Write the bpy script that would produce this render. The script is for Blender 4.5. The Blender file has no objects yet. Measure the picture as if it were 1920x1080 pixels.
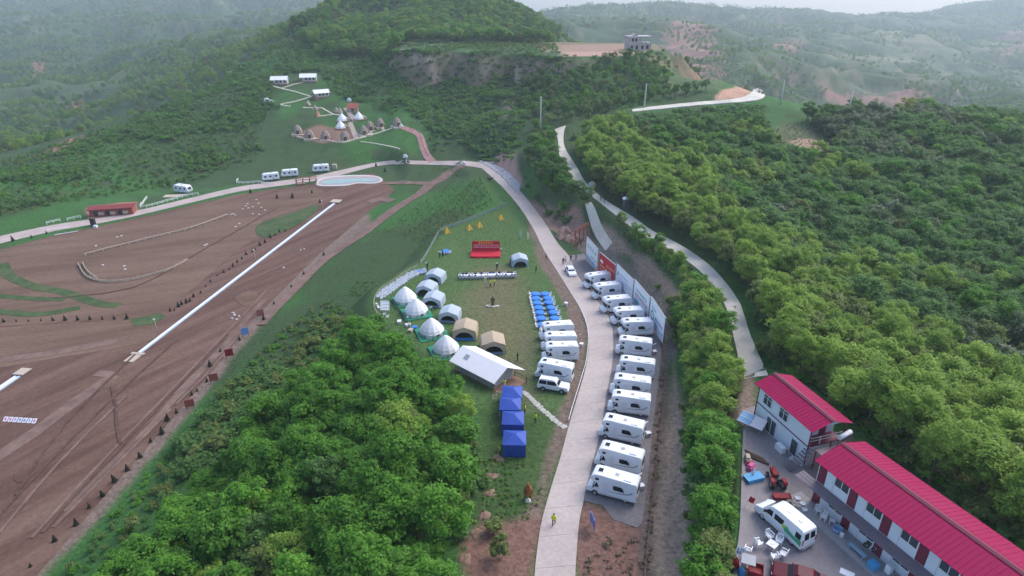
import bpy, bmesh, math, random
import numpy as np
from mathutils import Vector, Matrix
from mathutils.geometry import delaunay_2d_cdt
R = math.radians
random.seed(7); RNG = np.random.default_rng(7)
S = bpy.context.scene
COL = S.collection

# ---------------------------------------------------------------- camera, world, sun, exposure
CAM_H = 55.5; PITCH = R(25.48); FPX = 1200.0          # drone camera, focal length in pixels of a 1920 wide frame
cam_d = bpy.data.cameras.new('camera'); cam = bpy.data.objects.new('camera', cam_d); COL.objects.link(cam)
cam.location = (0, 0, CAM_H); cam.rotation_euler = (math.pi/2 - PITCH, 0, 0)
cam_d.sensor_width = 36; cam_d.lens = 36*FPX/1920; cam_d.clip_start = 1; cam_d.clip_end = 20000
S.camera = cam
S.render.resolution_x = 1024; S.render.resolution_y = 576
SUN_EL, SUN_AZ = R(48), R(55)                          # azimuth measured from +Y towards +X
w = bpy.data.worlds.new('World'); S.world = w; w.use_nodes = True
nt = w.node_tree; bg = nt.nodes['Background']
sky = nt.nodes.new('ShaderNodeTexSky'); sky.sky_type = 'NISHITA'; sky.sun_disc = False
sky.sun_elevation = SUN_EL; sky.sun_rotation = SUN_AZ
sky.air_density = 1.0; sky.dust_density = 6.0; sky.ozone_density = 1.0; sky.altitude = 1200
nt.links.new(sky.outputs[0], bg.inputs[0]); bg.inputs[1].default_value = 0.15
sl = bpy.data.lights.new('sun', 'SUN'); sun = bpy.data.objects.new('sun', sl); COL.objects.link(sun)
sl.energy = 0.9; sl.angle = R(40); sl.color = (1.0, 0.96, 0.91)
sdir = Vector((math.sin(SUN_AZ)*math.cos(SUN_EL), math.cos(SUN_AZ)*math.cos(SUN_EL), math.sin(SUN_EL)))
sun.rotation_euler = sdir.to_track_quat('Z', 'Y').to_euler(); sun.location = (0, 0, 200)
S.view_settings.view_transform = 'Standard'; S.view_settings.look = 'None'
S.view_settings.exposure = 1.08; S.view_settings.gamma = 1.0; S.view_settings.use_curve_mapping = False
try:
    S.cycles.max_bounces = 6; S.cycles.volume_bounces = 1; S.cycles.transparent_max_bounces = 8
    S.cycles.volume_step_rate = 10.0
except Exception: pass

# ---------------------------------------------------------------- pixel <-> world
CT, ST = math.cos(PITCH), math.sin(PITCH)
def ray(u, v):
    cx = (u-960)/FPX; cy = (540-v)/FPX
    return cx, CT+cy*ST, -ST+cy*CT
def at_z(u, v, z):
    dx, dy, dz = ray(u, v); t = (z-CAM_H)/dz
    return (dx*t, dy*t, z)
def at_d(u, v, d):
    dx, dy, dz = ray(u, v); return (dx*d, dy*d, CAM_H+dz*d)
def proj(x, y, z):
    x = np.asarray(x, float); y = np.asarray(y, float); z = np.asarray(z, float)-CAM_H
    dep = y*CT - z*ST; up = y*ST + z*CT
    dep = np.where(dep < 1, 1, dep)
    return 960+FPX*x/dep, 540-FPX*up/dep, dep

# ---------------------------------------------------------------- noise (value noise, fbm)
_perm = RNG.random((256, 256))
def vnoise(x, y):
    xi = np.floor(x).astype(int); yi = np.floor(y).astype(int); fx = x-xi; fy = y-yi
    fx = fx*fx*(3-2*fx); fy = fy*fy*(3-2*fy)
    g = lambda a, b: _perm[a & 255, b & 255]
    return (g(xi, yi)*(1-fx)+g(xi+1, yi)*fx)*(1-fy) + (g(xi, yi+1)*(1-fx)+g(xi+1, yi+1)*fx)*fy
def fbm(x, y, s, o=4):
    r = 0; a = 0.5; x = np.asarray(x, float)/s; y = np.asarray(y, float)/s
    for i in range(o):
        r = r + a*(vnoise(x+17.3*i, y-9.1*i)-0.5); a *= 0.5; x = x*2.03; y = y*2.03
    return r*2      # about -1..1
def sstep(a, b, t):
    t = np.clip((t-a)/(b-a), 0, 1); return t*t*(3-2*t)

# ---------------------------------------------------------------- terrain height function
def camp_z(y):
    return -0.05*(np.minimum(y, 150)-60) - 0.012*(np.maximum(y, 150)-150)
FIELD_Z, YARD_Z = -11.0, 7.0
def at_f(u, v, f):                                     # ray against z = f(y)
    y = 100.0
    for i in range(60):
        p = at_z(u, v, float(f(y))); y = 0.5*y+0.5*p[1]
    return at_z(u, v, float(f(y)))
CAMP_POLY = [at_f(u, v, camp_z)[:2] for u, v in [(945,383),(830,430),(790,488),(705,540),(697,580),(745,630),(840,700),(895,770),(900,840),(885,930),
  (855,1000),(835,1100),(835,1300),(1262,1300),(1256,1080),(1242,900),(1250,800),(1254,690),(1250,630),(1190,535),(1128,478),(1090,440),(1045,425),(1000,385),(960,345),(915,305),(870,302),(880,316),(925,345)]]
FIELD_POLY = [at_z(u, v, FIELD_Z)[:2] for u, v in [(-300,525),(-80,462),(0,440),(180,405),(330,372),(440,345),(590,325),(700,303),(735,312),(738,335),(735,355),(720,378),(600,476),(480,595),(350,755),
  (200,925),(70,1075),(-100,1240),(-500,1240)]]
YARD_POLY = [at_z(u, v, YARD_Z)[:2] for u, v in [(1392,730),(1405,705),(1440,690),(1510,712),(1610,790),(1760,890),(1950,1010),(2250,1250),(1900,1500),(1370,1500),(1366,1150),(1384,1000),(1392,860)]]
PAD_POLY = [at_z(u, v, 23.6)[:2] for u, v in [(748,93),(800,98),(850,96),(900,101),(960,99),(1010,106),(1060,107),(1120,106),(1180,104),(1235,96),(1228,82),(1060,79),(900,80),(760,80)]]
FLATS = [(CAMP_POLY, lambda x, y: camp_z(y), 6.0), (FIELD_POLY, lambda x, y: FIELD_Z+0*y, 6.0), (YARD_POLY, lambda x, y: YARD_Z+0*y, 2.5), (PAD_POLY, lambda x, y: 23.6+0*y, 9.0)]
def poly_sd(px, py, poly):                             # signed distance, negative inside
    d = np.full(np.shape(px), 1e18); ins = np.zeros(np.shape(px), bool)
    n = len(poly)
    for i in range(n):
        ax, ay = poly[i]; bx, by = poly[(i+1) % n]
        ex, ey = bx-ax, by-ay; L = ex*ex+ey*ey+1e-12
        t = np.clip(((px-ax)*ex+(py-ay)*ey)/L, 0, 1)
        d = np.minimum(d, (px-ax-t*ex)**2+(py-ay-t*ey)**2)
        c = ((ay > py) != (by > py)) & (px < (bx-ax)*(py-ay)/(by-ay if by != ay else 1e-12)+ax)
        ins ^= c
    return np.where(ins, -1, 1)*np.sqrt(d)
CP = []                                                # control points (x, y, z)
for u, v, z in [  # seen ground, height known or judged
  (450,640,-11),(300,850,-11),(100,1060,-11),(600,490,-11),(0,700,-11),(200,500,-11),(500,350,-11),(0,450,-11),(700,320,-10),(-200,900,-11),
  (640,440,-10.8),(560,560,-11),(700,480,-8.5),(760,420,-8.5),(830,360,-8),(870,330,-6.5),
  (560,640,-8.5),(640,600,-6.5),(470,800,-8.5),(600,760,-5.5),(700,700,-3.5),(330,950,-8.5),(500,1000,-5),(650,950,-2.6),(760,900,-1.4),(800,830,-1.6),(200,1150,-8),(450,1200,-4),(700,1150,-0.8),
  (950,900,0),(950,600,-2.5),(1050,700,-1),(900,480,-4),(1150,560,-3),(1180,800,-.3),(1000,420,-4.6),(1000,1050,.6),(1150,1050,.6),
  (1262,1000,1.2),(1300,1000,3.5),(1340,1000,4.8),(1270,850,1.4),(1310,850,3.8),(1360,850,6),(1290,700,1.6),(1330,650,3),(1275,600,.8),(1230,520,0.6),(1180,470,.5),(1150,450,.5),
  (1400,640,5.5),(1380,570,4.3),(1320,505,3.2),(1260,465,3),(1200,428,3),(1140,385,3),(1090,330,3.6),(1060,275,4.5),(1050,240,6),
  (1190,207,11),(1260,200,11.5),(1340,193,12),(1425,178,13),(1340,178,14.5),
  (1450,1000,7),(1450,800,7),(1700,1000,7),(1650,820,5),(1800,880,4),(1550,720,5),(2000,1000,4),
  (1250,350,3),(1400,480,2.5),(1550,620,2),(1700,740,2.2),(1850,860,3),
  (1350,330,1.5),(1500,450,-2),(1650,580,-3.5),(1820,700,-4.5),(1950,800,-4),
  (1450,280,4),(1520,275,5),(1500,250,6.5),(1600,300,3),(1750,350,0),(1900,420,-3),(1500,210,10),(1600,225,8),(1720,235,6),(1900,245,5),(2050,300,2),
  (1000,330,3),(1040,330,3.4),(1050,390,0),(1010,270,5.5),(960,290,0),(930,290,-2),(970,250,3.5),(1085,400,0.5),
  (750,92,24),(800,86,24),(900,88,24),(1000,84,24),(1060,80,24),(1190,82,24),(1180,100,23),(1060,104,22.5),(960,100,23),(850,95,23.5),
  (900,140,12.5),(960,150,12.5),(1010,150,14),(870,130,13),(940,135,13),(1000,142,14),(950,215,8),(900,220,4),(850,190,4),(820,150,9.5),(790,130,13),(760,135,13),(800,220,0),(780,270,-4),(900,290,-4.5),(760,180,6),
  (1250,140,17),(1350,145,15.5),(1400,135,16),(1100,150,15.5),(1150,165,13),(1280,108,19.5),(1060,190,9),(1280,170,13.5),
  (850,300,-6)]:
    CP.append(at_z(u, v, z))
for u, v, d in [  # far ground, distance judged
  (600,290,268),(500,300,262),(720,280,262),(400,320,258),(300,350,246),(150,392,206),(0,415,196),(80,330,245),(200,300,264),(350,230,312),(430,200,326),
  (700,240,285),(560,252,283),(640,262,275),(650,205,308),(745,232,284),(660,190,320),(600,176,326),(526,152,346),(580,148,350),(500,192,316),(680,150,352),(620,100,400),(700,100,388),
  (450,120,400),(250,212,345),(100,292,285),(-80,345,250),(560,45,470),(620,12,500),(500,85,430),
  (300,165,640),(100,215,640),(0,262,560),(200,120,850),(420,70,900),(0,150,850),(100,80,1100),(300,60,1150),(480,30,1250),(0,40,1500),(250,20,1650),(400,5,1700),(100,-10,2100),(450,-20,2300),(-200,100,1100),(-300,20,1700),(-200,-40,2400),(300,-50,2900),
  (640,60,470),(720,40,480),(800,15,520),(860,-4,560),(740,-16,600),(930,8,560),(1000,32,545),(1050,62,520),(870,50,470),(960,60,470),(670,-10,560),
  (1100,60,1050),(1150,40,1400),(1130,14,2000),(1200,12,2100),(1260,5,2200),(1330,8,2200),(1440,14,2300),(1600,24,2400),(1680,29,2400),(1740,17,2500),(1800,4,2600),(1870,6,2600),(1920,0,2600),(2050,0,2700),
  (1300,38,960),(1240,70,900),(1360,70,960),(1300,110,820),(1400,120,800),(1420,90,950),(1500,150,820),(1600,190,700),(1750,200,640),(1900,200,650),(1500,60,1500),(1600,100,1300),(1600,60,1700),(1720,110,1300),(1850,120,1250),(1850,60,1800),(1750,60,1900),(2050,110,1300),(1480,100,1150),(1650,150,950),(1820,165,900)]:
    CP.append(at_d(u, v, d))
CP += [(-20,30,-1),(20,30,1),(60,20,7),(-80,20,-10),(120,60,0),(160,120,-5),(-180,100,-11),(-220,200,-11),(-60,0,-3),(60,0,6),
  (110,330,-25),(160,330,-32),(230,300,-25),(60,460,-20),(130,470,-60),(260,420,-70),(200,600,-95),(0,700,-10),
  (-330,420,-45),(-180,470,-32),(-220,420,-28),(-330,330,-35),(-420,300,-38),(-120,560,5),
  (100,3300,-300),(900,3300,-300),(2000,3300,-300),(-600,4200,0),(-2000,4200,150),(2200,1500,-60),(-2000,1500,-20),(-1000,600,-90),(900,500,-110),(200,4500,-300),(2500,4500,-300)]
_C = np.array(CP); _k = len(_C)
_P = _C[:, :2]/100.0
def _phi(r): return r
_A = np.zeros((_k+3, _k+3))
_D = np.sqrt(((_P[:, None]-_P[None])**2).sum(-1))
_A[:_k, :_k] = _phi(_D) - 0.015*np.eye(_k); _A[:_k, _k] = 1; _A[:_k, _k+1:] = _P; _A[_k, :_k] = 1; _A[_k+1:, :_k] = _P.T
_W = np.linalg.solve(_A, np.concatenate([_C[:, 2], np.zeros(3)]))
def T(x, y):
    x = np.atleast_1d(np.asarray(x, float)); y = np.atleast_1d(np.asarray(y, float))
    sh = x.shape; x = x.ravel(); y = y.ravel(); z = np.empty_like(x)
    for a in range(0, len(x), 20000):
        X = x[a:a+20000]/100; Y = y[a:a+20000]/100
        r = np.sqrt((X[:, None]-_P[None, :, 0])**2+(Y[:, None]-_P[None, :, 1])**2)
        z[a:a+20000] = _phi(r)@_W[:_k]+_W[_k]+_W[_k+1]*X+_W[_k+2]*Y
    d = np.sqrt(x*x+y*y)
    amp = 0.25+1.3*sstep(170, 330, d)
    z = z + amp*fbm(x, y, 14, 3)
    far = sstep(420, 1100, d)
    rid = 1-2*np.abs(fbm(x+300, y, 260, 4))
    z = z + far*(50*(rid-0.9) + 26*fbm(x+900, y, 420, 3) + 9*fbm(x, y, 70, 3))
    cl = np.exp(-(((x+10)/75)**2+((y-290)/55)**2))      # the gullied cliff below the terrace
    z = z - cl*6.5*np.abs(fbm(x*1.6, y*0.45, 26, 3))
    for poly, f, fall in FLATS:
        wgt = 1-sstep(0, fall, poly_sd(x, y, poly))
        z = z*(1-wgt)+f(x, y)*wgt
    return z.reshape(sh)
# polar grid of the terrain mesh; heights are read back from it
NA = 520
az = np.linspace(R(-60), R(60), NA)
rr = [26.0]
while rr[-1] < 5200:
    d = rr[-1]; rr.append(d+(0.9 if d < 260 else 0.9+(d-260)*0.013))
rr = np.array(rr); NR = len(rr)
AX = (rr[:, None]*np.sin(az)[None]).ravel(); AY = (rr[:, None]*np.cos(az)[None]).ravel()
AZ = T(AX, AY); _G = AZ.reshape(NR, NA)
def T(x, y):
    x = np.atleast_1d(np.asarray(x, float)); y = np.atleast_1d(np.asarray(y, float))
    r = np.sqrt(x*x+y*y); a = np.arctan2(x, y)
    i = np.clip(np.interp(r, rr, np.arange(NR)), 0, NR-1.001); j = np.clip((a-az[0])/(az[1]-az[0]), 0, NA-1.001)
    i0 = i.astype(int); j0 = j.astype(int); fi = i-i0; fj = j-j0
    return (_G[i0, j0]*(1-fj)+_G[i0, j0+1]*fj)*(1-fi)+(_G[i0+1, j0]*(1-fj)+_G[i0+1, j0+1]*fj)*fi
_ts = 30*1.012**np.arange(0, 430)
def hit(u, v, lift=0.0):
    dx, dy, dz = ray(u, v)
    h = CAM_H+dz*_ts - T(dx*_ts, dy*_ts) - lift
    i = np.argmax(h < 0) if (h < 0).any() else len(_ts)-1
    a, b = _ts[max(i-1, 0)], _ts[i]
    for k in range(3):
        q = np.linspace(a, b, 9); hh = CAM_H+dz*q - T(dx*q, dy*q) - lift
        j = np.argmax(hh < 0) if (hh < 0).any() else 8
        a, b = q[max(j-1, 0)], q[j]
    t = (a+b)/2
    return Vector((dx*t, dy*t, CAM_H+dz*t))
def ground(x, y): return float(T(x, y)[0])
def catmull(pts, n=6, closed=False):
    out = []; P = [np.array(p, float) for p in pts]; m = len(P)
    rng = range(m) if closed else range(m-1)
    for i in rng:
        g = (lambda k: P[k % m]) if closed else (lambda k: P[min(max(k, 0), m-1)])
        a, b, c, d = g(i-1), g(i), g(i+1), g(i+2)
        for k in range(n):
            t = k/n
            out.append(0.5*((2*b)+(c-a)*t+(2*a-5*b+4*c-d)*t*t+(3*b-a-3*c+d)*t**3))
    if not closed: out.append(P[-1])
    return [tuple(o) for o in out]

# ---------------------------------------------------------------- materials
MATS = {}
def mat(name, col, rough=0.7, metal=0.0, var=0.0, scale=3.0, bump=0.0, spec=0.4, alpha=None, coords='Object', emit=None):
    if name in MATS: return MATS[name]
    m = bpy.data.materials.new(name); m.use_nodes = True; n = m.node_tree.nodes; l = m.node_tree.links
    p = n['Principled BSDF']; p.inputs['Base Color'].default_value = (*col, 1)
    p.inputs['Roughness'].default_value = rough; p.inputs['Metallic'].default_value = metal
    p.inputs['Specular IOR Level'].default_value = spec
    if var or bump:
        tc = n.new('ShaderNodeTexCoord'); nz = n.new('ShaderNodeTexNoise'); nz.inputs['Scale'].default_value = scale
        nz.inputs['Detail'].default_value = 6; nz.inputs['Roughness'].default_value = 0.65
        l.new(tc.outputs[coords], nz.inputs['Vector'])
        if var:
            mr = n.new('ShaderNodeMapRange'); mr.inputs[1].default_value = 0.3; mr.inputs[2].default_value = 0.7
            mr.inputs[3].default_value = 1-var; mr.inputs[4].default_value = 1+var
            l.new(nz.outputs[0], mr.inputs[0])
            mx = n.new('ShaderNodeVectorMath'); mx.operation = 'SCALE'; mx.inputs[0].default_value = col
            l.new(mr.outputs[0], mx.inputs['Scale']); l.new(mx.outputs[0], p.inputs['Base Color'])
        if bump:
            b = n.new('ShaderNodeBump'); b.inputs['Strength'].default_value = bump; b.inputs['Distance'].default_value = 0.1
            l.new(nz.outputs[0], b.inputs['Height']); l.new(b.outputs[0], p.inputs['Normal'])
    MATS[name] = m; return m
def ground_mat(name, attr=None, ca=None, cb=None, s1=0.12, s2=1.5, fine=0.3, stretch=None, rot=0.0, bump=0.4, rough=0.95):
    """ground colours: an optional colour attribute, or two soil colours mixed by noise, with fine grain and relief"""
    m = bpy.data.materials.new(name); m.use_nodes = True; n = m.node_tree.nodes; l = m.node_tree.links
    p = n['Principled BSDF']; p.inputs['Roughness'].default_value = rough; p.inputs['Specular IOR Level'].default_value = 0.15
    tc = n.new('ShaderNodeTexCoord'); src = tc.outputs['Object']
    if stretch:
        mp = n.new('ShaderNodeMapping'); mp.vector_type = 'TEXTURE'; mp.inputs['Rotation'].default_value = (0, 0, rot); mp.inputs['Scale'].default_value = stretch
        l.new(src, mp.inputs[0]); src1 = mp.outputs[0]
    else: src1 = src
    n2 = n.new('ShaderNodeTexNoise'); n2.inputs['Scale'].default_value = s2; n2.inputs['Detail'].default_value = 8; n2.inputs['Roughness'].default_value = 0.7
    l.new(src, n2.inputs['Vector'])
    if attr:
        a = n.new('ShaderNodeAttribute'); a.attribute_name = attr; base = a.outputs['Color']
    else:
        n1 = n.new('ShaderNodeTexNoise'); n1.inputs['Scale'].default_value = s1; n1.inputs['Detail'].default_value = 6; n1.inputs['Roughness'].default_value = 0.6
        l.new(src1, n1.inputs['Vector'])
        r = n.new('ShaderNodeMapRange'); r.inputs[1].default_value = 0.36; r.inputs[2].default_value = 0.64; l.new(n1.outputs[0], r.inputs[0])
        mx = n.new('ShaderNodeMix'); mx.data_type = 'RGBA'; mx.inputs[6].default_value = (*ca, 1); mx.inputs[7].default_value = (*cb, 1)
        l.new(r.outputs[0], mx.inputs[0]); base = mx.outputs[2]
    r2 = n.new('ShaderNodeMapRange'); r2.inputs[1].default_value = 0.3; r2.inputs[2].default_value = 0.7; r2.inputs[3].default_value = 1-fine; r2.inputs[4].default_value = 1+fine
    l.new(n2.outputs[0], r2.inputs[0])
    sc = n.new('ShaderNodeVectorMath'); sc.operation = 'SCALE'; l.new(base, sc.inputs[0]); l.new(r2.outputs[0], sc.inputs['Scale'])
    l.new(sc.outputs[0], p.inputs['Base Color'])
    b = n.new('ShaderNodeBump'); b.inputs['Strength'].default_value = bump; b.inputs['Distance'].default_value = 0.3
    l.new(n2.outputs[0], b.inputs['Height']); l.new(b.outputs[0], p.inputs['Normal'])
    MATS[name] = m; return m
def leaf_mat(name, dark, light, pale=None, pale_amt=0.0, rough=0.55):
    m = bpy.data.materials.new(name); m.use_nodes = True; n = m.node_tree.nodes; l = m.node_tree.links
    p = n['Principled BSDF']; p.inputs['Roughness'].default_value = rough; p.inputs['Specular IOR Level'].default_value = 0.25
    a = n.new('ShaderNodeAttribute'); a.attribute_name = 'lv'
    oi = n.new('ShaderNodeObjectInfo')
    ad = n.new('ShaderNodeMath'); ad.operation = 'MULTIPLY_ADD'; ad.inputs[1].default_value = 0.6
    ms = n.new('ShaderNodeMath'); ms.operation = 'MULTIPLY'; ms.inputs[1].default_value = 0.4
    l.new(oi.outputs['Random'], ms.inputs[0]); l.new(a.outputs['Fac'], ad.inputs[0]); l.new(ms.outputs[0], ad.inputs[2])
    mx = n.new('ShaderNodeMix'); mx.data_type = 'RGBA'; mx.inputs[6].default_value = (*dark, 1); mx.inputs[7].default_value = (*light, 1)
    l.new(ad.outputs[0], mx.inputs[0]); out = mx.outputs[2]
    if pale:
        gt = n.new('ShaderNodeMath'); gt.operation = 'GREATER_THAN'; gt.inputs[1].default_value = 1-pale_amt
        a2 = n.new('ShaderNodeAttribute'); a2.attribute_name = 'lw'; l.new(a2.outputs['Fac'], gt.inputs[0])
        m2 = n.new('ShaderNodeMix'); m2.data_type = 'RGBA'; l.new(gt.outputs[0], m2.inputs[0]); l.new(out, m2.inputs[6]); m2.inputs[7].default_value = (*pale, 1); out = m2.outputs[2]
    l.new(out, p.inputs['Base Color'])
    tr = n.new('ShaderNodeBsdfTranslucent'); l.new(out, tr.inputs[0])
    ms2 = n.new('ShaderNodeMixShader'); ms2.inputs[0].default_value = 0.48
    l.new(p.outputs[0], ms2.inputs[1]); l.new(tr.outputs[0], ms2.inputs[2]); l.new(ms2.outputs[0], n['Material Output'].inputs[0])
    MATS[name] = m; return m

# ---------------------------------------------------------------- mesh helpers
class MB:
    """collects shapes into one mesh; every shape may carry a material index"""
    def __init__(s): s.v = []; s.f = []; s.m = []; s.sm = []
    def add(s, vs, fs, mi=0, smooth=False):
        o = len(s.v); s.v += [tuple(p) for p in vs]
        for f in fs: s.f.append(tuple(i+o for i in f)); s.m.append(mi); s.sm.append(smooth)
        return s
    def box(s, x0, x1, y0, y1, z0, z1, mi=0, M=None):
        vs = [(x, y, z) for z in (z0, z1) for y in (y0, y1) for x in (x0, x1)]
        if M is not None: vs = [M@Vector(p) for p in vs]
        return s.add(vs, [(0,2,3,1),(4,5,7,6),(0,1,5,4),(2,6,7,3),(0,4,6,2),(1,3,7,5)], mi)
    def bar(s, a, b, w, h=None, mi=0):                  # square bar from a to b
        h = h or w; a = Vector(a); b = Vector(b); d = (b-a); L = d.length
        if L < 1e-6: return s
        q = d.to_track_quat('X', 'Z').to_matrix().to_4x4(); q.translation = a
        return s.box(0, L, -w/2, w/2, -h/2, h/2, mi, q)
    def tube(s, a, b, r0, r1=None, n=8, mi=0, cap=True):
        r1 = r0 if r1 is None else r1; a = Vector(a); b = Vector(b)
        q = (b-a).to_track_quat('Z', 'Y').to_matrix()
        vs = []
        for c, r in ((a, r0), (b, r1)):
            for k in range(n):
                t = 2*math.pi*k/n; vs.append(c+q@Vector((r*math.cos(t), r*math.sin(t), 0)))
        fs = [(k, (k+1) % n, n+(k+1) % n, n+k) for k in range(n)]
        o = len(s.v); s.add(vs, fs, mi, True)
        if cap:
            s.f += [tuple(o+k for k in reversed(range(n))), tuple(o+n+k for k in range(n))]; s.m += [mi, mi]; s.sm += [False, False]
        return s
    def path(s, pts, r, n=6, mi=0):
        for a, b in zip(pts[:-1], pts[1:]): s.tube(a, b, r, r, n, mi)
        return s
    def lathe(s, prof, n=16, mi=0, M=None, smooth=True, a0=0.0):  # profile of (r, z)
        vs = []; fs = []; k = len(prof)
        for j in range(n):
            t = 2*math.pi*j/n+a0
            for r, z in prof: vs.append((r*math.cos(t), r*math.sin(t), z))
        for j in range(n):
            for i in range(k-1):
                a = j*k+i; b = ((j+1) % n)*k+i; fs.append((a, b, b+1, a+1))
        if M is not None: vs = [M@Vector(p) for p in vs]
        return s.add(vs, fs, mi, smooth)
    def prism(s, poly, y0, y1, mi=0, axis='y', smooth=False):      # (x, z) outline pulled along y (or (x, y) along z)
        n = len(poly)
        if axis == 'y': vs = [(x, y0, z) for x, z in poly]+[(x, y1, z) for x, z in poly]
        elif axis == 'x': vs = [(y0, x, z) for x, z in poly]+[(y1, x, z) for x, z in poly]
        else: vs = [(x, z, y0) for x, z in poly]+[(x, z, y1) for x, z in poly]
        ar = sum(poly[i][0]*poly[(i+1) % n][1]-poly[(i+1) % n][0]*poly[i][1] for i in range(n))
        fs = [(i, (i+1) % n, n+(i+1) % n, n+i) for i in range(n)]+[tuple(reversed(range(n))), tuple(range(n, 2*n))]
        flip = (ar > 0) == (axis == 'y')
        if flip: fs = [tuple(reversed(f)) for f in fs]
        return s.add(vs, fs, mi, smooth)
    def quad(s, a, b, c, d, mi=0): return s.add([a, b, c, d], [(0,1,2,3)], mi)
    def mesh(s, name, mats):
        me = bpy.data.meshes.new(name); me.from_pydata([tuple(p) for p in s.v], [], s.f)
        for m in (mats if isinstance(mats, (list, tuple)) else [mats]): me.materials.append(m)
        me.polygons.foreach_set('material_index', s.m); me.polygons.foreach_set('use_smooth', s.sm); me.update()
        return me
    def build(s, name, mats, parent=None, bevel=0.0):
        o = bpy.data.objects.new(name, s.mesh(name, mats)); COL.objects.link(o)
        if parent: o.parent = parent
        if bevel:
            b = o.modifiers.new('bevel', 'BEVEL'); b.width = bevel; b.segments = 2; b.limit_method = 'ANGLE'; b.angle_limit = R(40)
        return o
def tag(o, label, cat, group=None):
    o['label'] = label; o['category'] = cat
    if group: o['group'] = group
    return o
def thing(name, label, cat, loc=(0,0,0), rz=0.0, group=None, sc=None):
    o = bpy.data.objects.new(name, None); COL.objects.link(o); o.empty_display_size = 0.5
    o.location = loc; o.rotation_euler = (0, 0, rz)
    if sc: o.scale = (sc, sc, sc)
    return tag(o, label, cat, group)
CHILD = {}
def index_children():
    CHILD.clear()
    for o in bpy.data.objects:
        if o.parent: CHILD.setdefault(o.parent, []).append(o)
def dup(o, parent=None, loc=None, rz=None, label=None, group=None, sc=None):
    c = o.copy(); COL.objects.link(c); c.parent = parent
    if loc is not None: c.location = loc
    if rz is not None: c.rotation_euler = (0, 0, rz)
    if sc is not None: c.scale = (sc, sc, sc) if not isinstance(sc, tuple) else sc
    if label: c['label'] = label
    if group: c['group'] = group
    for ch in [k for k in bpy.data.objects if k.parent == o] if o not in CHILD else CHILD[o]: dup(ch, c)
    return c
def structure(o): o['kind'] = 'structure'; return o
def stuff(o, label=None, cat=None):
    o['kind'] = 'stuff'
    if label: tag(o, label, cat)
    return o
def heading(a, b): return math.atan2(b[1]-a[1], b[0]-a[0])

# ---------------------------------------------------------------- draped ground sheets
def sheet(name, poly, m, off=0.08, res=2.0, skirt=0.35, pix=True, world_z=None, kind='structure', parent=None):
    W = [hit(*p)[:2] for p in poly] if pix else [p[:2] for p in poly]
    B = []
    for i in range(len(W)):
        a = np.array(W[i]); b = np.array(W[(i+1) % len(W)]); n = max(1, int(np.linalg.norm(b-a)/res))
        for k in range(n): B.append(tuple(a+(b-a)*k/n))
    nb = len(B); ar = np.array(B)
    gx, gy = np.meshgrid(np.arange(ar[:,0].min(), ar[:,0].max(), res), np.arange(ar[:,1].min(), ar[:,1].max(), res))
    gx = gx.ravel()+0.13*res; gy = gy.ravel()+0.07*res
    ok = poly_sd(gx, gy, B) < -0.45*res
    pts = [Vector(p) for p in B]+[Vector((a, b)) for a, b in zip(gx[ok], gy[ok])]
    vo, eo, fo, *_ = delaunay_2d_cdt(pts, [(i, (i+1) % nb) for i in range(nb)], [tuple(range(nb))], 1, 1e-4)
    x = np.array([p.x for p in vo]); y = np.array([p.y for p in vo])
    z = (T(x, y) if world_z is None else np.full(x.shape, world_z))+off
    V = [(a, b, c) for a, b, c in zip(x, y, z)]; F = [tuple(f) for f in fo]
    # skirt round the edge
    cnt = {}
    for f in F:
        for i in range(len(f)):
            e = (f[i], f[(i+1) % len(f)]); cnt[tuple(sorted(e))] = cnt.get(tuple(sorted(e)), []) + [e]
    low = {}
    for k, es in list(cnt.items()):
        if len(es) == 1:
            a, b = es[0]
            for q in (a, b):
                if q not in low: low[q] = len(V); V.append((V[q][0], V[q][1], V[q][2]-skirt))
            F.append((b, a, low[a], low[b]))
    me = bpy.data.meshes.new(name); me.from_pydata(V, [], F); me.materials.append(m); me.update()
    o = bpy.data.objects.new(name, me); COL.objects.link(o)
    if parent: o.parent = parent
    elif kind: o['kind'] = kind
    return o
def strip_poly(left, right, n=4):
    return catmull(left, n)+catmull(right, n)[::-1]
def ribbon(pts, width, n=4):                            # pixel centre line -> world outline of given width in metres
    W = [np.array(hit(*p)[:2]) for p in catmull(pts, n)]
    L = []; Rr = []
    for i, p in enumerate(W):
        t = W[min(i+1, len(W)-1)]-W[max(i-1, 0)]; t = t/(np.linalg.norm(t)+1e-9); nrm = np.array((-t[1], t[0]))
        wd = width(i/(len(W)-1)) if callable(width) else width
        L.append(tuple(p+nrm*wd/2)); Rr.append(tuple(p-nrm*wd/2))
    return L+Rr[::-1]
# ---------------------------------------------------------------- terrain mesh
C3 = lambda *c: np.array(c, float)
GRASS, LUSH, SCRUB, SOIL, PALE, FARG = C3(.070,.128,.040), C3(.045,.125,.030), C3(.048,.085,.032), C3(.20,.115,.092), C3(.40,.31,.23), C3(.045,.085,.034)
RED = C3(.36,.17,.135)
ver = np.zeros((len(AX), 3))
dist = np.sqrt(AX**2+AY**2)
nA = fbm(AX, AY, 9, 4); nB = fbm(AX+55, AY, 40, 4); nC = fbm(AX, AY-99, 160, 4)
def lerp(a, b, t): return a*(1-t[:, None])+b*t[:, None]
ver[:] = SCRUB
ver = lerp(ver, LUSH, sstep(-.2, .3, nB+.5*nA))
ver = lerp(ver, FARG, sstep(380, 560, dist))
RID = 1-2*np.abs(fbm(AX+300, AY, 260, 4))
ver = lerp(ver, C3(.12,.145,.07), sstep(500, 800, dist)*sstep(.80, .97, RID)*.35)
ver = lerp(ver, C3(.15,.15,.085), sstep(600, 900, dist)*sstep(.28, .55, nC+.4*nB)*.5)
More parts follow.
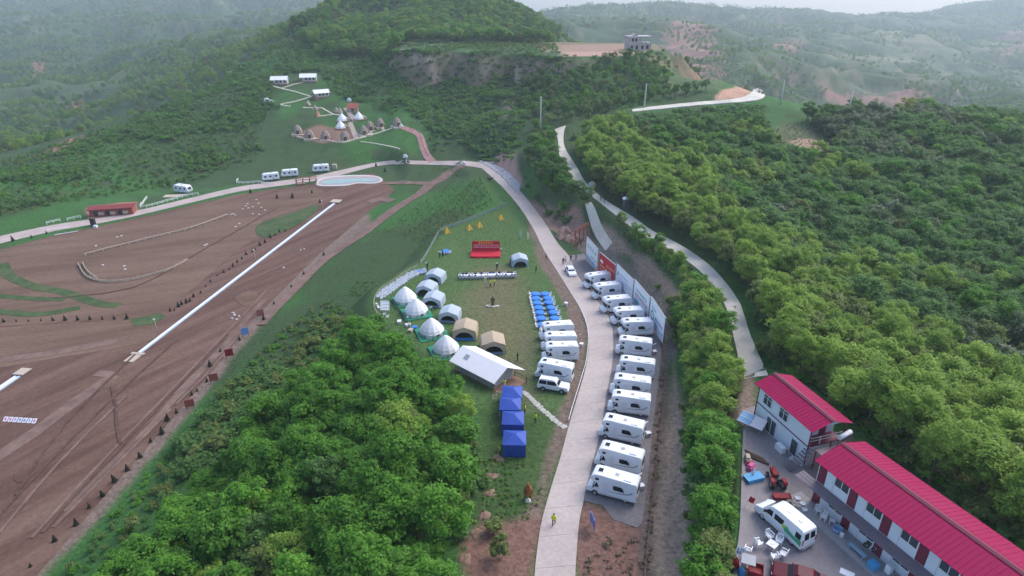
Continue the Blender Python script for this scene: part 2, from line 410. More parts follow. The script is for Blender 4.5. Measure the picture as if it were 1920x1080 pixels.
# steep earth: bare loess where the slope is steep
gz = AZ.reshape(NR, NA)
dr = np.gradient(gz, rr, axis=0); da = np.gradient(gz, az, axis=1)/rr[:, None]
slope = np.sqrt(dr**2+da**2).ravel()
ver = lerp(ver, C3(.26,.19,.135), sstep(.85, 1.35, slope+1.2*nA)*sstep(255, 290, dist)*.65)
def paint(px, col, soft=1.5, rough=2.0, amt=1.0, cond=None, flat=None):
    P = [(at_f(*p, flat) if flat else hit(*p))[:2] for p in px]; P = [tuple(p) for p in P]
    q = np.array(P); m = (AX > q[:,0].min()-20) & (AX < q[:,0].max()+20) & (AY > q[:,1].min()-20) & (AY < q[:,1].max()+20)
    i = np.where(m)[0]
    wgt = (1-sstep(-soft, soft, poly_sd(AX[i], AY[i], P)+rough*nA[i]))*amt
    ver[i] = ver[i]*(1-wgt[:, None])+np.asarray(col)[None]*wgt[:, None]
# lawn of the camp, worn in the middle
paint([(945,385),(830,432),(790,490),(705,545),(700,585),(745,628),(850,700),(900,770),(900,900),(890,980),(1010,990),(1060,800),(1095,680),(1090,600),(1040,520),(1000,440)], GRASS, 1.5, 1.0, flat=camp_z)
paint([(880,500),(960,495),(985,540),(985,640),(960,700),(900,640),(870,580)], C3(.150,.128,.072), 5, 6, .75, flat=camp_z)
paint([(905,770),(1040,790),(1010,990),(880,985)], C3(.045,.085,.026), 2, 3, .8, flat=camp_z)
paint([(985,640),(1005,650),(1000,760),(960,760),(940,715)], C3(.13,.12,.075), 3, 4, .7, flat=camp_z)
# soil verges along the road
paint([(985,400),(1010,425),(1040,475),(1085,560),(1102,620),(1095,700),(1068,800),(1040,870),(1005,985),(985,985),(1015,880),(1045,800),(1075,700),(1078,620),(1050,560),(1005,480)], C3(.17,.125,.10), .8, 1.2, flat=camp_z)
paint([(860,1120),(868,1015),(905,985),(1000,978),(1010,1000),(1005,1120)], SOIL*.95, 1, 1.2, flat=camp_z)
paint([(1080,1000),(1095,945),(1215,985),(1216,1100),(1076,1120)], SOIL*.95, .8, 1.2, flat=camp_z)
paint([(1085,430),(1105,445),(1180,520),(1240,600),(1258,660),(1255,800),(1235,960),(1225,1120),(1200,1120),(1205,950),(1215,800),(1235,690),(1230,620),(1150,525),(1090,470),(1040,430)], C3(.15,.115,.10), .6, .8, flat=camp_z)
# pale bank beside the motorhome park
paint([(1262,640),(1285,800),(1294,960),(1290,1120),(1225,1120),(1232,960),(1252,800)], C3(.33,.25,.19), .8, .8)
paint([(1110,470),(1125,445),(1190,490),(1245,545),(1262,600),(1268,660),(1252,690),(1245,610),(1180,520)], C3(.16,.15,.13), .8, 1.0)
paint([(1122,425),(1150,432),(1235,500),(1280,565),(1268,590),(1255,560),(1205,510),(1135,462)], C3(.30,.22,.17), .6, 1.2, .95)
paint([(915,300),(938,284),(964,284),(968,330),(980,352),(940,322)], C3(.40,.25,.21), 1.0, 1.2)
paint([(985,370),(1050,400),(1085,395),(1100,440),(1060,445),(1025,425)], C3(.30,.19,.15), 1.0, 1.5, .9)
paint([(1375,700),(1400,690),(1420,730),(1400,800),(1380,780)], C3(.24,.17,.14), .8, 1.0, .9)
# left: field edge soil, banks, verge
paint([(-400,1300),(70,1090),(205,945),(360,770),(490,605),(610,488),(700,420),(690,400),(590,470),(470,585),(340,745),(190,915),(50,1065),(-500,1200)], C3(.19,.14,.115), .8, 1.5)
paint([(160,412),(165,388),(255,378),(262,398)], C3(.30,.17,.12), .6, 1.0)
paint([(560,250),(600,235),(650,240),(672,262),(640,268),(580,262)], C3(.24,.14,.11), 1, 1.5, .9)
paint([(1045,85),(1175,82),(1215,95),(1170,106),(1050,106)], C3(.42,.26,.21), 2, 3)
paint([(1000,80),(1240,80),(1240,96),(1020,98)], C3(.26,.19,.13), 2, 3, .7)
paint([(1240,150),(1400,140),(1415,160),(1350,168),(1200,172)], C3(.09,.13,.055), 3, 3, .8)
paint([(1335,193),(1345,178),(1405,170),(1412,184)], C3(.45,.27,.19), .8, 1.0)
paint([(1430,245),(1500,225),(1540,270),(1530,285),(1470,278)], C3(.13,.14,.075), 3, 4, .9)
paint([(1470,266),(1500,258),(1545,266),(1540,282),(1500,280)], C3(.40,.27,.19), 1, 2)
for z in [[(758,100),(785,105),(825,125),(830,165),(815,160),(800,130),(770,118)],[(905,125),(922,118),(915,140),(898,152)],[(968,130),(976,130),(974,165),(970,170)],[(945,190),(962,185),(955,205),(946,225)],[(1035,135),(1055,130),(1050,170),(1042,190)]]:
    paint(z, C3(.36,.29,.22), 1.5, 2.5, .9)
for z in [[(1245,75),(1300,35),(1330,50),(1365,95),(1350,118),(1280,118)],[(1455,85),(1480,72),(1505,78),(1490,98)],[(1540,160),(1600,175),(1660,178),(1690,190),(1560,196)],[(1660,180),(1720,160),(1750,190),(1680,200)],[(1870,80),(1920,60),(1930,100),(1880,105)]]:
    paint(z, C3(.40,.20,.17), 12, 26, .65)
for z in [[(90,285),(125,262),(150,255),(145,268),(105,290)],[(125,195),(150,185),(160,200),(140,210)],[(60,150),(85,100),(90,115),(70,155)],[(180,100),(205,95),(200,108)]]:
    paint(z, C3(.34,.17,.13), 2, 4, .8)
for k in range(9):                                      # pale terraces across the valley
    yv = 62+k*10
    paint([(1560-k*4,yv),(1760,yv+9),(1925,yv+15),(1925,yv+18),(1760,yv+12),(1560-k*4,yv+3)], C3(.20,.20,.12), 6, 10, .75)
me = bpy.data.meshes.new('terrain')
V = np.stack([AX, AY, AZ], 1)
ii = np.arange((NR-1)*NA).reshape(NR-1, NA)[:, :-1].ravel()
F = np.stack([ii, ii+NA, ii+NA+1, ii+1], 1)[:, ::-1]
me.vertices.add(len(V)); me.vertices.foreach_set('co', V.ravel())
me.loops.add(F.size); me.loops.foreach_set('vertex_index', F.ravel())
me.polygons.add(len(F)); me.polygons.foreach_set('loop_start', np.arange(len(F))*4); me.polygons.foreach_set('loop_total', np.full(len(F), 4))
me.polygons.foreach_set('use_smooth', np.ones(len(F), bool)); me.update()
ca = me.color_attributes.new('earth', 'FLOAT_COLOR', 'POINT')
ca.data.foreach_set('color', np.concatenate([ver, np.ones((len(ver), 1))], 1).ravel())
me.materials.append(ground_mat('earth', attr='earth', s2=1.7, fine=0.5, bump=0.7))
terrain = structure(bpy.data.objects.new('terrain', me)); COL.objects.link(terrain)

# ---------------------------------------------------------------- roads, lots and bare ground laid on the terrain
M_CONC = ground_mat('concrete_road', ca=(.40,.345,.32), cb=(.48,.415,.39), s1=0.10, s2=2, fine=.14, bump=.08, rough=.85)
M_HILL = ground_mat('hill_concrete', ca=(.54,.50,.43), cb=(.62,.58,.51), s1=0.2, s2=3, fine=.12, bump=.1, rough=.85)
M_PINK = ground_mat('field_road_concrete', ca=(.38,.31,.29), cb=(.46,.38,.36), s1=0.2, s2=2, fine=.12, bump=.1, rough=.9)
M_LOT = ground_mat('gravel_lot', ca=(.155,.145,.155), cb=(.22,.20,.205), s1=0.12, s2=2.5, fine=.22, bump=.15, rough=.9)
M_YARD = ground_mat('yard_concrete', ca=(.20,.18,.19), cb=(.27,.245,.25), s1=0.1, s2=2.5, fine=.14, bump=.08, rough=.85)
M_FIELD = ground_mat('field_soil', ca=(.105,.057,.043), cb=(.170,.104,.080), s1=0.30, s2=1.6, fine=.22, stretch=(14,1.0,1), rot=R(58), bump=.2)
M_TAN = ground_mat('tan_soil', ca=(.125,.078,.055), cb=(.180,.118,.086), s1=0.22, s2=1.6, fine=.2, stretch=(8,1,1), rot=R(20), bump=.2)
M_TRACK = ground_mat('worn_soil', ca=(.15,.098,.082), cb=(.22,.148,.122), s1=0.35, s2=1.5, fine=.2, bump=.2)
M_GRASS = ground_mat('rough_grass', ca=(.050,.085,.032), cb=(.085,.12,.05), s1=0.4, s2=3, fine=.35, bump=.6)
M_BRICK = ground_mat('brick_paving', ca=(.30,.17,.16), cb=(.38,.23,.21), s1=0.6, s2=3, fine=.2, bump=.1)
M_BANK = ground_mat('bank_soil', ca=(.30,.23,.175), cb=(.40,.32,.25), s1=0.3, s2=2, fine=.25, bump=.4)
road_l = [(897,310),(925,335),(950,360),(975,390),(1000,430),(1020,470),(1045,510),(1070,550),(1088,580),(1100,612),(1104,640),(1098,690),(1084,740),(1066,800),(1050,860),(1033,915),(1016,975),(1007,1030),(1002,1080),(998,1160),(994,1300)]
road_r = [(905,302),(938,320),(966,348),(992,378),(1020,415),(1045,455),(1068,482),(1080,512),(1104,545),(1128,575),(1145,605),(1150,640),(1147,690),(1137,740),(1128,800),(1116,850),(1103,900),(1092,950),(1086,980),(1081,1040),(1079,1080),(1078,1160),(1080,1300)]
mroad = sheet('main_road', strip_poly(road_l, road_r), ground_mat('road_base', ca=(.26,.225,.205), cb=(.31,.27,.25), s1=.3, s2=3, fine=.2), .05, 2.0, .4)
def arc(P, d):
    P = [Vector(p) for p in P]; L = [0]
    for a, b in zip(P[:-1], P[1:]): L.append(L[-1]+(b-a).length)
    d = min(max(d, 0), L[-1]); i = max(j for j in range(len(L)) if L[j] <= d+1e-9); i = min(i, len(P)-2)
    return P[i].lerp(P[i+1], (d-L[i])/max(1e-9, L[i+1]-L[i])), L[-1]
EL = [hit(*q).xy for q in catmull(road_l, 4)]; ER = [hit(*q).xy for q in catmull(road_r, 4)]
_, LL = arc(EL, 0); _, LR = arc(ER, 0); NS = 46
for k in range(NS):                                     # cast slabs with open joints
    f0, f1 = k/NS+.01/LL, (k+1)/NS-.02/LL; q = []
    for f in (f0, .75*f0+.25*f1, .5*(f0+f1), .25*f0+.75*f1, f1): q.append((arc(EL, f*LL)[0], arc(ER, f*LR)[0]))
    b = MB(); vs = []; m_ = 6
    for l_, r_ in q:
        for j in range(m_+1): p = l_.lerp(r_, .005+.99*j/m_); vs.append((p.x, p.y, float(T(p.x, p.y)[0])+.10))
    fs = [(i*(m_+1)+j, i*(m_+1)+j+1, (i+1)*(m_+1)+j+1, (i+1)*(m_+1)+j) for i in range(4) for j in range(m_)]
    fs = [tuple(reversed(f)) for f in fs]
    n0 = len(vs); ring = list(range(m_+1))+[i*(m_+1)+m_ for i in range(1, 5)]+[4*(m_+1)+j for j in range(m_-1, -1, -1)]+[i*(m_+1) for i in range(3, 0, -1)]
    vs += [(vs[i][0], vs[i][1], vs[i][2]-.09) for i in ring]; n = len(ring)
    fs += [(ring[i], ring[(i+1) % n], n0+(i+1) % n, n0+i) for i in range(n)]
    b.add(vs, fs).build('slab', M_CONC, mroad)
sheet('field_road', strip_poly([(902,305),(870,302),(840,302),(800,302),(740,301),(700,306),(640,319),(580,332),(500,343),(440,352),(330,378),(250,397),(180,410),(100,422),(0,443),(-80,462)],
    [(905,316),(880,312),(840,310),(800,309),(740,308),(700,313),(640,328),(580,341),(500,352),(440,361),(330,387),(250,406),(180,420),(100,434),(0,457),(-80,478)]), M_PINK, .09, 2.0, .4)
sheet('hill_road', strip_poly([(1040,243),(1046,262),(1049,292),(1064,318),(1079,345),(1118,375),(1147,398),(1198,437),(1257,470),(1304,502),(1335,535),(1362,580),(1377,640),(1388,690),(1396,712)],
    [(1061,236),(1057,250),(1059,277),(1082,315),(1100,345),(1138,378),(1186,407),(1224,434),(1272,458),(1316,487),(1346,514),(1385,566),(1408,633),(1436,696),(1440,705)]), M_HILL, .16, 1.5, .5)
sheet('ridge_road', strip_poly([(1185,206),(1230,200),(1300,193),(1350,189),(1385,185),(1404,178),(1413,168)], [(1186,210),(1230,206),(1300,199),(1350,195),(1390,192),(1420,188),(1434,181),(1430,170),(1420,166)]), M_HILL, .3, 1.5, .8)
lot_edge = road_r[6:15]
sheet('motorhome_park', catmull([(1062,480),(1072,512),(1098,545),(1122,575),(1139,606),(1144,640),(1141,690),(1131,740),(1121,800),(1109,850),(1098,900),(1090,938)], 3)+
    [(1130,948),(1150,975),(1195,990),(1205,980),(1214,900),(1224,800),(1234,725),(1240,665),(1236,632),(1200,580),(1160,535),(1128,508),(1108,492),(1095,476)], M_LOT, .06, 2.0, .3)
sheet('yard', [tuple(hit(*q)[:2]) for q in [(1900,1450),(1380,1450),(1372,1120),(1388,1010),(1394,900),(1396,806)]]+[(29.3,66.3),(31.2,67.0),(34.5,57.5),(37.0,53.6),(50.0,24.0),(54.5,14.0)], M_YARD, .06, 2.0, .3, pix=False)
sheet('dirt_field', [(-420,1210),(-60,1200),(68,1080),(196,930),(345,760),(474,600),(594,480),(690,398),(716,380),(740,356),(700,325),(640,332),(590,345),(500,357),(440,366),(330,392),(250,411),(180,426),(100,442),(0,468),(-100,490),(-420,560)], M_FIELD, .06, 3.0, .3)
sheet('graded_ground', catmull([(-90,500),(60,455),(200,425),(350,395),(470,372),(590,352),(600,375),(500,405),(485,440),(420,490),(340,560),(270,595),(120,605),(-120,608)], 3, True), M_TAN, .10, 3.0, .05)
sheet('graded_strip', catmull([(-100,625),(0,615),(160,605),(270,600),(295,620),(260,645),(120,670),(0,690),(-100,700)], 3, True), M_TAN, .10, 3.0, .05)
def strip(name, pts, w, m, off, n=3, res=1.2): return sheet(name, ribbon(pts, w, n), m, off, res, .06, pix=False)
strip('grass_strip', [(5,495),(15,515),(35,527),(70,540),(115,547),(160,562),(195,572),(224,573)], 2.6, M_GRASS, .16)
strip('grass_strip', [(-60,550),(0,556),(50,560),(95,562),(122,562)], 2.0, M_GRASS, .16)
strip('grass_strip', [(-60,580),(0,585),(50,590),(95,588),(150,577)], 2.3, M_GRASS, .16)
sheet('grass_patch', catmull([(481,425),(510,411),(560,396),(592,384),(596,392),(575,412),(545,428),(505,444),(483,442)], 3, True), M_GRASS, .16, 2, .05)
sheet('grass_patch', [(245,600),(300,588),(312,594),(290,608),(250,612)], M_GRASS, .16, 2, .05)
strip('worn_track', [(-40,880),(60,815),(140,755),(215,705)], 2.6, M_TRACK, 0.126)
strip('worn_track', [(180,700),(215,704)], 2.0, M_TRACK, 0.132)
strip('worn_track', [(0,676),(100,662),(220,640)], 2.2, M_TRACK, 0.138)
strip('worn_track', [(330,740),(420,650),(470,590),(500,560)], 1.1, M_TRACK, 0.144)
strip('worn_track', [(290,790),(350,720),(440,640)], 0.8, M_TRACK, 0.150)
strip('worn_track', [(120,960),(210,870),(330,750),(400,675)], 0.7, M_TRACK, 0.156)
strip('worn_track', [(100,990),(200,890),(320,768)], 0.6, M_TRACK, 0.162)
M_RUT = ground_mat('wheel_rut', ca=(.088,.050,.040), cb=(.13,.078,.062), s1=0.5, s2=2, fine=.2, bump=.3)
for k, q in enumerate([[(60,1010),(160,900),(300,755),(420,630),(500,545)],[(80,1000),(175,895),(312,750),(428,628)],[(-20,990),(90,870),(220,740),(330,640)],[(0,1000),(108,872),(236,744)],[(210,725),(217,760),(220,800),(226,835)],[(100,560),(250,540),(380,470),(520,390)],[(330,760),(400,690),(452,622)],[(30,930),(120,800),(260,660)]]):
    strip('wheel_rut', q, .45, M_RUT if k % 3 else M_TRACK, .20+.006*k, 3, .8)
for k, q in enumerate([[(440,560),(468,545),(484,556),(462,575)],[(190,716),(214,710),(220,722),(195,730)],[(30,880),(95,820),(110,850),(40,905)]]):
    sheet('worn_patch', catmull(q, 4, True), M_FIELD if k == 2 else M_TAN, .125+.004*k, 1.5, .05)
strip('field_edge_path', [(870,310),(845,322),(829,335),(805,348),(787,364),(740,393),(678,440),(640,465),(600,495),(560,535),(520,575),(490,610)], lambda t: 5.2-3.0*t, M_TRACK, 0.174)
strip('pool_path', [(718,344),(760,343),(805,345)], 3.2, M_TRACK, 0.180)
strip('brick_path', [(750,238),(768,244),(784,252),(790,262),(795,280),(803,296),(812,304)], 3.0, M_BRICK, .15)
strip('dirt_patch', [(690,380),(715,374),(735,378)], 3.5, M_TRACK, 0.186)
sheet('pad_kerb', ribbon([(748,80),(770,81),(800,84),(840,85)], 1.6), M_HILL, .35, 2, .6, pix=False)
# ---------------------------------------------------------------- vegetation: shared meshes
def crown_mesh(name, seed, m, rx=2.5, rz=2.6, zc=4.7, clumps=44, per=70, leaf=0.30, crad=(.42,.95), droop=0.0):
    g = np.random.default_rng(seed)
    P = []; NV = []; lv = []; lw = []; ax = g.uniform(.8, 1.2); lean = g.uniform(-.35, .35, 2)
    for c in range(clumps):
        d = g.normal(size=3); d /= np.linalg.norm(d); d[2] = d[2]*0.9+0.12
        q = g.uniform(.45, .95)**.6; cen = np.array((d[0]*rx*q*ax+lean[0]*d[2], d[1]*rx*q/ax+lean[1]*d[2], d[2]*rz*q+zc)); cr = g.uniform(*crad)*(rx/2.5)
        n = g.normal(size=(per, 3)); n /= np.linalg.norm(n, axis=1)[:, None]
        n[:, 2] = np.where(n[:, 2] < -.15, -n[:, 2], n[:, 2])
        p = cen+n*cr*(g.uniform(.5, 1.05, (per, 1))+(g.random((per, 1)) < .16)*g.uniform(.1, .8, (per, 1)))*np.array((1, 1, .85))
        nn = n*.8+np.array((0, 0, 1.15-droop))+g.normal(scale=.5, size=(per, 3)); nn /= np.linalg.norm(nn, axis=1)[:, None]
        P.append(p); NV.append(nn); cl = g.random(); lv.append(np.clip(.55*cl+.6*g.random(per)-.05, 0, 1)); lw.append(g.random(per)*.5+.5*g.random())
    P = np.concatenate(P); NV = np.concatenate(NV); lv = np.concatenate(lv); lw = np.concatenate(lw); k = len(P)
    up = np.random.default_rng(seed+1).normal(size=(k, 3)); t = np.cross(NV, up); t /= np.linalg.norm(t, axis=1)[:, None]+1e-9; b = np.cross(NV, t)
    sz = leaf*g.uniform(.65, 1.35, (k, 1))*.5
    V = np.stack([P-t*sz*1.25, P+b*sz*.75+NV*sz*.25, P+t*sz*1.25-NV*sz*.15, P-b*sz*.75+NV*sz*.25], 1).reshape(-1, 3)
    me = bpy.data.meshes.new(name); me.vertices.add(4*k); me.vertices.foreach_set('co', V.ravel())
    me.loops.add(4*k); me.loops.foreach_set('vertex_index', np.arange(4*k)); me.polygons.add(k)
    me.polygons.foreach_set('loop_start', np.arange(k)*4); me.polygons.foreach_set('loop_total', np.full(k, 4)); me.update()
    for nm, arr in (('lv', lv), ('lw', lw)):
        at = me.attributes.new(nm, 'FLOAT', 'POINT'); at.data.foreach_set('value', np.repeat(arr, 4).astype(np.float32))
    me.materials.append(m); return me
def trunk_mesh(name, seed, h=4.5, r=.16, limbs=4):
    g = random.Random(seed); b = MB(); p = Vector((0, 0, -.4)); pts = [p]
    for i in range(4): p = p+Vector((g.uniform(-.12,.12), g.uniform(-.12,.12), (h+.4)/4)); pts.append(p)
    for i in range(4): b.tube(pts[i], pts[i+1], r*(1-.2*i), r*(1-.2*(i+1)), 6, cap=False)
    for k in range(limbs):
        i = g.choice([2, 3]); a = pts[i]; t = 2*math.pi*k/limbs+g.uniform(-.4,.4)
        e = a+Vector((math.cos(t)*1.3, math.sin(t)*1.3, g.uniform(.8,1.5))); mid = (a+e)/2+Vector((0,0,-.15))
        b.tube(a, mid, r*.5, r*.35, 5, cap=False); b.tube(mid, e, r*.35, r*.15, 5, cap=False)
    return b.mesh(name, MATS['bark'])
mat('bark', (.10,.08,.06), .9, var=.3, scale=4)
L_GROVE = leaf_mat('grove_leaf', (.058,.175,.018), (.185,.43,.048))
L_LOCUST = leaf_mat('locust_leaf', (.15,.27,.040), (.36,.52,.085))
L_DARK = leaf_mat('dark_leaf', (.080,.180,.048), (.185,.35,.088))
L_BLOS = leaf_mat('blossom_leaf', (.08,.15,.06), (.16,.25,.10), (.46,.47,.38), .22)
L_OLIVE = leaf_mat('olive_leaf', (.125,.185,.050), (.27,.34,.095))
L_YEL = leaf_mat('yellow_leaf', (.20,.25,.03), (.33,.38,.06))
L_DRY = leaf_mat('dry_leaf', (.24,.17,.11), (.38,.29,.20))
L_CYP = leaf_mat('cypress_leaf', (.030,.040,.026), (.060,.065,.040))
CR = {}
for nm, m, kw in [('grove', L_GROVE, dict(per=80, clumps=48)), ('locust', L_LOCUST, dict(rx=2.3, rz=2.9, zc=4.9, droop=.2, clumps=50, per=70, leaf=.26)),
                  ('dark', L_DARK, dict()), ('blossom', L_BLOS, dict()), ('olive', L_OLIVE, dict(rx=2.2, rz=2.2, zc=4.0))]:
    CR[nm] = [(crown_mesh(nm+'_crown', 100+17*k+hash(len(nm))+ord(nm[0]), m, **kw), trunk_mesh(nm+'_trunk', k+ord(nm[0]))) for k in range(4 if nm == 'grove' else 3)]
SHRUB = [crown_mesh('shrub_foliage', 900+k, m, rx=1.2, rz=.9, zc=.75, clumps=9, per=38, leaf=.36, crad=(.9,1.3)) for k, m in enumerate([L_DARK, L_OLIVE, L_GROVE, L_DARK])]
def stem_mesh(name):
    b = MB()
    for k in range(4):
        t = k*1.6; b.tube((0,0,-.3), (math.cos(t)*.5, math.sin(t)*.5, .8), .05, .02, 5, cap=False)
    return b.mesh(name, MATS['bark'])
STEM = stem_mesh('shrub_stems')

# ---------------------------------------------------------------- where things grow
def scatter(px, spacing, seed, jitter=.45, excl=(), world=None):
    P = [tuple(hit(*p)[:2]) for p in px] if world is None else world
    q = np.array(P, float); g = np.random.default_rng(seed)
    gx, gy = np.meshgrid(np.arange(q[:,0].min(), q[:,0].max(), spacing), np.arange(q[:,1].min(), q[:,1].max(), spacing*.9))
    gx[1::2] += spacing/2; gx = gx.ravel(); gy = gy.ravel()
    gx = gx+g.uniform(-jitter, jitter, gx.shape)*spacing; gy = gy+g.uniform(-jitter, jitter, gy.shape)*spacing
    ok = poly_sd(gx, gy, P) < 0
    gx, gy = gx[ok], gy[ok]
    for e, mrg in excl:
        if len(gx) == 0: break
        k = poly_sd(gx, gy, e) > mrg; gx, gy = gx[k], gy[k]
    return gx, gy, T(gx, gy)
def wpoly(px): return [tuple(hit(*p)[:2]) for p in px]
HILLROAD = wpoly([(1036,240),(1046,292),(1079,348),(1147,402),(1198,440),(1257,474),(1304,506),(1335,540),(1362,585),(1377,645),(1388,695),(1396,715),(1440,705),(1436,692),(1408,630),(1385,562),(1346,510),(1316,483),(1272,454),(1186,403),(1138,374),(1100,341),(1082,311),(1062,270),(1064,234)])
RIDGEROAD = wpoly([(1180,205),(1300,191),(1395,178),(1413,164),(1440,172),(1436,186),(1390,196),(1300,203),(1185,214)])
MAINROAD = wpoly(road_l+road_r[::-1])
BARE = wpoly([(1425,240),(1500,222),(1550,262),(1560,305),(1520,320),(1470,300)])
MOUND = wpoly([(1335,195),(1345,174),(1408,166),(1414,186)])
HOUSES = [(28.0,68.5),(34.2,69.2),(38.4,58.6),(38.6,54.4),(51.5,26),(56,14),(30,8),(20,40)]
EX = [(HILLROAD, .6), (RIDGEROAD, 1.5), (MAINROAD, 1.0), (BARE, .5), (MOUND, .5), (HOUSES, 1.2)]
trees = []      # (x, y, z, species, scale, zone)
def grow(px, spacing, seed, species, s0, s1, zone, keep=None, excl=EX, jitter=.42):
    x, y, z = scatter(px, spacing, seed, jitter, excl); g = random.Random(seed)
    for a, b, c in zip(x, y, z):
        if keep is not None and not keep(a, b, c): continue
        sp = species(a, b, c, g) if callable(species) else g.choice(species)
        trees.append((a, b, c, sp, g.uniform(s0, s1), zone))
grow([(190,1200),(335,985),(450,880),(565,768),(635,695),(695,640),(745,668),(800,712),(850,760),(872,800),(880,860),(878,920),(850,1000),(822,1100),(800,1290),(120,1330)], 2.7, 11, lambda a, b, c, g: g.choice(['grove','grove','grove','locust','dark','olive']) if fbm(np.array([a]), np.array([b]), 14, 2)[0] > .28 else 'grove', .45, 1.1, 'grove', keep=lambda a, b, c: random.random() > .04)
grow([(1268,585),(1305,555),(1325,575),(1342,630),(1356,700),(1378,770),(1384,860),(1376,1000),(1362,1180),(1305,1180),(1304,950),(1298,850),(1290,700)], 1.75, 12,
     lambda a, b, c, g: g.choice(['locust','locust','olive','grove']) if b > 62 else g.choice(['grove','grove','dark','olive']), .55, .9, 'strip')
BRIGHT = wpoly([(1070,250),(1120,245),(1200,285),(1330,380),(1480,525),(1600,610),(1720,645),(1800,700),(1990,850),(1990,1100),(1500,900),(1300,480),(1080,320)])
def right_species(a, b, c, g):
    sd = float(poly_sd(np.array([a]), np.array([b]), BRIGHT)[0])
    if sd < 0: return g.choice(['locust','locust','locust','olive'])
    n = float(fbm(np.array([a]), np.array([b]), 30, 2)[0])
    if n > .22: return g.choice(['blossom','blossom','dark','olive'])
    if n < -.2: return g.choice(['olive','locust','dark'])
    return g.choice(['dark','dark','dark','grove'])
grow([(1090,330),(1130,366),(1200,405),(1290,455),(1360,515),(1400,570),(1430,640),(1458,690),(1490,705),(1560,770),(1700,890),(1960,1080),(2150,1000),(2150,280),(1920,240),(1700,232),(1560,225),(1490,222),(1440,245),(1350,250),(1200,258),(1110,262),(1075,290)],
     3.3, 13, right_species, .7, 1.12, 'hillside')
grow([(990,320),(995,280),(1005,240),(1030,232),(1040,300),(1066,345),(1108,384),(1092,398),(1060,408),(1030,388),(1000,355)], 3.0, 14, ['dark','olive','grove','dark'], .5, .85, 'spur')
grow([(1150,406),(1215,450),(1290,505),(1330,545),(1290,545),(1230,492),(1170,440)], 2.4, 15, ['olive','grove','locust'], .28, .6, 'bank')
grow([(985,150),(1100,136),(1260,128),(1420,135),(1436,160),(1330,172),(1185,200),(1060,230),(1010,235),(975,200)], 4.2, 16, ['dark','dark','olive','grove'], .4, .72, 'terrace',
     keep=lambda a, b, c: not (b > 285 and 70 < a < 150 and fbm(np.array([a]), np.array([b]), 20, 2)[0] < .25))
TX = np.array([t[0] for t in trees]); TY = np.array([t[1] for t in trees]); TZ = np.array([t[2] for t in trees]); TSC = np.array([t[4] for t in trees])
pu, pv_, pd = proj(TX, TY, TZ+4.5*TSC)
inview = (pu > -40) & (pu < 1960) & (pv_ > -40) & (pv_ < 1130)
order = np.argsort(np.where(inview, pd/TSC, 1e9))
SINGLE = set(int(i) for i in order[:300])
LAB = {'grove': ('leafy mid green tree in the dense grove between the dirt field and the camp', 'trees of the grove below the camp'),
       'strip': ('small leafy tree on the bank between the motorhome park and the red roofed houses', 'trees on the bank beside the motorhome park'),
       'hillside': ('leafy tree of the hillside wood beyond the red roofed houses', 'trees of the hillside wood'),
       'spur': ('tree on the small wooded spur between the two concrete roads', 'trees of the spur'),
       'bank': ('low bushy tree on the bank below the hill road', 'trees on the bank below the hill road'),
       'terrace': ('tree growing around the grassy terrace under the ridge', 'trees of the terrace')}
NAMES = {'grove': 'broadleaf_tree', 'locust': 'locust_tree', 'dark': 'shade_tree', 'blossom': 'blossoming_tree', 'olive': 'olive_green_tree'}
KINDW = {'grove': 'leafy mid green', 'locust': 'feathery yellow green', 'dark': 'dense dark green', 'blossom': 'pale blossom flecked', 'olive': 'dull olive green'}
PROTO = {}      # (species, variant) -> (crown object, trunk object), reused by the wood
MARK = {'grove': [((790,650),'beside the white bell tents'),((890,720),'beside the long white roofed tent'),((905,800),'beside the blue gazebos'),((880,930),'beside the staked saplings'),((840,1060),'beside the red soil patch of the main road'),((330,900),'at the grassy slope above the rough field edge'),((470,770),'at the grassy slope above the red field boards'),((620,660),'at the grassy slope below the rail fence'),((230,1080),'at the low end of the grassy slope'),((600,800),'in the middle, below the rail fence'),((600,1000),'in the middle, between field and red soil patch'),((420,1000),'in the middle, towards the rough field edge'),((720,850),'in the middle, towards the staked saplings')],
  'hillside': [((1520,710),'behind the two storey house'),((1640,800),'behind the steel landing and long block'),((1800,900),'behind the middle of the long block'),((1400,560),'right beside the lower hill road'),((1250,440),'beside the hill road above the billboards'),((1180,370),'beside the dark tank tower'),((1500,600),'in the bright belt along the hill road'),((1700,720),'in the bright belt above the long block'),((1700,560),'in the hollow beyond the bright belt'),((1880,700),'deep in the hollow above the long block'),((1550,420),'in the hollow below the bare clearing')],
  'strip': [((1320,600),'behind the billboards'),((1340,700),'beside the hill road end'),((1340,850),'beside the panel rack'),((1345,1000),'beside the yard flags')]}
MARKW = {z: [(hit(*p), w_) for p, w_ in m] for z, m in MARK.items()}
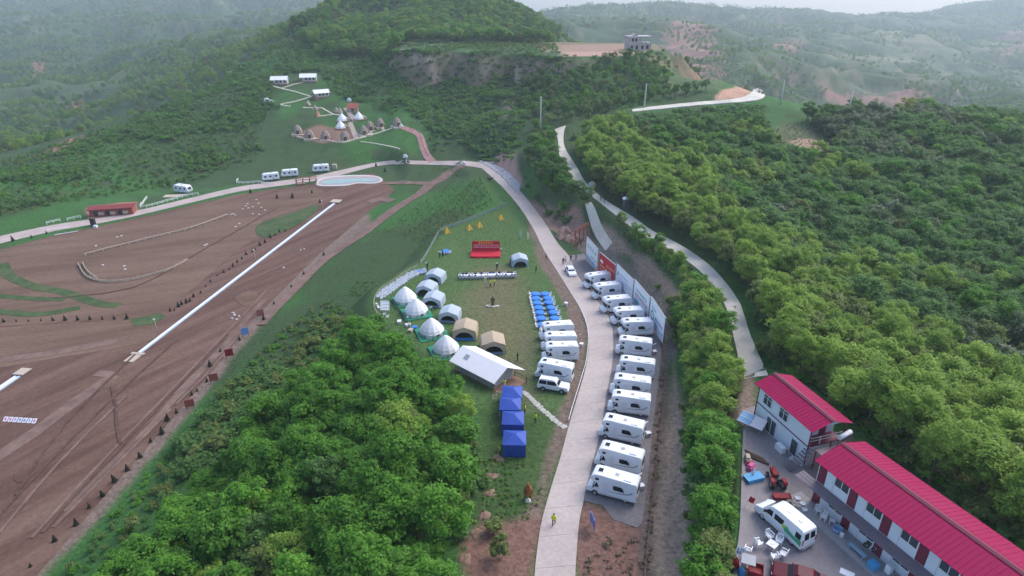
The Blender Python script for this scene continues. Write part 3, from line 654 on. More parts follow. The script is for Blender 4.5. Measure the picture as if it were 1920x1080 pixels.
def single_tree(t, k, label=None, group=None):
    x, y, z, sp, s, zone = t; var = CR[sp]; vi = k % len(var)
    if zone in MARKW and not label:
        mk = min(MARKW[zone], key=lambda q: (q[0].x-x)**2+(q[0].y-y)**2)[1]; szw = 'small ' if s < .68 else ('large ' if s > .88 else '')
        label = f"{szw}{KINDW[sp]} {dict(grove='grove', hillside='hillside', strip='bank')[zone]} tree {mk}"; group = label.replace(' tree ', ' trees ')
    lab = label or f"{KINDW[sp]} tree {LAB[zone][0].split('tree', 1)[1].strip()}"
    o = thing(NAMES[sp], lab, 'tree', (x, y, z), random.uniform(0, 6.28), group or (KINDW[sp]+' '+LAB[zone][1]), s)
    o.rotation_euler = (random.uniform(-.05,.05), random.uniform(-.05,.05), random.uniform(0, 6.28))
    o.scale = (s*random.uniform(.9,1.12), s*random.uniform(.9,1.12), s*random.uniform(.85,1.2))
    c = bpy.data.objects.new('crown', var[vi][0]); tr = bpy.data.objects.new('trunk', var[vi][1])
    for q in (c, tr): COL.objects.link(q); q.parent = o
    PROTO.setdefault((sp, vi), (c, tr)); return o
for k, i in enumerate(sorted(SINGLE)): single_tree(trees[i], k)
# make sure every kind used by the wood exists as a single tree
for sp in CR:
    for vi in range(len(CR[sp])):
        if (sp, vi) not in PROTO:
            i = next((int(j) for j in order if trees[int(j)][3] == sp and int(j) not in SINGLE), None)
            if i is not None: SINGLE.add(i); single_tree(trees[i], vi)
def instancer(name, pts, protos, label, cat, trunks=True):
    """one object of scattered copies: pts of (x, y, z, variant, scale)"""
    n = len(pts); me = bpy.data.meshes.new(name); A = np.array(pts, float)
    me.vertices.add(n); me.vertices.foreach_set('co', A[:, :3].astype(np.float32).ravel())
    g = np.random.default_rng(n)
    for nm, ty, ar in (('vi', 'INT', A[:, 3].astype(np.int32)), ('sc', 'FLOAT', A[:, 4].astype(np.float32)), ('rz', 'FLOAT', g.uniform(0, 6.28, n).astype(np.float32)), ('sv', 'FLOAT', g.uniform(.85, 1.2, n).astype(np.float32))):
        at = me.attributes.new(nm, ty, 'POINT'); at.data.foreach_set('value', ar)
    o = bpy.data.objects.new(name, me); COL.objects.link(o); stuff(o, label, cat)
    ng = bpy.data.node_groups.new(name, 'GeometryNodeTree')
    ng.interface.new_socket('Geometry', in_out='INPUT', socket_type='NodeSocketGeometry'); ng.interface.new_socket('Geometry', in_out='OUTPUT', socket_type='NodeSocketGeometry')
    N = ng.nodes; Lk = ng.links; gi = N.new('NodeGroupInput'); go = N.new('NodeGroupOutput'); jn = N.new('GeometryNodeJoinGeometry')
    def attr(nm, ty):
        a = N.new('GeometryNodeInputNamedAttribute'); a.data_type = ty; a.inputs[0].default_value = nm
        return a.outputs['Attribute']
    sc, rz, vi, sv = attr('sc', 'FLOAT'), attr('rz', 'FLOAT'), attr('vi', 'INT'), attr('sv', 'FLOAT')
    cr = N.new('ShaderNodeCombineXYZ'); Lk.new(rz, cr.inputs[2])
    mz = N.new('ShaderNodeMath'); mz.operation = 'MULTIPLY'; Lk.new(sc, mz.inputs[0]); Lk.new(sv, mz.inputs[1])
    cs = N.new('ShaderNodeCombineXYZ'); Lk.new(sc, cs.inputs[0]); Lk.new(sc, cs.inputs[1]); Lk.new(mz.outputs[0], cs.inputs[2])
    for part in ((0, 1) if trunks else (0,)):
        j = N.new('GeometryNodeJoinGeometry')
        for pr in protos:
            oi = N.new('GeometryNodeObjectInfo'); oi.transform_space = 'ORIGINAL'; oi.inputs['Object'].default_value = pr[part]; oi.inputs['As Instance'].default_value = True
            Lk.new(oi.outputs['Geometry'], j.inputs[0])
        ip = N.new('GeometryNodeInstanceOnPoints'); ip.inputs['Pick Instance'].default_value = True
        Lk.new(gi.outputs[0], ip.inputs['Points']); Lk.new(j.outputs[0], ip.inputs['Instance']); Lk.new(vi, ip.inputs['Instance Index'])
        Lk.new(cr.outputs[0], ip.inputs['Rotation']); Lk.new(cs.outputs[0], ip.inputs['Scale'])
        Lk.new(ip.outputs[0], jn.inputs[0])
    Lk.new(jn.outputs[0], go.inputs[0])
    md = o.modifiers.new('scatter', 'NODES'); md.node_group = ng
    return o
keys = sorted(PROTO)
bysp = {}
for i, t in enumerate(trees):
    if i in SINGLE: continue
    bysp.setdefault(t[3], []).append((t[0], t[1], t[2], random.randrange(len([k for k in keys if k[0] == t[3]])), t[4]))
for sp, pts in bysp.items():
    instancer('wood_of_'+NAMES[sp]+'s', pts, [PROTO[k] for k in keys if k[0] == sp], f'{KINDW[sp]} trees of the wood covering the hillside', 'wood')

# ---------------------------------------------------------------- shrubs, scrub and the far woods
sh_pts = []
def shrubs(px, spacing, seed, s0, s1, cond=None, excl=EX, kinds=(0,1,2,3), out=None):
    x, y, z = scatter(px, spacing, seed, .45, excl); g = random.Random(seed)
    n = fbm(x, y, 22, 3)
    for a, b, c, q in zip(x, y, z, n):
        if cond is None or cond(a, b, q): (sh_pts if out is None else out).append((a, b, c, g.choice(kinds), g.uniform(s0, s1)))
VILLAGE = wpoly([(505,190),(515,160),(530,140),(600,135),(625,175),(700,200),(760,225),(800,300),(600,300),(560,270),(540,240),(560,215),(520,200)])
shrubs([(0,300),(100,292),(260,215),(450,125),(560,52),(690,105),(760,140),(745,215),(640,205),(500,205),(500,292),(330,342),(0,400)], 2.6, 21, .45, 1.35, lambda a, b, q: q > -.04, EX+[(VILLAGE, 0)], (0,0,1,3))
shrubs([(0,300),(260,215),(450,125),(560,52),(690,105),(760,140),(745,215),(500,205),(480,300),(330,350),(0,410)], 3.2, 22, .35, .8, None, EX+[(VILLAGE, 0)], (0,1,2))
shrubs([(700,100),(750,97),(830,99),(960,102),(1060,112),(1080,150),(985,240),(960,300),(890,290),(800,240),(745,190)], 2.5, 23, .35, 1.3, lambda a, b, q: q > -.3, EX, (0,0,1,3))
shrubs([(800,230),(970,230),(965,330),(930,290),(870,298),(812,298)], 4.0, 24, .3, .8, lambda a, b, q: q > 0, EX, (0,1,2))
shrubs([(1070,262),(1110,240),(1200,212),(1430,195),(1445,245),(1200,258),(1100,266)], 2.2, 25, .5, 1.1, None, EX, (0,1,3))
shrubs([(560,670),(600,600),(690,590),(700,620),(600,690),(440,820),(330,930),(250,1010),(300,900),(420,760)], 2.0, 26, .4, 1.0, lambda a, b, q: q > -.1, EX, (0,2,2))
shrubs([(240,1090),(300,930),(430,790),(560,680),(690,600),(620,560),(530,620),(430,720),(280,890),(120,1080)], 1.7, 27, .25, .55, lambda a, b, q: q > -.2, EX, (0,1,2))
shrubs([(870,800),(895,790),(905,850),(895,930),(868,1000),(845,1060),(850,930)], 1.6, 28, .4, .9, None, EX, (0,2,3))
shrubs([(1255,560),(1290,560),(1300,700),(1310,850),(1312,1000),(1308,1150),(1292,1150),(1292,950),(1285,850),(1270,690)], 1.2, 29, .35, .9, lambda a, b, q: q > -.3, EX, (1,2,0))
shrubs([(1150,410),(1290,512),(1305,545),(1240,505),(1165,445)], 1.6, 30, .3, .7, None, EX, (0,1,2))
shrubs([(700,500),(760,440),(840,380),(900,335),(925,380),(840,425),(790,480),(700,540),(640,560)], 1.5, 31, .12, .32, lambda a, b, q: q > -.25, EX, (1,2))
shrubs([(985,335),(1005,365),(1045,400),(1085,410),(1060,425),(1020,400),(985,360)], 1.8, 32, .4, .9, None, EX, (0,1,3))
shrubs([(1960,1080),(1760,930),(1600,800),(1490,705),(1440,690),(1430,655),(1530,660),(1700,770),(1960,960)], 1.5, 33, .5, 1.1, None, EX, (1,2,0))
shrubs([(985,108),(1100,110),(1240,100),(1300,112),(1420,128),(1436,165),(1200,200),(1060,232),(985,150)], 3.6, 34, .4, 1.1, lambda a, b, q: q > -.15, EX, (0,0,1,3))
shrubs([(765,82),(1040,82),(1050,100),(765,98)], 3.0, 40, .3, .8, lambda a, b, q: q > -.2, EX, (0,1,2))
shrubs([(745,100),(1050,106),(1060,125),(980,130),(800,118)], 2.6, 35, .35, .9, lambda a, b, q: q > -.25, EX, (0,0,3,1))
shrubs([(1372,800),(1392,800),(1389,900),(1384,1000),(1368,1120),(1330,1120),(1350,950)], 1.2, 36, .4, .9, None, EX, (0,2,0))
shrubs([(330,850),(430,740),(510,690),(545,715),(470,800),(380,890)], 1.7, 41, .7, 1.5, lambda a, b, q: q > -.25, EX, (0,0,2))
shrubs([(1435,245),(1500,230),(1545,262),(1550,300),(1480,295)], 1.8, 42, .1, .3, None, [], (1,2))
shrubs([(940,395),(835,435),(795,495),(860,560),(900,480),(985,440)], 1.3, 37, .05, .13, lambda a, b, q: q > .0, EX, (1,2))
shrubs([(905,860),(1000,860),(1030,880),(1000,975),(905,975)], .8, 38, .06, .2, lambda a, b, q: q > -.2, EX, (1,2))
shrubs([(800,300),(870,318),(860,330),(760,400),(690,460),(640,520),(720,470),(820,400),(900,345)], 1.6, 39, .08, .25, lambda a, b, q: q > -.2, EX, (1,2,2))
shr = []
for k in range(4):      # four shrubs of their own, also the shapes of the scrub
    u, v = [(905,905),(925,1005),(1235,540),(1262,575)][k]
    p = hit(u, v); o = thing('shrub', ['low dark shrub on the grass edge beside the tied saplings', 'olive leaved shrub on the red soil beside the main road', 'small bright shrub on the bank behind the billboards', 'dark shrub at the foot of the bank behind the billboards'][k], 'shrub', p, k, None, [.8, .9, .6, .7][k])
    c = bpy.data.objects.new('foliage', SHRUB[k]); s = bpy.data.objects.new('stems', STEM)
    for q in (c, s): COL.objects.link(q); q.parent = o
    shr.append((c, s))
instancer('scrub', sh_pts, shr, 'scattered green scrub covering the banks and slopes', 'scrub', False)
far = []
def rid_at(a, b): return float((1-2*np.abs(fbm(np.array([a+300.]), np.array([b]), 260, 4)))[0])
def farwood(px, spacing, seed, s0, s1, cond=None, world=None, mix=(0,0,0,2,1)):
    x, y, z = scatter(px, spacing, seed, .45, (), world); g = random.Random(seed); n = fbm(x, y, 60, 3)
    u, v, d = proj(x, y, z)
    for a, b, c, q, uu, vv in zip(x, y, z, n, u, v):
        if -60 < uu < 1980 and vv > -60 and (cond is None or cond(a, b, q)): far.append((a, b, c, g.choice(mix), g.uniform(s0, s1)))
farwood([(540,70),(640,20),(800,-14),(960,15),(1040,60),(1050,70),(1040,82),(760,82),(740,100),(690,108),(600,112)], 4.2, 41, .6, 1.1, mix=(0,1,1,3,3,2))
far2 = [(-1500,460),(-420,330),(-300,330),(-190,430),(-120,560),(0,700),(100,1000),(-60,3000),(-1500,3000)]
farwood(None, 8.5, 42, .6, 1.25, lambda a, b, q: (q > -.28 and b < 1300) and rid_at(a, b) < .93, far2)
farwood(None, 17, 43, .9, 1.8, lambda a, b, q: b >= 1300, far2)
far3 = [(60,470),(160,370),(420,380),(1300,700),(2400,2900),(60,2900),(0,1000)]
farwood(None, 8.5, 44, .5, 1.1, lambda a, b, q: q > -.1 and b < 900 and rid_at(a, b) < .92, far3)
farwood(None, 11.5, 45, .65, 1.3, lambda a, b, q: q > -.15 and b >= 900 and rid_at(a, b) < .9, far3)
instancer('far_wood', far, [PROTO[('dark', 0)], PROTO[('olive', 0)], PROTO[('grove', 0)], PROTO[('locust', 0)]], 'distant woods covering the hills across the valley', 'wood', False)
print('TREES', len(trees), 'SHRUBS', len(sh_pts), 'FAR', len(far))
# ---------------------------------------------------------------- shared materials of built things
WHITE = mat('white_paint', (.74,.76,.80), .35, var=.03, scale=1.2); GLASS = mat('dark_glass', (.018,.022,.030), .22, spec=.12)
GREYP = mat('grey_trim', (.28,.29,.32), .5); DKP = mat('black_plastic', (.025,.025,.028), .6); TYRE = mat('tyre_rubber', (.02,.02,.021), .85)
RIM = mat('rim_metal', (.45,.46,.48), .35, .8); LAMP = mat('lamp_glass', (.62,.64,.66), .1, spec=.7); REDL = mat('rear_lamp', (.35,.02,.02), .2)
CHAIRW = mat('white_plastic', (.74,.75,.78), .5); CANVAS = mat('white_canvas', (.80,.79,.79), .8, var=.04, scale=1.5, bump=.15)
CANVASG = mat('grey_canvas', (.40,.47,.54), .75, var=.06, scale=2, bump=.15); CANVAST = mat('tan_canvas', (.43,.345,.245), .8, var=.06, scale=2, bump=.15)
TARPB = mat('blue_tarp', (.018,.065,.36), .5, var=.08, scale=2, bump=.2); TABLEB = mat('blue_tablecloth', (.025,.20,.62), .6, var=.05, scale=3)
GREENM = mat('green_matting', (.02,.23,.13), .8, var=.12, scale=2); WOOD = mat('deck_wood', (.27,.16,.11), .8, var=.2, scale=3); WOODL = mat('pale_wood', (.46,.39,.31), .8, var=.15, scale=3)
WOODD = mat('dark_wood', (.11,.065,.04), .8, var=.25, scale=3); STEEL = mat('painted_steel', (.34,.36,.38), .5, .3); REDC = mat('red_carpet', (.50,.012,.035), .85, var=.06, scale=1)
REDB = mat('red_banner', (.50,.008,.025), .6, var=.03); YELP = mat('yellow_print', (.85,.55,.02), .6); WHITEP = mat('white_print', (.80,.72,.72), .6)
TENTY = mat('yellow_nylon', (.68,.47,.05), .6, var=.05, scale=2); ROPE = mat('rope', (.6,.6,.55), .9); STONE = mat('pale_stone', (.52,.50,.46), .9, var=.12, scale=4)
CONCP = mat('precast_concrete', (.42,.41,.41), .9, var=.1, scale=3); REDM = mat('red_paint', (.22,.010,.018), .5, spec=.2); NET = mat('green_net', (.30,.42,.36), .9, var=.1)
def wheel_mesh(r, wd):
    b = MB(); M = Matrix.Rotation(math.pi/2, 4, 'X')
    b.lathe([(r*.62,-wd/2),(r*.93,-wd/2),(r,-wd*.3),(r,wd*.3),(r*.93,wd/2),(r*.62,wd/2),(r*.62,-wd/2)], 16, 0, M)
    c = MB(); c.lathe([(.001,-wd*.35),(r*.2,-wd*.42),(r*.6,-wd*.36),(r*.64,-wd*.5),(r*.64,wd*.5),(r*.6,wd*.36),(r*.2,wd*.42),(.001,wd*.35)], 12, 0, M)
    return b.mesh('tyre', TYRE), c.mesh('rim', RIM)
_wm = {}
def wheels(parent, xs, hw, r, wd=.2):
    if (r, wd) not in _wm: _wm[(r, wd)] = wheel_mesh(r, wd)
    for x in xs:
        for s in (-1, 1):
            e = bpy.data.objects.new('wheel', None); COL.objects.link(e); e.parent = parent; e.location = (x, s*hw, r); e.empty_display_size = .2
            for nm, me in zip(('tyre', 'rim'), _wm[(r, wd)]):
                o = bpy.data.objects.new(nm, me); COL.objects.link(o); o.parent = e
def shell(b, prof, wf, mi=0):                          # closed side profile whose half width depends on height
    n = len(prof); vs = [(x, -wf(x, z), z) for x, z in prof]+[(x, wf(x, z), z) for x, z in prof]
    ar = sum(prof[i][0]*prof[(i+1) % n][1]-prof[(i+1) % n][0]*prof[i][1] for i in range(n))
    fs = [(i, (i+1) % n, n+(i+1) % n, n+i) for i in range(n)]+[tuple(reversed(range(n))), tuple(range(n, 2*n))]
    if ar > 0: fs = [tuple(reversed(f)) for f in fs]
    b.add(vs, fs, mi)
def side_panel(pts, wf, s, lift=.008, t=.02):          # a thin pane or panel on a vehicle side
    b = MB(); n = len(pts)
    out = [(x, s*(wf(x, z)+lift), z) for x, z in pts]; inn = [(x, s*(wf(x, z)-t), z) for x, z in pts]
    b.add(out+inn, [tuple(range(n)), tuple(reversed(range(n, 2*n)))]+[(i, n+i, n+(i+1) % n, (i+1) % n) for i in range(n)]); return b
def slab(p0, p1, w0, w1, lift=.012, t=.03):            # pane between two (x, z) points across the width
    d = Vector((p1[0]-p0[0], 0, p1[1]-p0[1])).normalized(); nn = Vector((d.z, 0, -d.x))
    if nn.z < 0: nn = -nn
    b = MB(); q = [Vector((p0[0], -w0, p0[1])), Vector((p0[0], w0, p0[1])), Vector((p1[0], w1, p1[1])), Vector((p1[0], -w1, p1[1]))]
    b.add([p+nn*lift for p in q]+[p-nn*t for p in q], [(0,1,2,3),(7,6,5,4),(0,4,5,1),(1,5,6,2),(2,6,7,3),(3,7,4,0)]); return b
# ---------------------------------------------------------------- motorhome
def motorhome():
    t = thing('motorhome', 'white motorhome', 'motorhome')
    wf = lambda x, z: 1.12 if z < 2.55 else 1.12-(z-2.55)*.28
    b = MB(); shell(b, [(-3.0,.42),(1.45,.42),(1.45,1.2),(1.75,1.98),(2.25,2.02),(2.52,2.25),(2.58,2.5),(2.42,2.82),(2.05,3.0),(1.3,3.04),(-.2,2.98),(-2.75,2.9),(-2.98,2.72)], wf); b.build('coach_body', WHITE, t, .05)
    wc = lambda x, z: .98-(.16*max(0, z-1.1))-(.10*max(0, x-2.5))
    b = MB(); shell(b, [(1.4,.36),(2.95,.36),(3.06,.62),(2.98,.95),(2.78,1.1),(2.35,1.2),(1.82,1.97),(1.4,1.97)], wc); b.build('cab', WHITE, t, .05)
    slab((2.33,1.24),(1.86,1.94), .86, .78).build('windshield', GLASS, t)
    for s in (-1, 1):
        side_panel([(1.5,1.25),(2.15,1.22),(1.85,1.85),(1.5,1.88)], wc, s).build('cab_window', GLASS, t)
        side_panel([(-1.55,1.5),(-.35,1.5),(-.2,1.62),(-.2,2.05),(-.35,2.12),(-1.1,2.12),(-1.35,1.95)], wf, s).build('side_window', GLASS, t)
        side_panel([(1.55,2.35),(1.98,2.35),(1.98,2.62),(1.55,2.62)], wf, s).build('alcove_window', GLASS, t)
        side_panel([(-2.6,1.75),(-2.2,1.35),(-1.5,1.2),(.3,1.12),(.3,1.2),(-1.4,1.3),(-2.1,1.45),(-2.45,1.8)], wf, s).build('stripe', GREYP, t)
        side_panel([(-2.9,.5),(1.4,.5),(1.4,.62),(-2.9,.62)], wf, s, .006).build('skirt_trim', mat('pale_grey', (.5,.51,.54), .5), t)
        MB().box(2.93,3.04, s*.78-.14, s*.78+.14, .74,.98).build('headlight', LAMP, t, .03)
        MB().box(-3.03,-2.96, s*.9-.08, s*.9+.08, .8,1.3).build('rear_lamp', REDL, t)
        b = MB(); b.bar((2.05, s*.9, 1.3), (2.15, s*1.18, 1.38), .04); b.box(2.08,2.2, s*1.2-.1, s*1.2+.1, 1.22,1.58); b.build('mirror', DKP, t, .02)
    side_panel([(.35,.62),(1.0,.62),(1.0,2.2),(.35,2.2)], wf, 1, .012).build('entry_door', mat('door_white', (.68,.70,.74), .4), t)
    side_panel([(.5,1.3),(.95,1.3),(.95,2.0),(.5,2.0)], wf, -1).build('door_window', GLASS, t)
    b = MB(); b.tube((-2.5,-1.15,2.62),(.2,-1.15,2.62), .055, n=8); b.build('awning', WHITE, t)
    b = MB(); b.box(1.25,1.95,-.42,.42,3.0,3.07); h = b.build('roof_window', WHITE, t, .02); c = MB(); c.box(1.32,1.88,-.35,.35,3.06,3.085); c.build('pane', GLASS, h)
    b = MB(); b.box(-2.2,-1.3,.05,.75,2.9,3.03); b.build('roof_vent', WHITE, t, .03)
    b = MB(); b.box(-.6,-.15,-.25,.25,2.95,3.02); b.build('skylight', mat('smoked_dome', (.35,.37,.40), .3), t, .02)
    b = MB(); b.box(2.98,3.1,-.9,.9,.34,.6); b.build('bumper', GREYP, t, .03)
    b = MB(); b.box(-3.04,-2.97,-.7,.7,1.5,2.15); b.build('rear_window', GLASS, t, .02)
    wheels(t, (1.98,-1.72), .93, .36)
    return t
mh = motorhome(); first = True; index_children()
def place_wheels(src, fw, rw, base, label, group, side=1, hw=.93, front=1.98, rear=-1.72, used=None):
    a = hit(*fw); b = hit(*rw); h = heading(b, a); f = Vector((math.cos(h), math.sin(h), 0)); l = Vector((-f.y, f.x, 0))
    org = (a+b)/2 - f*(front+rear)/2 - l*(side*hw)
    z = ground(org.x, org.y)+base
    o = src if used == 0 else dup(src)
    o.location = (org.x, org.y, z); o.rotation_euler = (0, 0, h); o['label'] = label; o['group'] = group
    pitch = math.atan2(ground(org.x+f.x*2, org.y+f.y*2)-ground(org.x-f.x*2, org.y-f.y*2), 4.0); roll = math.atan2(ground(org.x+l.x, org.y+l.y)-ground(org.x-l.x, org.y-l.y), 2.0)
    o.rotation_euler = (roll, -pitch, h)
    return o
RV = [((1105,543),(1138,537)),((1121,563),(1155,558)),((1138.5,589),(1173,585)),((1158,611),(1195,608)),((1172.5,633),(1210.5,631)),((1165.5,667),(1205.5,671)),((1167,707),(1210,712)),((1157,743),(1201,748)),((1153.5,776),(1199.5,781.5)),((1135.5,823),(1184.6,834)),((1129,878),(1181,891)),((1116,928),(1170.7,943))]
ORD = ['beside the white saloon car at the top of the motorhome park','second in the row below the white saloon car','parked before the joint of the red and the lettered white billboard','parked in front of the billboard with pink lettering','parked in front of the billboard with the green ring emblem','parked beside the corner post of the last billboard','second below the billboards with a small service box behind it','third below the billboards, close to its neighbour','fourth from the end of the row beside the blue road sign','third from the end of the row beside the blue road sign','second from the end of the row beside the blue road sign','last in the row, next to the blue road sign']
for k, (f, r_) in enumerate(RV):
    place_wheels(mh, f, r_, .06, 'white motorhome '+ORD[k], 'motorhomes parked beside the main road', used=k)
LV = [((1023.5,640),(1064,636)),((1026,660),(1069,658)),((1028,680),(1072,678)),((1013,711),(1057,718.5))]
for k, (f, r_) in enumerate(LV):
    place_wheels(mh, f, r_, 0, 'white motorhome on the lawn, '+['next to the blue round tables','second from the blue round tables','third from the blue round tables','right beside the white off-road car'][k], 'motorhomes parked on the lawn', used=9)
# ---------------------------------------------------------------- cars
def car(name, label, paint, L, W, H, prof, cab, sill, wb, r, bel, fwd=0):
    """prof: lower body (x, z); cab: base rear x, base front x, top rear x, top front x"""
    t = thing(name, label, 'car'); hw = W/2
    wf = lambda x, z: hw-.04*max(0, (z-.7))-.06*max(0, abs(x)-L*.42)
    b = MB(); shell(b, prof, wf); b.build('body', paint, t, .06)
    br, bf, tr, tf = cab; y0 = hw-.06; y1 = hw-.24
    b = MB(); b.add([(br,-y0,bel),(bf,-y0,bel),(bf,y0,bel),(br,y0,bel),(tr,-y1,H),(tf,-y1,H),(tf,y1,H),(tr,y1,H)], [(0,3,2,1),(4,5,6,7),(0,1,5,4),(1,2,6,5),(2,3,7,6),(3,0,4,7)]); b.build('roof', paint, t, .05)
    wg = lambda x, z: y0+(y1-y0)*(z-bel)/(H-bel)
    slab((bf-.06+.0, bel+.06), (tf+.04, H-.07), y0-.12, y1-.06).build('windshield', GLASS, t)
    q = slab((br+.06, bel+.06), (tr-.04, H-.07), y0-.12, y1-.06); q.build('rear_window', GLASS, t)
    xm = (tr+tf)/2; zi = bel+.05; zt = H-.1
    fr = lambda z, a, c: a+(c-a)*(z-bel)/(H-bel)
    for s in (-1, 1):
        side_panel([(fr(zi,br,tr)+.18,zi),(xm-.05,zi),(xm-.05,zt),(fr(zt,br,tr)+.16,zt)], wg, s).build('side_window', GLASS, t)
        side_panel([(xm+.05,zi),(fr(zi,bf,tf)-.18,zi),(fr(zt,bf,tf)-.14,zt),(xm+.05,zt)], wg, s).build('side_window', GLASS, t)
        MB().box(L/2-.2,L/2-.02, s*(hw-.32)-.17, s*(hw-.32)+.17, bel-.42,bel-.24).build('headlight', LAMP, t, .03)
        MB().box(-L/2-.012,-L/2+.1, s*(hw-.25)-.12, s*(hw-.25)+.12, bel-.4,bel-.15).build('rear_lamp', REDL, t)
        MB().box(bf-.5,bf-.34, s*(hw+.06)-.09, s*(hw+.06)+.09, bel,bel+.14).build('mirror', paint, t, .02)
        for x in wb: side_panel([(x-r*1.15,.3),(x+r*1.15,.3),(x+r*1.05,r*1.5),(x+r*.5,r*2.05),(x-r*.5,r*2.05),(x-r*1.05,r*1.5)], wf, s, .004).build('wheel_arch', DKP, t)
    MB().box(L/2-.06,L/2+.05,-hw+.15,hw-.15,.3,.55).build('bumper', paint, t, .04)
    wheels(t, wb, hw-.06, r, .22); return t
suv = car('off_road_car', 'white off-road car parked on the lawn beside the last motorhome', WHITE, 4.8,1.9,1.86, [(-2.4,.42),(2.36,.42),(2.42,.85),(2.25,1.06),(1.0,1.14),(-2.36,1.14),(-2.42,.9)], (-2.36,1.05,-2.15,.35), .4, (1.5,-1.45), .38, 1.12)
MB().box(-1.9,.1,-.66,-.6,1.86,1.92).box(-1.9,.1,.6,.66,1.86,1.92).build('roof_rail', STEEL, suv)
index_children()
place_wheels(suv, (1051,738), (1020,733), 0, suv['label'], 'cars', side=-1, hw=.9, front=1.5, rear=-1.45, used=0); del suv['group']
sed = car('saloon_car', 'white saloon car standing at the top of the motorhome park', WHITE, 4.7,1.8,1.45, [(-2.3,.3),(2.3,.3),(2.36,.6),(2.2,.8),(.9,.96),(-1.7,1.0),(-2.3,.95),(-2.36,.6)], (-1.75,1.0,-1.0,.25), .3, (1.4,-1.35), .32, .94)
p = hit(1070,513); sed.location = p; sed.location.z += .06; sed.rotation_euler = (0,0,heading(hit(1064,503), hit(1076,522)))
# ---------------------------------------------------------------- billboards
def glyphs(b, x0, x1, z0, z1, n, y, seed, mi=0, th=.16):
    """rows of blocky strokes for lettering too far off to read"""
    g = random.Random(seed); w_ = (x1-x0)/n
    for k in range(n):
        a = x0+k*w_+w_*.1; c = x0+(k+1)*w_-w_*.1; q = (z1-z0)*th
        for j in range(3):
            zz = z0+(z1-z0)*(.1+.38*j+g.uniform(-.04,.04)); e = g.uniform(0,.25)*(c-a)
            b.box(a+e, c-g.uniform(0,.2)*(c-a), y-.02, y, zz, min(z1, zz+q), mi)
        for j in range(2):
            xx = a+(c-a)*g.uniform(.05,.8); b.box(xx, xx+q*.9, y-.024, y-.002, z0+g.uniform(0,.3)*(z1-z0), z1-g.uniform(0,.2)*(z1-z0), mi)
BB = [((1098,478),(1119,501),(1102,443),(1123,462)), ((1121,509),(1151,533),(1125.5,474),(1153,497)), ((1153,533),(1184,563),(1156,500),(1188,525.5)), ((1185.5,564.5),(1214,598),(1190,528),(1218,557)), ((1215.5,599.5),(1242,639),(1221,561),(1248,595.5))]
P_BLUE = mat('blue_print', (.12,.25,.50), .6); P_GRN = mat('green_print', (.06,.36,.22), .6); P_PINK = mat('pink_print', (.60,.10,.28), .6); P_SKY = mat('pale_blue_print', (.26,.45,.64), .6); P_GREY = mat('grey_print', (.35,.37,.40), .6); P_LILAC = mat('lilac_print', (.33,.29,.55), .6)
BWHITE = mat('board_white', (.80,.83,.86), .55, var=.03)
BL = ['white billboard with dark lettering, first beside the red gate','red billboard with small gold and white print between two white ones','white billboard with faint lines of print next to the red one','white billboard with green and pink lettering','white billboard with a green ring emblem and blue lettering']
pb = [hit(*q[0]) for q in BB]+[hit(1243,640)]
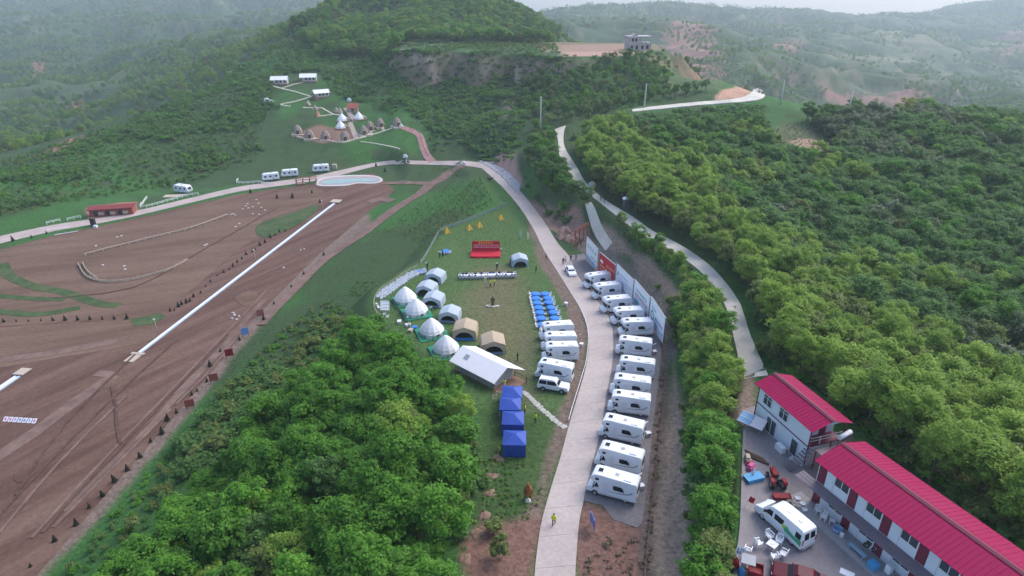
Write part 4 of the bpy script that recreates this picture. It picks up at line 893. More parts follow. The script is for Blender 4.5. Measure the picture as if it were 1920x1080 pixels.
for k, q in enumerate(BB):
    a = hit(q[0][0], q[0][1]+8); c = hit(q[1][0], q[1][1]+8); Ln = (c-a).xy.length; h = heading(a, c)
    z0 = min(a.z, c.z); H0, H1 = .75, 5.7
    t = thing('billboard', BL[k], 'billboard', (a.x, a.y, z0), h, 'billboards behind the motorhomes')
    MB().box(.06,Ln-.06,0,.12,H0,H1).build('panel', REDB if k == 1 else BWHITE, t)
    fr = MB(); fr.box(0,Ln,-.02,.14,H1,H1+.1); fr.box(0,Ln,-.02,.14,H0-.1,H0); fr.box(0,.06,-.02,.14,H0,H1); fr.box(Ln-.06,Ln,-.02,.14,H0,H1); fr.build('frame', STEEL, t)
    for i in range(5):
        x = .15+i*(Ln-.3)/4; b = MB(); b.bar((x,.2,-.4),(x,.2,H1-.1),.1); b.bar((x,.2,2.9),(x,1.5,-.4),.07); b.build('post', STEEL, t)
    b = MB(); g = random.Random(k)
    if k == 0:
        glyphs(b, .8,Ln-.8,3.5,4.5,4,-.002,1); glyphs(b, .6,Ln*.5,1.3,1.7,8,-.002,2); glyphs(b, Ln*.45,Ln-.5,2.0,2.6,5,-.002,3); b.build('lettering', P_GREY, t)
        MB().prism([(.1,.8),(Ln-.1,.8),(Ln-.1,1.3),(Ln*.7,1.7),(Ln*.4,1.2),(.1,1.6)],-.012,-.001).build('printed_hills', P_SKY, t)
    elif k == 1:
        glyphs(b, .6,Ln*.75,2.7,3.3,7,-.002,4); glyphs(b, .6,Ln*.9,2.0,2.3,12,-.002,5); glyphs(b, Ln*.45,Ln*.95,3.7,4.2,6,-.002,6); b.build('lettering', mat('gold_print', (.75,.45,.22), .6), t)
        MB().prism([(.5,4.0),(1.2,4.5),(2.0,4.3),(2.2,3.8),(1.3,3.7)],-.012,-.001).build('white_emblem', WHITEP, t)
    elif k == 2:
        glyphs(b, 2.0,Ln*.7,4.0,4.4,9,-.002,7); glyphs(b, 1.6,Ln-.6,3.2,3.5,14,-.002,8); glyphs(b, 1.6,Ln*.8,2.6,2.85,12,-.002,9); glyphs(b, 1.0,Ln*.8,1.2,1.7,10,-.002,10); b.build('lettering', P_LILAC, t)
        MB().prism([(.5,3.6),(.9,4.6),(1.4,4.4),(1.2,3.5)],-.012,-.001).build('emblem', P_GREY, t)
    elif k == 3:
        glyphs(b, 1.5,Ln-1.2,3.9,4.5,6,-.002,11); b.build('lettering', P_GRN, t); b = MB(); glyphs(b, 1.0,Ln-1.0,2.9,3.5,7,-.002,12); b.build('lettering', P_PINK, t)
        MB().prism([(.3,.85),(Ln*.6,.85),(Ln*.55,1.6),(Ln*.3,2.3),(.3,2.0)],-.012,-.001).build('printed_picture', P_SKY, t)
        MB().prism([(Ln*.68,.9),(Ln-.4,.9),(Ln-.4,2.1),(Ln*.7,2.0)],-.012,-.001).build('printed_picture', P_LILAC, t)
    else:
        rg = MB(); rg.lathe([(.62,0),(.95,0),(.95,.014),(.62,.014),(.62,0)], 24, 0, Matrix.Translation((1.7,0,2.8))@Matrix.Rotation(math.pi/2,4,'X')); rg.build('ring_emblem', P_GRN, t)
        glyphs(b, 3.3,Ln-.8,2.7,3.4,6,-.002,14); glyphs(b, 2.4,Ln-.5,1.7,2.1,12,-.002,15); glyphs(b, 1.0,3.6,4.1,4.5,5,-.002,16); glyphs(b, 3.0,Ln-.5,1.1,1.4,12,-.002,17); b.build('lettering', P_BLUE, t)
    sl_ = MB(); sl_.box(.05,Ln-.05,.13,.16,H0,H1); sl_.build('back_sheet', STEEL, t)
# ---------------------------------------------------------------- service boxes and dishes beside the motorhomes
def dish(u, v, lab, sc=1.0, rz=2.4):
    p = hit(u, v); t = thing('satellite_dish', lab, 'dish', p, rz, 'white dishes beside the motorhomes', sc)
    MB().tube((0,0,-.1),(0,0,1.0),.03).build('pole', STEEL, t)
    b = MB(); b.lathe([(.001,0),(.2,.03),(.36,.11),(.36,.13),(.2,.05),(.001,.02)], 14, 0, Matrix.Translation((0,0,1.05))@Matrix.Rotation(.7,4,'Y')); b.build('reflector', CHAIRW, t)
def sbox(u, v, lab, rz=.3):
    p = hit(u, v); t = thing('service_box', lab, 'box', p, rz, 'service boxes beside the motorhomes')
    MB().box(-.3,.3,-.28,.28,0,.62).build('cabinet', mat('box_grey', (.55,.55,.57), .5), t, .02); MB().box(-.34,.34,-.32,.32,.62,.7).build('lid', CHAIRW, t, .02)
    MB().box(-.2,.2,-.30,-.278,.12,.5).build('door', mat('box_door', (.45,.45,.48), .5), t)
for (d, s) in [((1227,656),(1227,664)),((1211,805),(1215,818)),((1199,903),(1202,917))]:
    dish(*d, 'small white dish on a post beside a white service box behind the motorhomes'); sbox(*s, 'white topped service box behind the motorhomes in the gravel park')
dish(1219,716,'small white dish on a post at the rear corner of a motorhome without a box', .9)
for (d, s) in [((1087,637),(1090,650)),((1053,566),(1061,573))]:
    dish(*d, 'small white dish on a post on the soil verge beside the lawn', .9); sbox(*s, 'white topped service box on the soil verge beside the lawn', 1.0)
# ---------------------------------------------------------------- stage with red backdrop
a = hit(882,484); c = hit(938,484); Ln = (c-a).xy.length
t = thing('stage', 'low red carpeted stage with a red backdrop banner lettered in yellow', 'stage', (a.x, a.y, a.z), heading(a, c))
MB().box(0,Ln,0,4.4,-.1,.45).build('platform', REDC, t, .03)
MB().box(.25,Ln-.15,3.7,3.85,.45,2.9).build('backdrop', REDB, t)
b = MB(); glyphs(b, 1.7,Ln-1.8,2.2,2.75,6,3.696,31); b.build('headline', YELP, t); b = MB(); glyphs(b, .6,Ln-.4,1.75,2.0,18,3.696,32); glyphs(b, .5,Ln-.35,1.2,1.5,20,3.696,33); b.build('small_print', WHITEP, t)
for x in (.5, Ln*.5, Ln-.5): b = MB(); b.bar((x,3.9,.45),(x,3.9,2.9),.08); b.bar((x,3.9,2.2),(x,4.35,.45),.06); b.build('brace', STEEL, t)
for x in (Ln*.3, Ln*.7): MB().box(x-.5,x+.5,-.35,0,-.1,.22).build('step', REDC, t, .02)
p = hit(939,474); MB().box(-.25,.25,-.2,.2,0,1.1).build('x', WOODL).name = 'lectern_box'; o = bpy.data.objects['lectern_box']; o.location = p; tag(o, 'pale lectern standing at the end of the red stage', 'lectern')
# ---------------------------------------------------------------- tents of the camp
def bell_tent(u, v, lab, sc=1.0):
    p = hit(u, v); pl = thing('green_platform', 'green matted platform under '+lab, 'platform', p, .35, 'green tent platforms')
    MB().box(-2.7,2.7,-2.6,2.6,.12,.3).build('mat', GREENM, pl, .02)
    for x in (-2.4, 0, 2.4):
        for y in (-2.3, 2.3): MB().box(x-.07,x+.07,y-.07,y+.07,-.5,.12).build('post', WOODD, pl)
    t = thing('bell_tent', lab, 'tent', (p.x, p.y, p.z+.3), .35, 'white bell tents', sc)
    prof = [(2.2,.75),(2.0,1.2),(1.5,1.85),(.85,2.5),(.3,2.98),(.001,3.1)]
    b = MB(); b.lathe(prof, 12, 0, None, False); b.build('roof', CANVAS, t)
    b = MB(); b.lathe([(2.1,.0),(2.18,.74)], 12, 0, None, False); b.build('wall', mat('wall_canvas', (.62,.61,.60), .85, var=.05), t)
    b = MB(); b.lathe([(2.2,.75),(2.27,.62),(2.25,.62),(2.18,.75)], 12, 0, None, False); b.build('valance', CANVAS, t)
    for k in range(10):
        q = 2*math.pi*(k+.5)/10; b = MB(); b.bar((2.2*math.cos(q),2.2*math.sin(q),.8),(2.75*math.cos(q),2.75*math.sin(q),-.02),.03); b.build('guy_rope', CANVAS, t)
    for q in (-1.25, -.5):
        M = Matrix.Rotation(q, 4, 'Z'); b = MB(); b.box(2.16,2.2,-.22,.22,.25,.6,0,M); b.build('window', DKP, t)
    b = MB(); b.box(2.14,2.22,-.45,.45,0,.72,0,Matrix.Rotation(-2.0,4,'Z')); b.build('door_flap', CANVAS, t)
for k, (u, v) in enumerate([(761,566),(781,589),(810,627),(837,661)]):
    bell_tent(u, v, 'white bell tent '+['beside the rows of white chairs','second from the rows of white chairs','between two other bell tents near the black railing','next to the long white roofed tent'][k])
def arch_tent(u, v, lab, m, rz, skirt=None, sc=1.0, grp='arched canopies'):
    p = hit(u, v); t = thing('arched_canopy', lab, 'tent', p, rz, grp, sc)
    W_, D = 1.95, 1.7
    sec = [(-1.95,0),(-1.93,.9),(-1.88,1.5),(-1.7,1.78),(-.9,2.12),(0,2.45),(.9,2.12),(1.7,1.78),(1.88,1.5),(1.93,.9),(1.95,0)]
    n = len(sec); rings = [(-D,.98),(-D*.55,1.03),(0,1.06),(D*.55,1.03),(D,.98)]
    vs = []; fs = []
    for y, k in rings: vs += [(x*(1 if z < 1.5 else 1), y, z*k) for x, z in sec]
    for j in range(len(rings)-1):
        for i in range(n-1): fs.append((j*n+i, j*n+i+1, (j+1)*n+i+1, (j+1)*n+i))
    off = len(vs); vs += [(x*.985, y, z-.05 if z > .1 else z) for x, y, z in vs]; fs += [tuple(reversed([i+off for i in f])) for f in fs]
    MB().add(vs, fs, 0, False).build('roof', m, t)
    arc = [(-1.5,0),(-1.42,.65),(-1.05,1.2),(-.5,1.5),(0,1.58),(.5,1.5),(1.05,1.2),(1.42,.65),(1.5,0)]
    out = [(-1.93,0),(-1.9,.9),(-1.84,1.48),(-.88,2.04),(0,2.38),(.88,2.04),(1.84,1.48),(1.9,.9),(1.93,0)]
    b = MB(); vs = [(x,-D-.01,z) for x, z in out]+[(x,-D-.01,z) for x, z in arc]+[(x,-D+.03,z) for x, z in out]+[(x,-D+.03,z) for x, z in arc]
    for i in range(8): b_ = [(i, 9+i, 10+i, i+1), (19+i, 28+i, 27+i, 18+i), (9+i, 27+i, 28+i, 10+i)]; fs = b_ if i == 0 else fs+b_
    b.add(vs, fs); b.build('front_wall', m, t)
    b = MB(); b.prism(out, D-.03, D+.01); b.build('back_wall', m, t)
    if skirt: MB().box(-1.5,1.5,-D-.05,-D-.02,0,.55).build('lower_flap', skirt, t)
    b = MB(); b.path([(x,-D-.03,z) for x, z in arc], .035, 6); b.build('arch_frame', STEEL, t)
    return t
M_IN = mat('blue_grey_mesh', (.16,.24,.36), .8)
arcs = [((817,526),'grey arched canopy nearest the rows of white chairs',CANVASG,-.25,M_IN),((801,549),'grey arched canopy close behind another grey canopy',CANVASG,-.25,None),((814,570),'grey arched canopy beside the upper bell tent',CANVASG,-.2,M_IN),((844,598),'grey arched canopy next to the first tan canopy',CANVASG,-.12,M_IN),
        ((873,629),'tan arched canopy with a blue lower flap',CANVAST,-.05,TABLEB),((924,655),'tan arched canopy beside the long white roofed tent',CANVAST,.1,M_IN),((974,496),'grey arched canopy standing alone between stage and road',CANVASG,.1,None)]
for (u, v), lab, m, rz, sk in arcs: arch_tent(u, v, lab, m, rz, sk, 1.0 if m is CANVASG else 1.12)
for (u, v), lab in zip([(838,436),(880,430),(899,425),(939,411)], ['small yellow pyramid tent at the end of the green net fence','small yellow pyramid tent second from the net fence','small yellow pyramid tent behind the red stage','small yellow pyramid tent nearest the main road']):
    p = hit(u, v); t = thing('pyramid_tent', lab, 'tent', p, .5, 'yellow pyramid tents')
    b = MB(); b.add([(-.85,-.85,0),(.85,-.85,0),(.85,.85,0),(-.85,.85,0),(0,0,1.9)], [(0,1,4),(1,2,4),(2,3,4),(3,0,4),(3,2,1,0)]); b.build('fabric', TENTY, t)
    for x, y in ((-.85,-.85),(.85,-.85),(.85,.85),(-.85,.85)): MB().bar((x*1.01,y*1.01,0),(0,0,1.95),.05).build('pole', WOODD, t)
    MB().add([(-.2,-.862,0),(.35,-.862,0),(.08,-.36,1.1)], [(0,1,2)]).add([(-.2,-.85,0),(.35,-.85,0),(.08,-.35,1.1)], [(2,1,0)]).build('door_flap', mat('dark_yellow', (.42,.26,.03), .7), t)
# blue gazebos
def gazebo(u, v, lab, walls, sc=1.0):
    p = hit(u, v); t = thing('blue_gazebo', lab, 'gazebo', p, -.03, 'blue gazebos in a row', sc)
    w_ = 1.5; e = 2.05
    b = MB(); b.add([(-w_,-w_,e),(w_,-w_,e),(w_,w_,e),(-w_,w_,e),(-.12,0,2.75),(.12,0,2.75)], [(0,1,5,4),(1,2,5),(2,3,4,5),(3,0,4)])
    b.add([(-w_,-w_,e-.03),(w_,-w_,e-.03),(w_,w_,e-.03),(-w_,w_,e-.03),(-.12,0,2.70),(.12,0,2.70)], [(4,5,1,0),(5,2,1),(5,4,3,2),(4,0,3)]); b.build('roof', TARPB, t)
    for x0, x1, y0, y1 in ((-w_,w_,-w_-.015,-w_+.005),(-w_,w_,w_-.005,w_+.015),(-w_-.015,-w_+.005,-w_,w_),(w_-.005,w_+.015,-w_,w_)): MB().box(x0,x1,y0,y1,e-.28,e+.005).build('valance', TARPB, t)
    for x in (-w_+.06, w_-.06):
        for y in (-w_+.06, w_-.06): MB().box(x-.03,x+.03,y-.03,y+.03,-.15,e-.02).build('leg', CHAIRW, t)
    if 'f' in walls: MB().box(-w_+.02,w_-.02,-w_+.02,-w_+.05,.05,e-.2).build('side_wall', TARPB, t)
    if 'l' in walls: MB().box(-w_+.02,-w_+.05,-w_+.06,w_-.06,.05,e-.2).build('side_wall', TARPB, t)
    if 'b' in walls: MB().box(-w_+.02,w_-.02,w_-.05,w_-.02,.05,e-.2).build('side_wall', TARPB, t)
for (u, v, lab, wl) in [(960,756,'blue gazebo next to the wooden deck','l'),(957,779,'second blue gazebo from the wooden deck','l'),(962,806,'third blue gazebo from the wooden deck','lf'),(965,844,'blue gazebo with a full front wall at the end of the row','lfb')]: gazebo(u, v, lab, wl)
# long safari tent with deck
a = hit(855,695); c = hit(925,729); h = heading(a, c); p = (a+c)/2
t = thing('safari_tent', 'long white roofed tent with a wooden deck beside the blue gazebos', 'tent', a, h)
Ln = (c-a).xy.length
LT = Ln; WT = 4.6
MB().box(-.1,LT+2.6,-.2,WT+.2,-.6,.28).build('floor_deck', WOOD, t)
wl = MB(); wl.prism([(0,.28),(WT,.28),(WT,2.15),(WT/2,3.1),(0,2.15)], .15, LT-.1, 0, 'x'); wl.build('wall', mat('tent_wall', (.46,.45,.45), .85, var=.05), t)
for k, (y0, z0, y1, z1) in enumerate([(-.75,1.95,WT/2,3.42),(WT/2,3.42,WT+.75,1.95)]):
    b = MB(); x0, x1 = -.7, LT+.9
    if k == 1: x1v = LT+1.9
    else: x1v = LT+.9
    b.add([(x0,y0,z0),(x1 if k == 0 else x1,y0,z0),(x1v if k == 1 else x1,y1,z1),(x0,y1,z1),(x0,y0,z0-.05),(x1,y0,z0-.05),(x1v if k == 1 else x1,y1,z1-.05),(x0,y1,z1-.05)], [(0,1,2,3),(7,6,5,4),(0,4,5,1),(1,5,6,2),(2,6,7,3),(3,7,4,0)]); b.build('roof_sheet', CANVAS, t)
MB().add([(1.2,.55,2.633),(2.1,.55,2.633),(2.1,1.35,3.07),(1.2,1.35,3.07)], [(0,1,2,3)]).build('roof_window', P_GREY, t)
for i in range(6): x = .5+i*LT/6; MB().box(x,x+.8,-.02+.12,.14,.9,1.7).build('window', GREYP, t)
for k in range(9): MB().box(LT+.1+k*.28,LT+.34+k*.28,-.3,WT+.3,.29,.33).build('plank', WOOD, t)
for x, y in ((LT+2.6,-.2),(LT+2.6,WT/2-.6),(LT+2.6,WT+.2),(LT+.2,-.2),(LT+.2,WT+.2)): MB().box(x-.06,x+.06,y-.06,y+.06,-.6,1.25).build('post', WOODD, t)
b = MB(); b.bar((LT+.2,-.2,1.2),(LT+2.6,-.2,1.2),.07); b.bar((LT+.2,WT+.2,1.2),(LT+2.6,WT+.2,1.2),.07); b.bar((LT+2.6,-.2,1.2),(LT+2.6,WT/2-.6,1.2),.07); b.build('railing', WOODD, t)
for k in range(3): MB().box(LT+2.7+k*.32,LT+2.98+k*.32,WT*.45,WT*.85,-.5,.2-k*.16).build('step', WOOD, t)
# ---------------------------------------------------------------- tables and chairs
def chair_mesh(arms=True):
    b = MB(); b.box(-.22,.22,-.22,.22,.40,.44); b.add([(-.22,.19,.44),(.22,.19,.44),(.20,.30,.86),(-.20,.30,.86),(-.22,.22,.44),(.22,.22,.44),(.20,.33,.86),(-.20,.33,.86)], [(0,1,2,3),(7,6,5,4),(0,4,5,1),(1,5,6,2),(2,6,7,3),(3,7,4,0)])
    for x in (-.2, .2):
        for y in (-.2, .2): b.bar((x*1.12,y*1.15,0),(x,y,.41),.045)
        if arms: b.bar((x*1.1,-.2,.62),(x*1.1,.26,.65),.05,.03); b.bar((x*1.1,-.2,.42),(x*1.1,-.2,.62),.04)
    return b
CH = chair_mesh().mesh('plastic_chair', CHAIRW)
def chair(x, y, rz, lab, grp, z=None, name='plastic_chair'):
    o = bpy.data.objects.new(name, CH); COL.objects.link(o); o.location = (x, y, ground(x, y) if z is None else z); o.rotation_euler = (0,0,rz); return tag(o, lab, 'chair', grp)
def table_meshes():
    c = MB(); c.lathe([(.001,.76),(.8,.76),(.86,.745),(.89,.70),(.9,.42)], 20); l = MB(); l.lathe([(.9,.42),(.915,.40),(.90,.40),(.001,.44)], 20)
    f = MB(); f.tube((0,0,0),(0,0,.45),.05); f.lathe([(.001,.0),(.3,.0),(.3,.04),(.05,.07)], 12)
    return c.mesh('cloth', TABLEB), l.mesh('cloth_hem', mat('pale_hem', (.42,.58,.80), .6)), f.mesh('pedestal', STEEL)
TM = table_meshes()
def blue_table(u, v, lab, grp, chairs, seed):
    p = hit(u, v); t = thing('round_table', lab, 'table', p, random.Random(seed).uniform(0,6), grp)
    for nm, me in zip(('tablecloth', 'hem', 'pedestal'), TM): o = bpy.data.objects.new(nm, me); COL.objects.link(o); o.parent = t
    for q in chairs:
        x = p.x+1.12*math.cos(q); y = p.y+1.12*math.sin(q); chair(x, y, q-math.pi/2+random.Random(seed+q).uniform(-.2,.2), 'white plastic chair set at a blue round table', 'chairs at the blue tables')
lc = [(1004,556),(1005,564.5),(1007,573),(1010,582),(1012,591.5),(1014.6,602),(1017,614)]; rc = [(1022,556),(1026.5,564),(1029,572),(1033,582),(1037,591),(1039.6,602),(1041.5,612)]
for k in range(7):
    blue_table(*lc[k], 'blue clothed round table in the double row beside the motorhomes', 'blue tables in the double row', (math.pi*.87, math.pi*1.13, 0), k)
    blue_table(*rc[k], 'blue clothed round table in the double row beside the motorhomes', 'blue tables in the double row', (0.4, -.4), k+20)
for q in range(4): pp = hit(1014+q*3, 622+q); chair(pp.x, pp.y, q*1.3, 'white plastic chair at the motorhome end of the blue tables', 'chairs at the end of the blue tables')
blue_table(836,475,'blue clothed round table standing alone beside the stage','blue table beside the stage',(3.6,4.4,5.2,5.9,.2), 77)
# chairs kept in rows along the fence
cl = [hit(*q) for q in catmull([(797,511),(783,514),(771,519),(760,526),(750,533),(738,541),(727,549),(718,557),(713,566)], 6)]
pts = []; acc = 0
for i in range(len(cl)-1):
    a, c = cl[i], cl[i+1]; n = max(1, int((c-a).xy.length/.5))
    for k in range(n): pts.append((a.lerp(c, k/n), heading(a, c)))
for k, (q, h) in enumerate(pts[:46]):
    nx, ny = -math.sin(h), math.cos(h)
    for r_ in range(3):
        if random.random() < .22: continue
        jx = random.uniform(-.16,.16); d = (r_-1)*.8+random.uniform(-.15,.15)
        chair(q.x+nx*d+jx, q.y+ny*d+jx, h+math.pi/2+random.uniform(-.5,.5), 'white plastic chair stored in the rows along the camp fence', 'stored white chairs along the fence')
for k in range(12): pp = hit(716+4*(k % 4), 572+6*(k//4)); chair(pp.x, pp.y, .4, 'white plastic chair in the block where the stored rows end', 'block of stored chairs')
for u, v in [(727,597),(721,592),(706,573),(711,580),(808,580),(765,598)]: pp = hit(u, v); chair(pp.x, pp.y, u, 'lone white plastic chair standing loose near the bell tents', 'loose chairs near the bell tents')
pp = hit(788,512); o = MB().box(-1.2,1.2,-.7,.7,.0,.55).build('folded_tarp', TABLEB, None, .08); o.location = pp; o.rotation_euler = (0,0,.5); tag(o, 'blue tarpaulin bundle at the end of the stored chairs', 'tarpaulin')
# long banquet table
a = hit(860,522); c = hit(968,519); h = heading(a, c); Ln = (c-a).xy.length; n = 8
TB = MB(); TB.box(-.83,.83,-.42,.42,.5,.76); TBm = TB.mesh('cloth', mat('white_cloth', (.74,.74,.80), .8, var=.03)); LG = MB().box(-.03,.03,-.03,.03,0,.5).mesh('leg', STEEL)
for k in range(n):
    q = a.lerp(c, (k+.5)/n); t = thing('banquet_table', 'white clothed table forming part of the long banquet row', 'table', (q.x, q.y, ground(q.x, q.y)), h, 'banquet tables in a row'); t.scale = (Ln/n/1.67,1,1)
    o = bpy.data.objects.new('tablecloth', TBm); COL.objects.link(o); o.parent = t
    for x in (-.75,.75):
        for y in (-.36,.36): o = bpy.data.objects.new('leg', LG); COL.objects.link(o); o.parent = t; o.location = (x,y,0)
SEATS = []
fx, fy = math.cos(h), math.sin(h)
for k in range(19):
    q = a.lerp(c, (k+.5)/19)
    for s in (-1, 1):
        x, y = q.x-fy*s*.75, q.y+fx*s*.75
        chair(x, y, h+(0 if s > 0 else math.pi), 'white plastic chair at the long banquet table', 'chairs at the banquet table'); SEATS.append((x, y, h+(0 if s > 0 else math.pi), s, k))
index_children()
# ---------------------------------------------------------------- people
def skin_mesh(name, J, E, rad, region, mats, sub=1):
    """one continuous body grown over a skeleton; faces take the material of the nearest bone"""
    names = list(J); me = bpy.data.meshes.new('tmp'); me.from_pydata([J[n] for n in names], [(names.index(a), names.index(b)) for a, b in E], [])
    o = bpy.data.objects.new('tmp', me); COL.objects.link(o); sk = o.modifiers.new('s', 'SKIN'); sk.use_smooth_shade = True
    ss = o.modifiers.new('u', 'SUBSURF'); ss.levels = sub; ss.render_levels = sub
    for i, n in enumerate(names):
        d = me.skin_vertices[0].data[i]; r = rad[n]; d.radius = r if isinstance(r, tuple) else (r, r); d.use_root = (n == names[0])
    dg = bpy.context.evaluated_depsgraph_get(); dg.update(); out = bpy.data.meshes.new_from_object(o.evaluated_get(dg)); out.name = name
    bpy.data.objects.remove(o); bpy.data.meshes.remove(me)
    out.materials.clear()
    for m in mats: out.materials.append(m)
    segs = [(np.array(J[a]), np.array(J[b]), region[(a, b)]) for a, b in E]
    for p in out.polygons:
        c = np.array(p.center); best = 9e9; mi = 0
        for a, b, r in segs:
            t = np.clip(np.dot(c-a, b-a)/max(1e-9, np.dot(b-a, b-a)), 0, 1); d = np.linalg.norm(c-a-t*(b-a))
            if d < best: best = d; mi = r
        p.material_index = mi; p.use_smooth = True
    return out
SKINM = mat('skin', (.42,.25,.18), .6); HAIR = mat('black_hair', (.012,.011,.011), .7)
CLOTH = {n: mat(n+'_cloth', c, .85, var=.08, scale=8) for n, c in dict(navy=(.02,.025,.07), black=(.02,.02,.022), white=(.70,.70,.74), grey=(.18,.18,.2), red=(.42,.03,.04), blue=(.05,.12,.35), hivis=(.62,.72,.03), brown=(.12,.07,.05), jeans=(.06,.08,.14)).items()}
SHOE = mat('dark_shoe', (.03,.03,.03), .7)
def person_mesh(pose):
    J = {'pel': (0,0,.95), 'spi': (0,0,1.15), 'che': (0,0,1.38), 'nek': (0,0,1.5), 'jaw': (0,.03,1.57), 'hed': (0,.01,1.66), 'top': (0,0,1.74)}
    rad = {'pel': (.15,.11), 'spi': (.14,.10), 'che': (.17,.115), 'nek': .055, 'jaw': .07, 'hed': (.08,.095), 'top': .05}
    E = [('pel','spi'),('spi','che'),('che','nek'),('nek','jaw'),('jaw','hed'),('hed','top')]; reg = {e: 1 for e in E[:3]}; reg.update({e: 0 for e in E[3:]})
    dz = 0
    for s, n in ((-1,'l'),(1,'r')):
        st = {'stand': 0, 'walk': s*.22, 'sit': 0, 'reach': 0}[pose]
        if pose == 'sit':
            arm = [(s*.19,0,1.4),(s*.24,.08,1.14),(s*.2,.32,1.08),(s*.18,.40,1.07)]; leg = [(s*.1,.02,.93),(s*.12,.44,.95),(s*.12,.46,.53),(s*.12,.58,.49)]
        elif pose == 'reach':
            arm = [(s*.19,0,1.41),(s*.24,.16,1.2),(s*.15,.36,1.3),(s*.13,.45,1.33)]; leg = [(s*.1,0,.9),(s*.12,.03,.5),(s*.12,-.02,.08),(s*.13,.13,.04)]
        else:
            arm = [(s*.19,0,1.41),(s*.25,-st*.3,1.14),(s*.26,.08-st*.9,.9),(s*.26,.1-st*1.1,.80)]; leg = [(s*.1,0,.9),(s*.11,.04+st*.7,.5),(s*.11,-.02+st*1.2,.09+(.06 if st < 0 else 0)),(s*.12,.13+st*1.2,.045)]
        for k, (jn, r) in enumerate(zip(('sh','el','wr','ha'), (.065,.05,.035,(.038,.02)))): J[jn+n] = arm[k]; rad[jn+n] = r
        for k, (jn, r) in enumerate(zip(('hi','kn','an','to'), (.095,.065,.045,.04))): J[jn+n] = leg[k]; rad[jn+n] = r
        e = [('che','sh'+n),('sh'+n,'el'+n),('el'+n,'wr'+n),('wr'+n,'ha'+n),('pel','hi'+n),('hi'+n,'kn'+n),('kn'+n,'an'+n),('an'+n,'to'+n)]
        E += e; reg.update(dict(zip(e, (1,1,1,0,2,2,2,3))))
        hv = Vector(arm[3]); dr = (hv-Vector(arm[2])).normalized(); sd = dr.cross(Vector((0,0,1)) if abs(dr.z) < .8 else Vector((0,1,0))).normalized()
        if sd.x*s < 0: sd = -sd
        for f in range(5):
            o_ = sd*(.028-.014*f)*1.2 if f else -sd*.05; J[f'f{f}{n}'] = tuple(hv+dr*(.085-.01*abs(f-2) if f else .02)+o_); rad[f'f{f}{n}'] = .009; E.append((f'ha{n}', f'f{f}{n}')); reg[(f'ha{n}', f'f{f}{n}')] = 0
    if pose == 'sit': J = {k: (v[0], v[1], v[2]-.46) for k, v in J.items()}
    return skin_mesh('person_'+pose, J, E, rad, reg, [SKINM, CLOTH['white'], CLOTH['navy'], SHOE])
PM = {p: person_mesh(p) for p in ('stand', 'walk', 'sit', 'reach')}
hb = MB(); hb.lathe([(.001,.105),(.06,.09),(.092,.045),(.10,-.01),(.095,-.05),(.08,-.06)], 10); HM = hb.mesh('hair', HAIR)
hc = MB(); hc.lathe([(.001,.12),(.07,.10),(.105,.05),(.11,.0),(.17,-.005),(.17,-.015),(.10,-.02)], 12); CAPM = {c: hc.mesh('cap', CLOTH[c]) for c in ('hivis', 'white', 'red')}
vb = MB(); vb.lathe([(.10,1.47),(.155,1.44),(.195,1.36),(.175,1.15),(.185,.93),(.18,.93),(.165,1.15)], 14, 0, Matrix.Diagonal((1.05,.78,1,1))); VM = vb.mesh('vest', CLOTH['hivis'])
def person(u, v, lab, pose='stand', top='white', legs='navy', rz=0.0, vest=False, cap=None, group=None, loc=None, h=1.0):
    p = hit(u, v) if loc is None else Vector(loc)
    o = bpy.data.objects.new('person', PM[pose]); COL.objects.link(o); o.location = p; o.rotation_euler = (0,0,rz); o.scale = (h,h,h)
    tag(o, lab, 'person', group)
    for i, m in ((1, CLOTH[top]), (2, CLOTH[legs])): o.material_slots[i].link = 'OBJECT'; o.material_slots[i].material = m
    c = bpy.data.objects.new('cap' if cap else 'hair', CAPM[cap] if cap else HM); COL.objects.link(c); c.parent = o; c.location = (0,-.01,1.66-(.46 if pose == 'sit' else 0))
    if vest: q = bpy.data.objects.new('vest', VM); COL.objects.link(q); q.parent = o; q.location = (0,0,-.46 if pose == 'sit' else 0)
    return o
pr = person(1038,985,'person in a yellow vest and dark trousers walking along the empty main road','walk','hivis','navy',3.0,True)
person(984,776,'person in a yellow vest standing close beside the blue gazebos','stand','grey','black',1.2,True)
person(1004,793,'person in a yellow vest standing on the lawn by the stepping stones','stand','hivis','black',2.5,True)
sft = bpy.data.objects['safari_tent']; sp = sft.matrix_basis@Vector((LT+1.3, 1.2, .33))
person(0,0,'person in yellow standing on the wooden deck of the long white tent','reach','hivis','white',.5,False,None,None,sp)
person(970.5,677,'person in dark clothes standing on the lawn in front of the wooden deck','stand','black','black',2.0)
person(910,531,'person in a white shirt and yellow vest close to the banquet table','stand','white','white',.2,True,None)
person(919,538,'person in a yellow vest and dark trousers leaning towards a colleague','reach','hivis','black',-1.2,True,None)
person(927,536,'person in a yellow vest and dark trousers facing a colleague','reach','hivis','navy',1.3,True,None)
person(932,506,'person with a white cap standing behind the banquet table','stand','navy','black',3.1,False,'white')
person(1005,512,'person in black standing alone on the lawn near the road verge','stand','black','black',1.0)
person(1023.8,488,'person in black walking at the edge of the main road','walk','black','black',1.4)
person(1055.6,496,'person in dark clothes standing behind the white saloon car','stand','navy','black',2.8); person(1060,493,'person in a white shirt standing behind the white saloon car','stand','white','jeans',3.6)
person(1070,490,'person in a dark coat standing on the gravel above the white saloon car','stand','black','navy',.6); person(1079.6,488,'person in black standing on the gravel towards the red gate','stand','black','black',5.0)
person(1082,464,'person in black standing under the red gate','stand','black','black',1.0); person(1089,460,'person in brown standing beside the red gate','stand','brown','black',3.0)
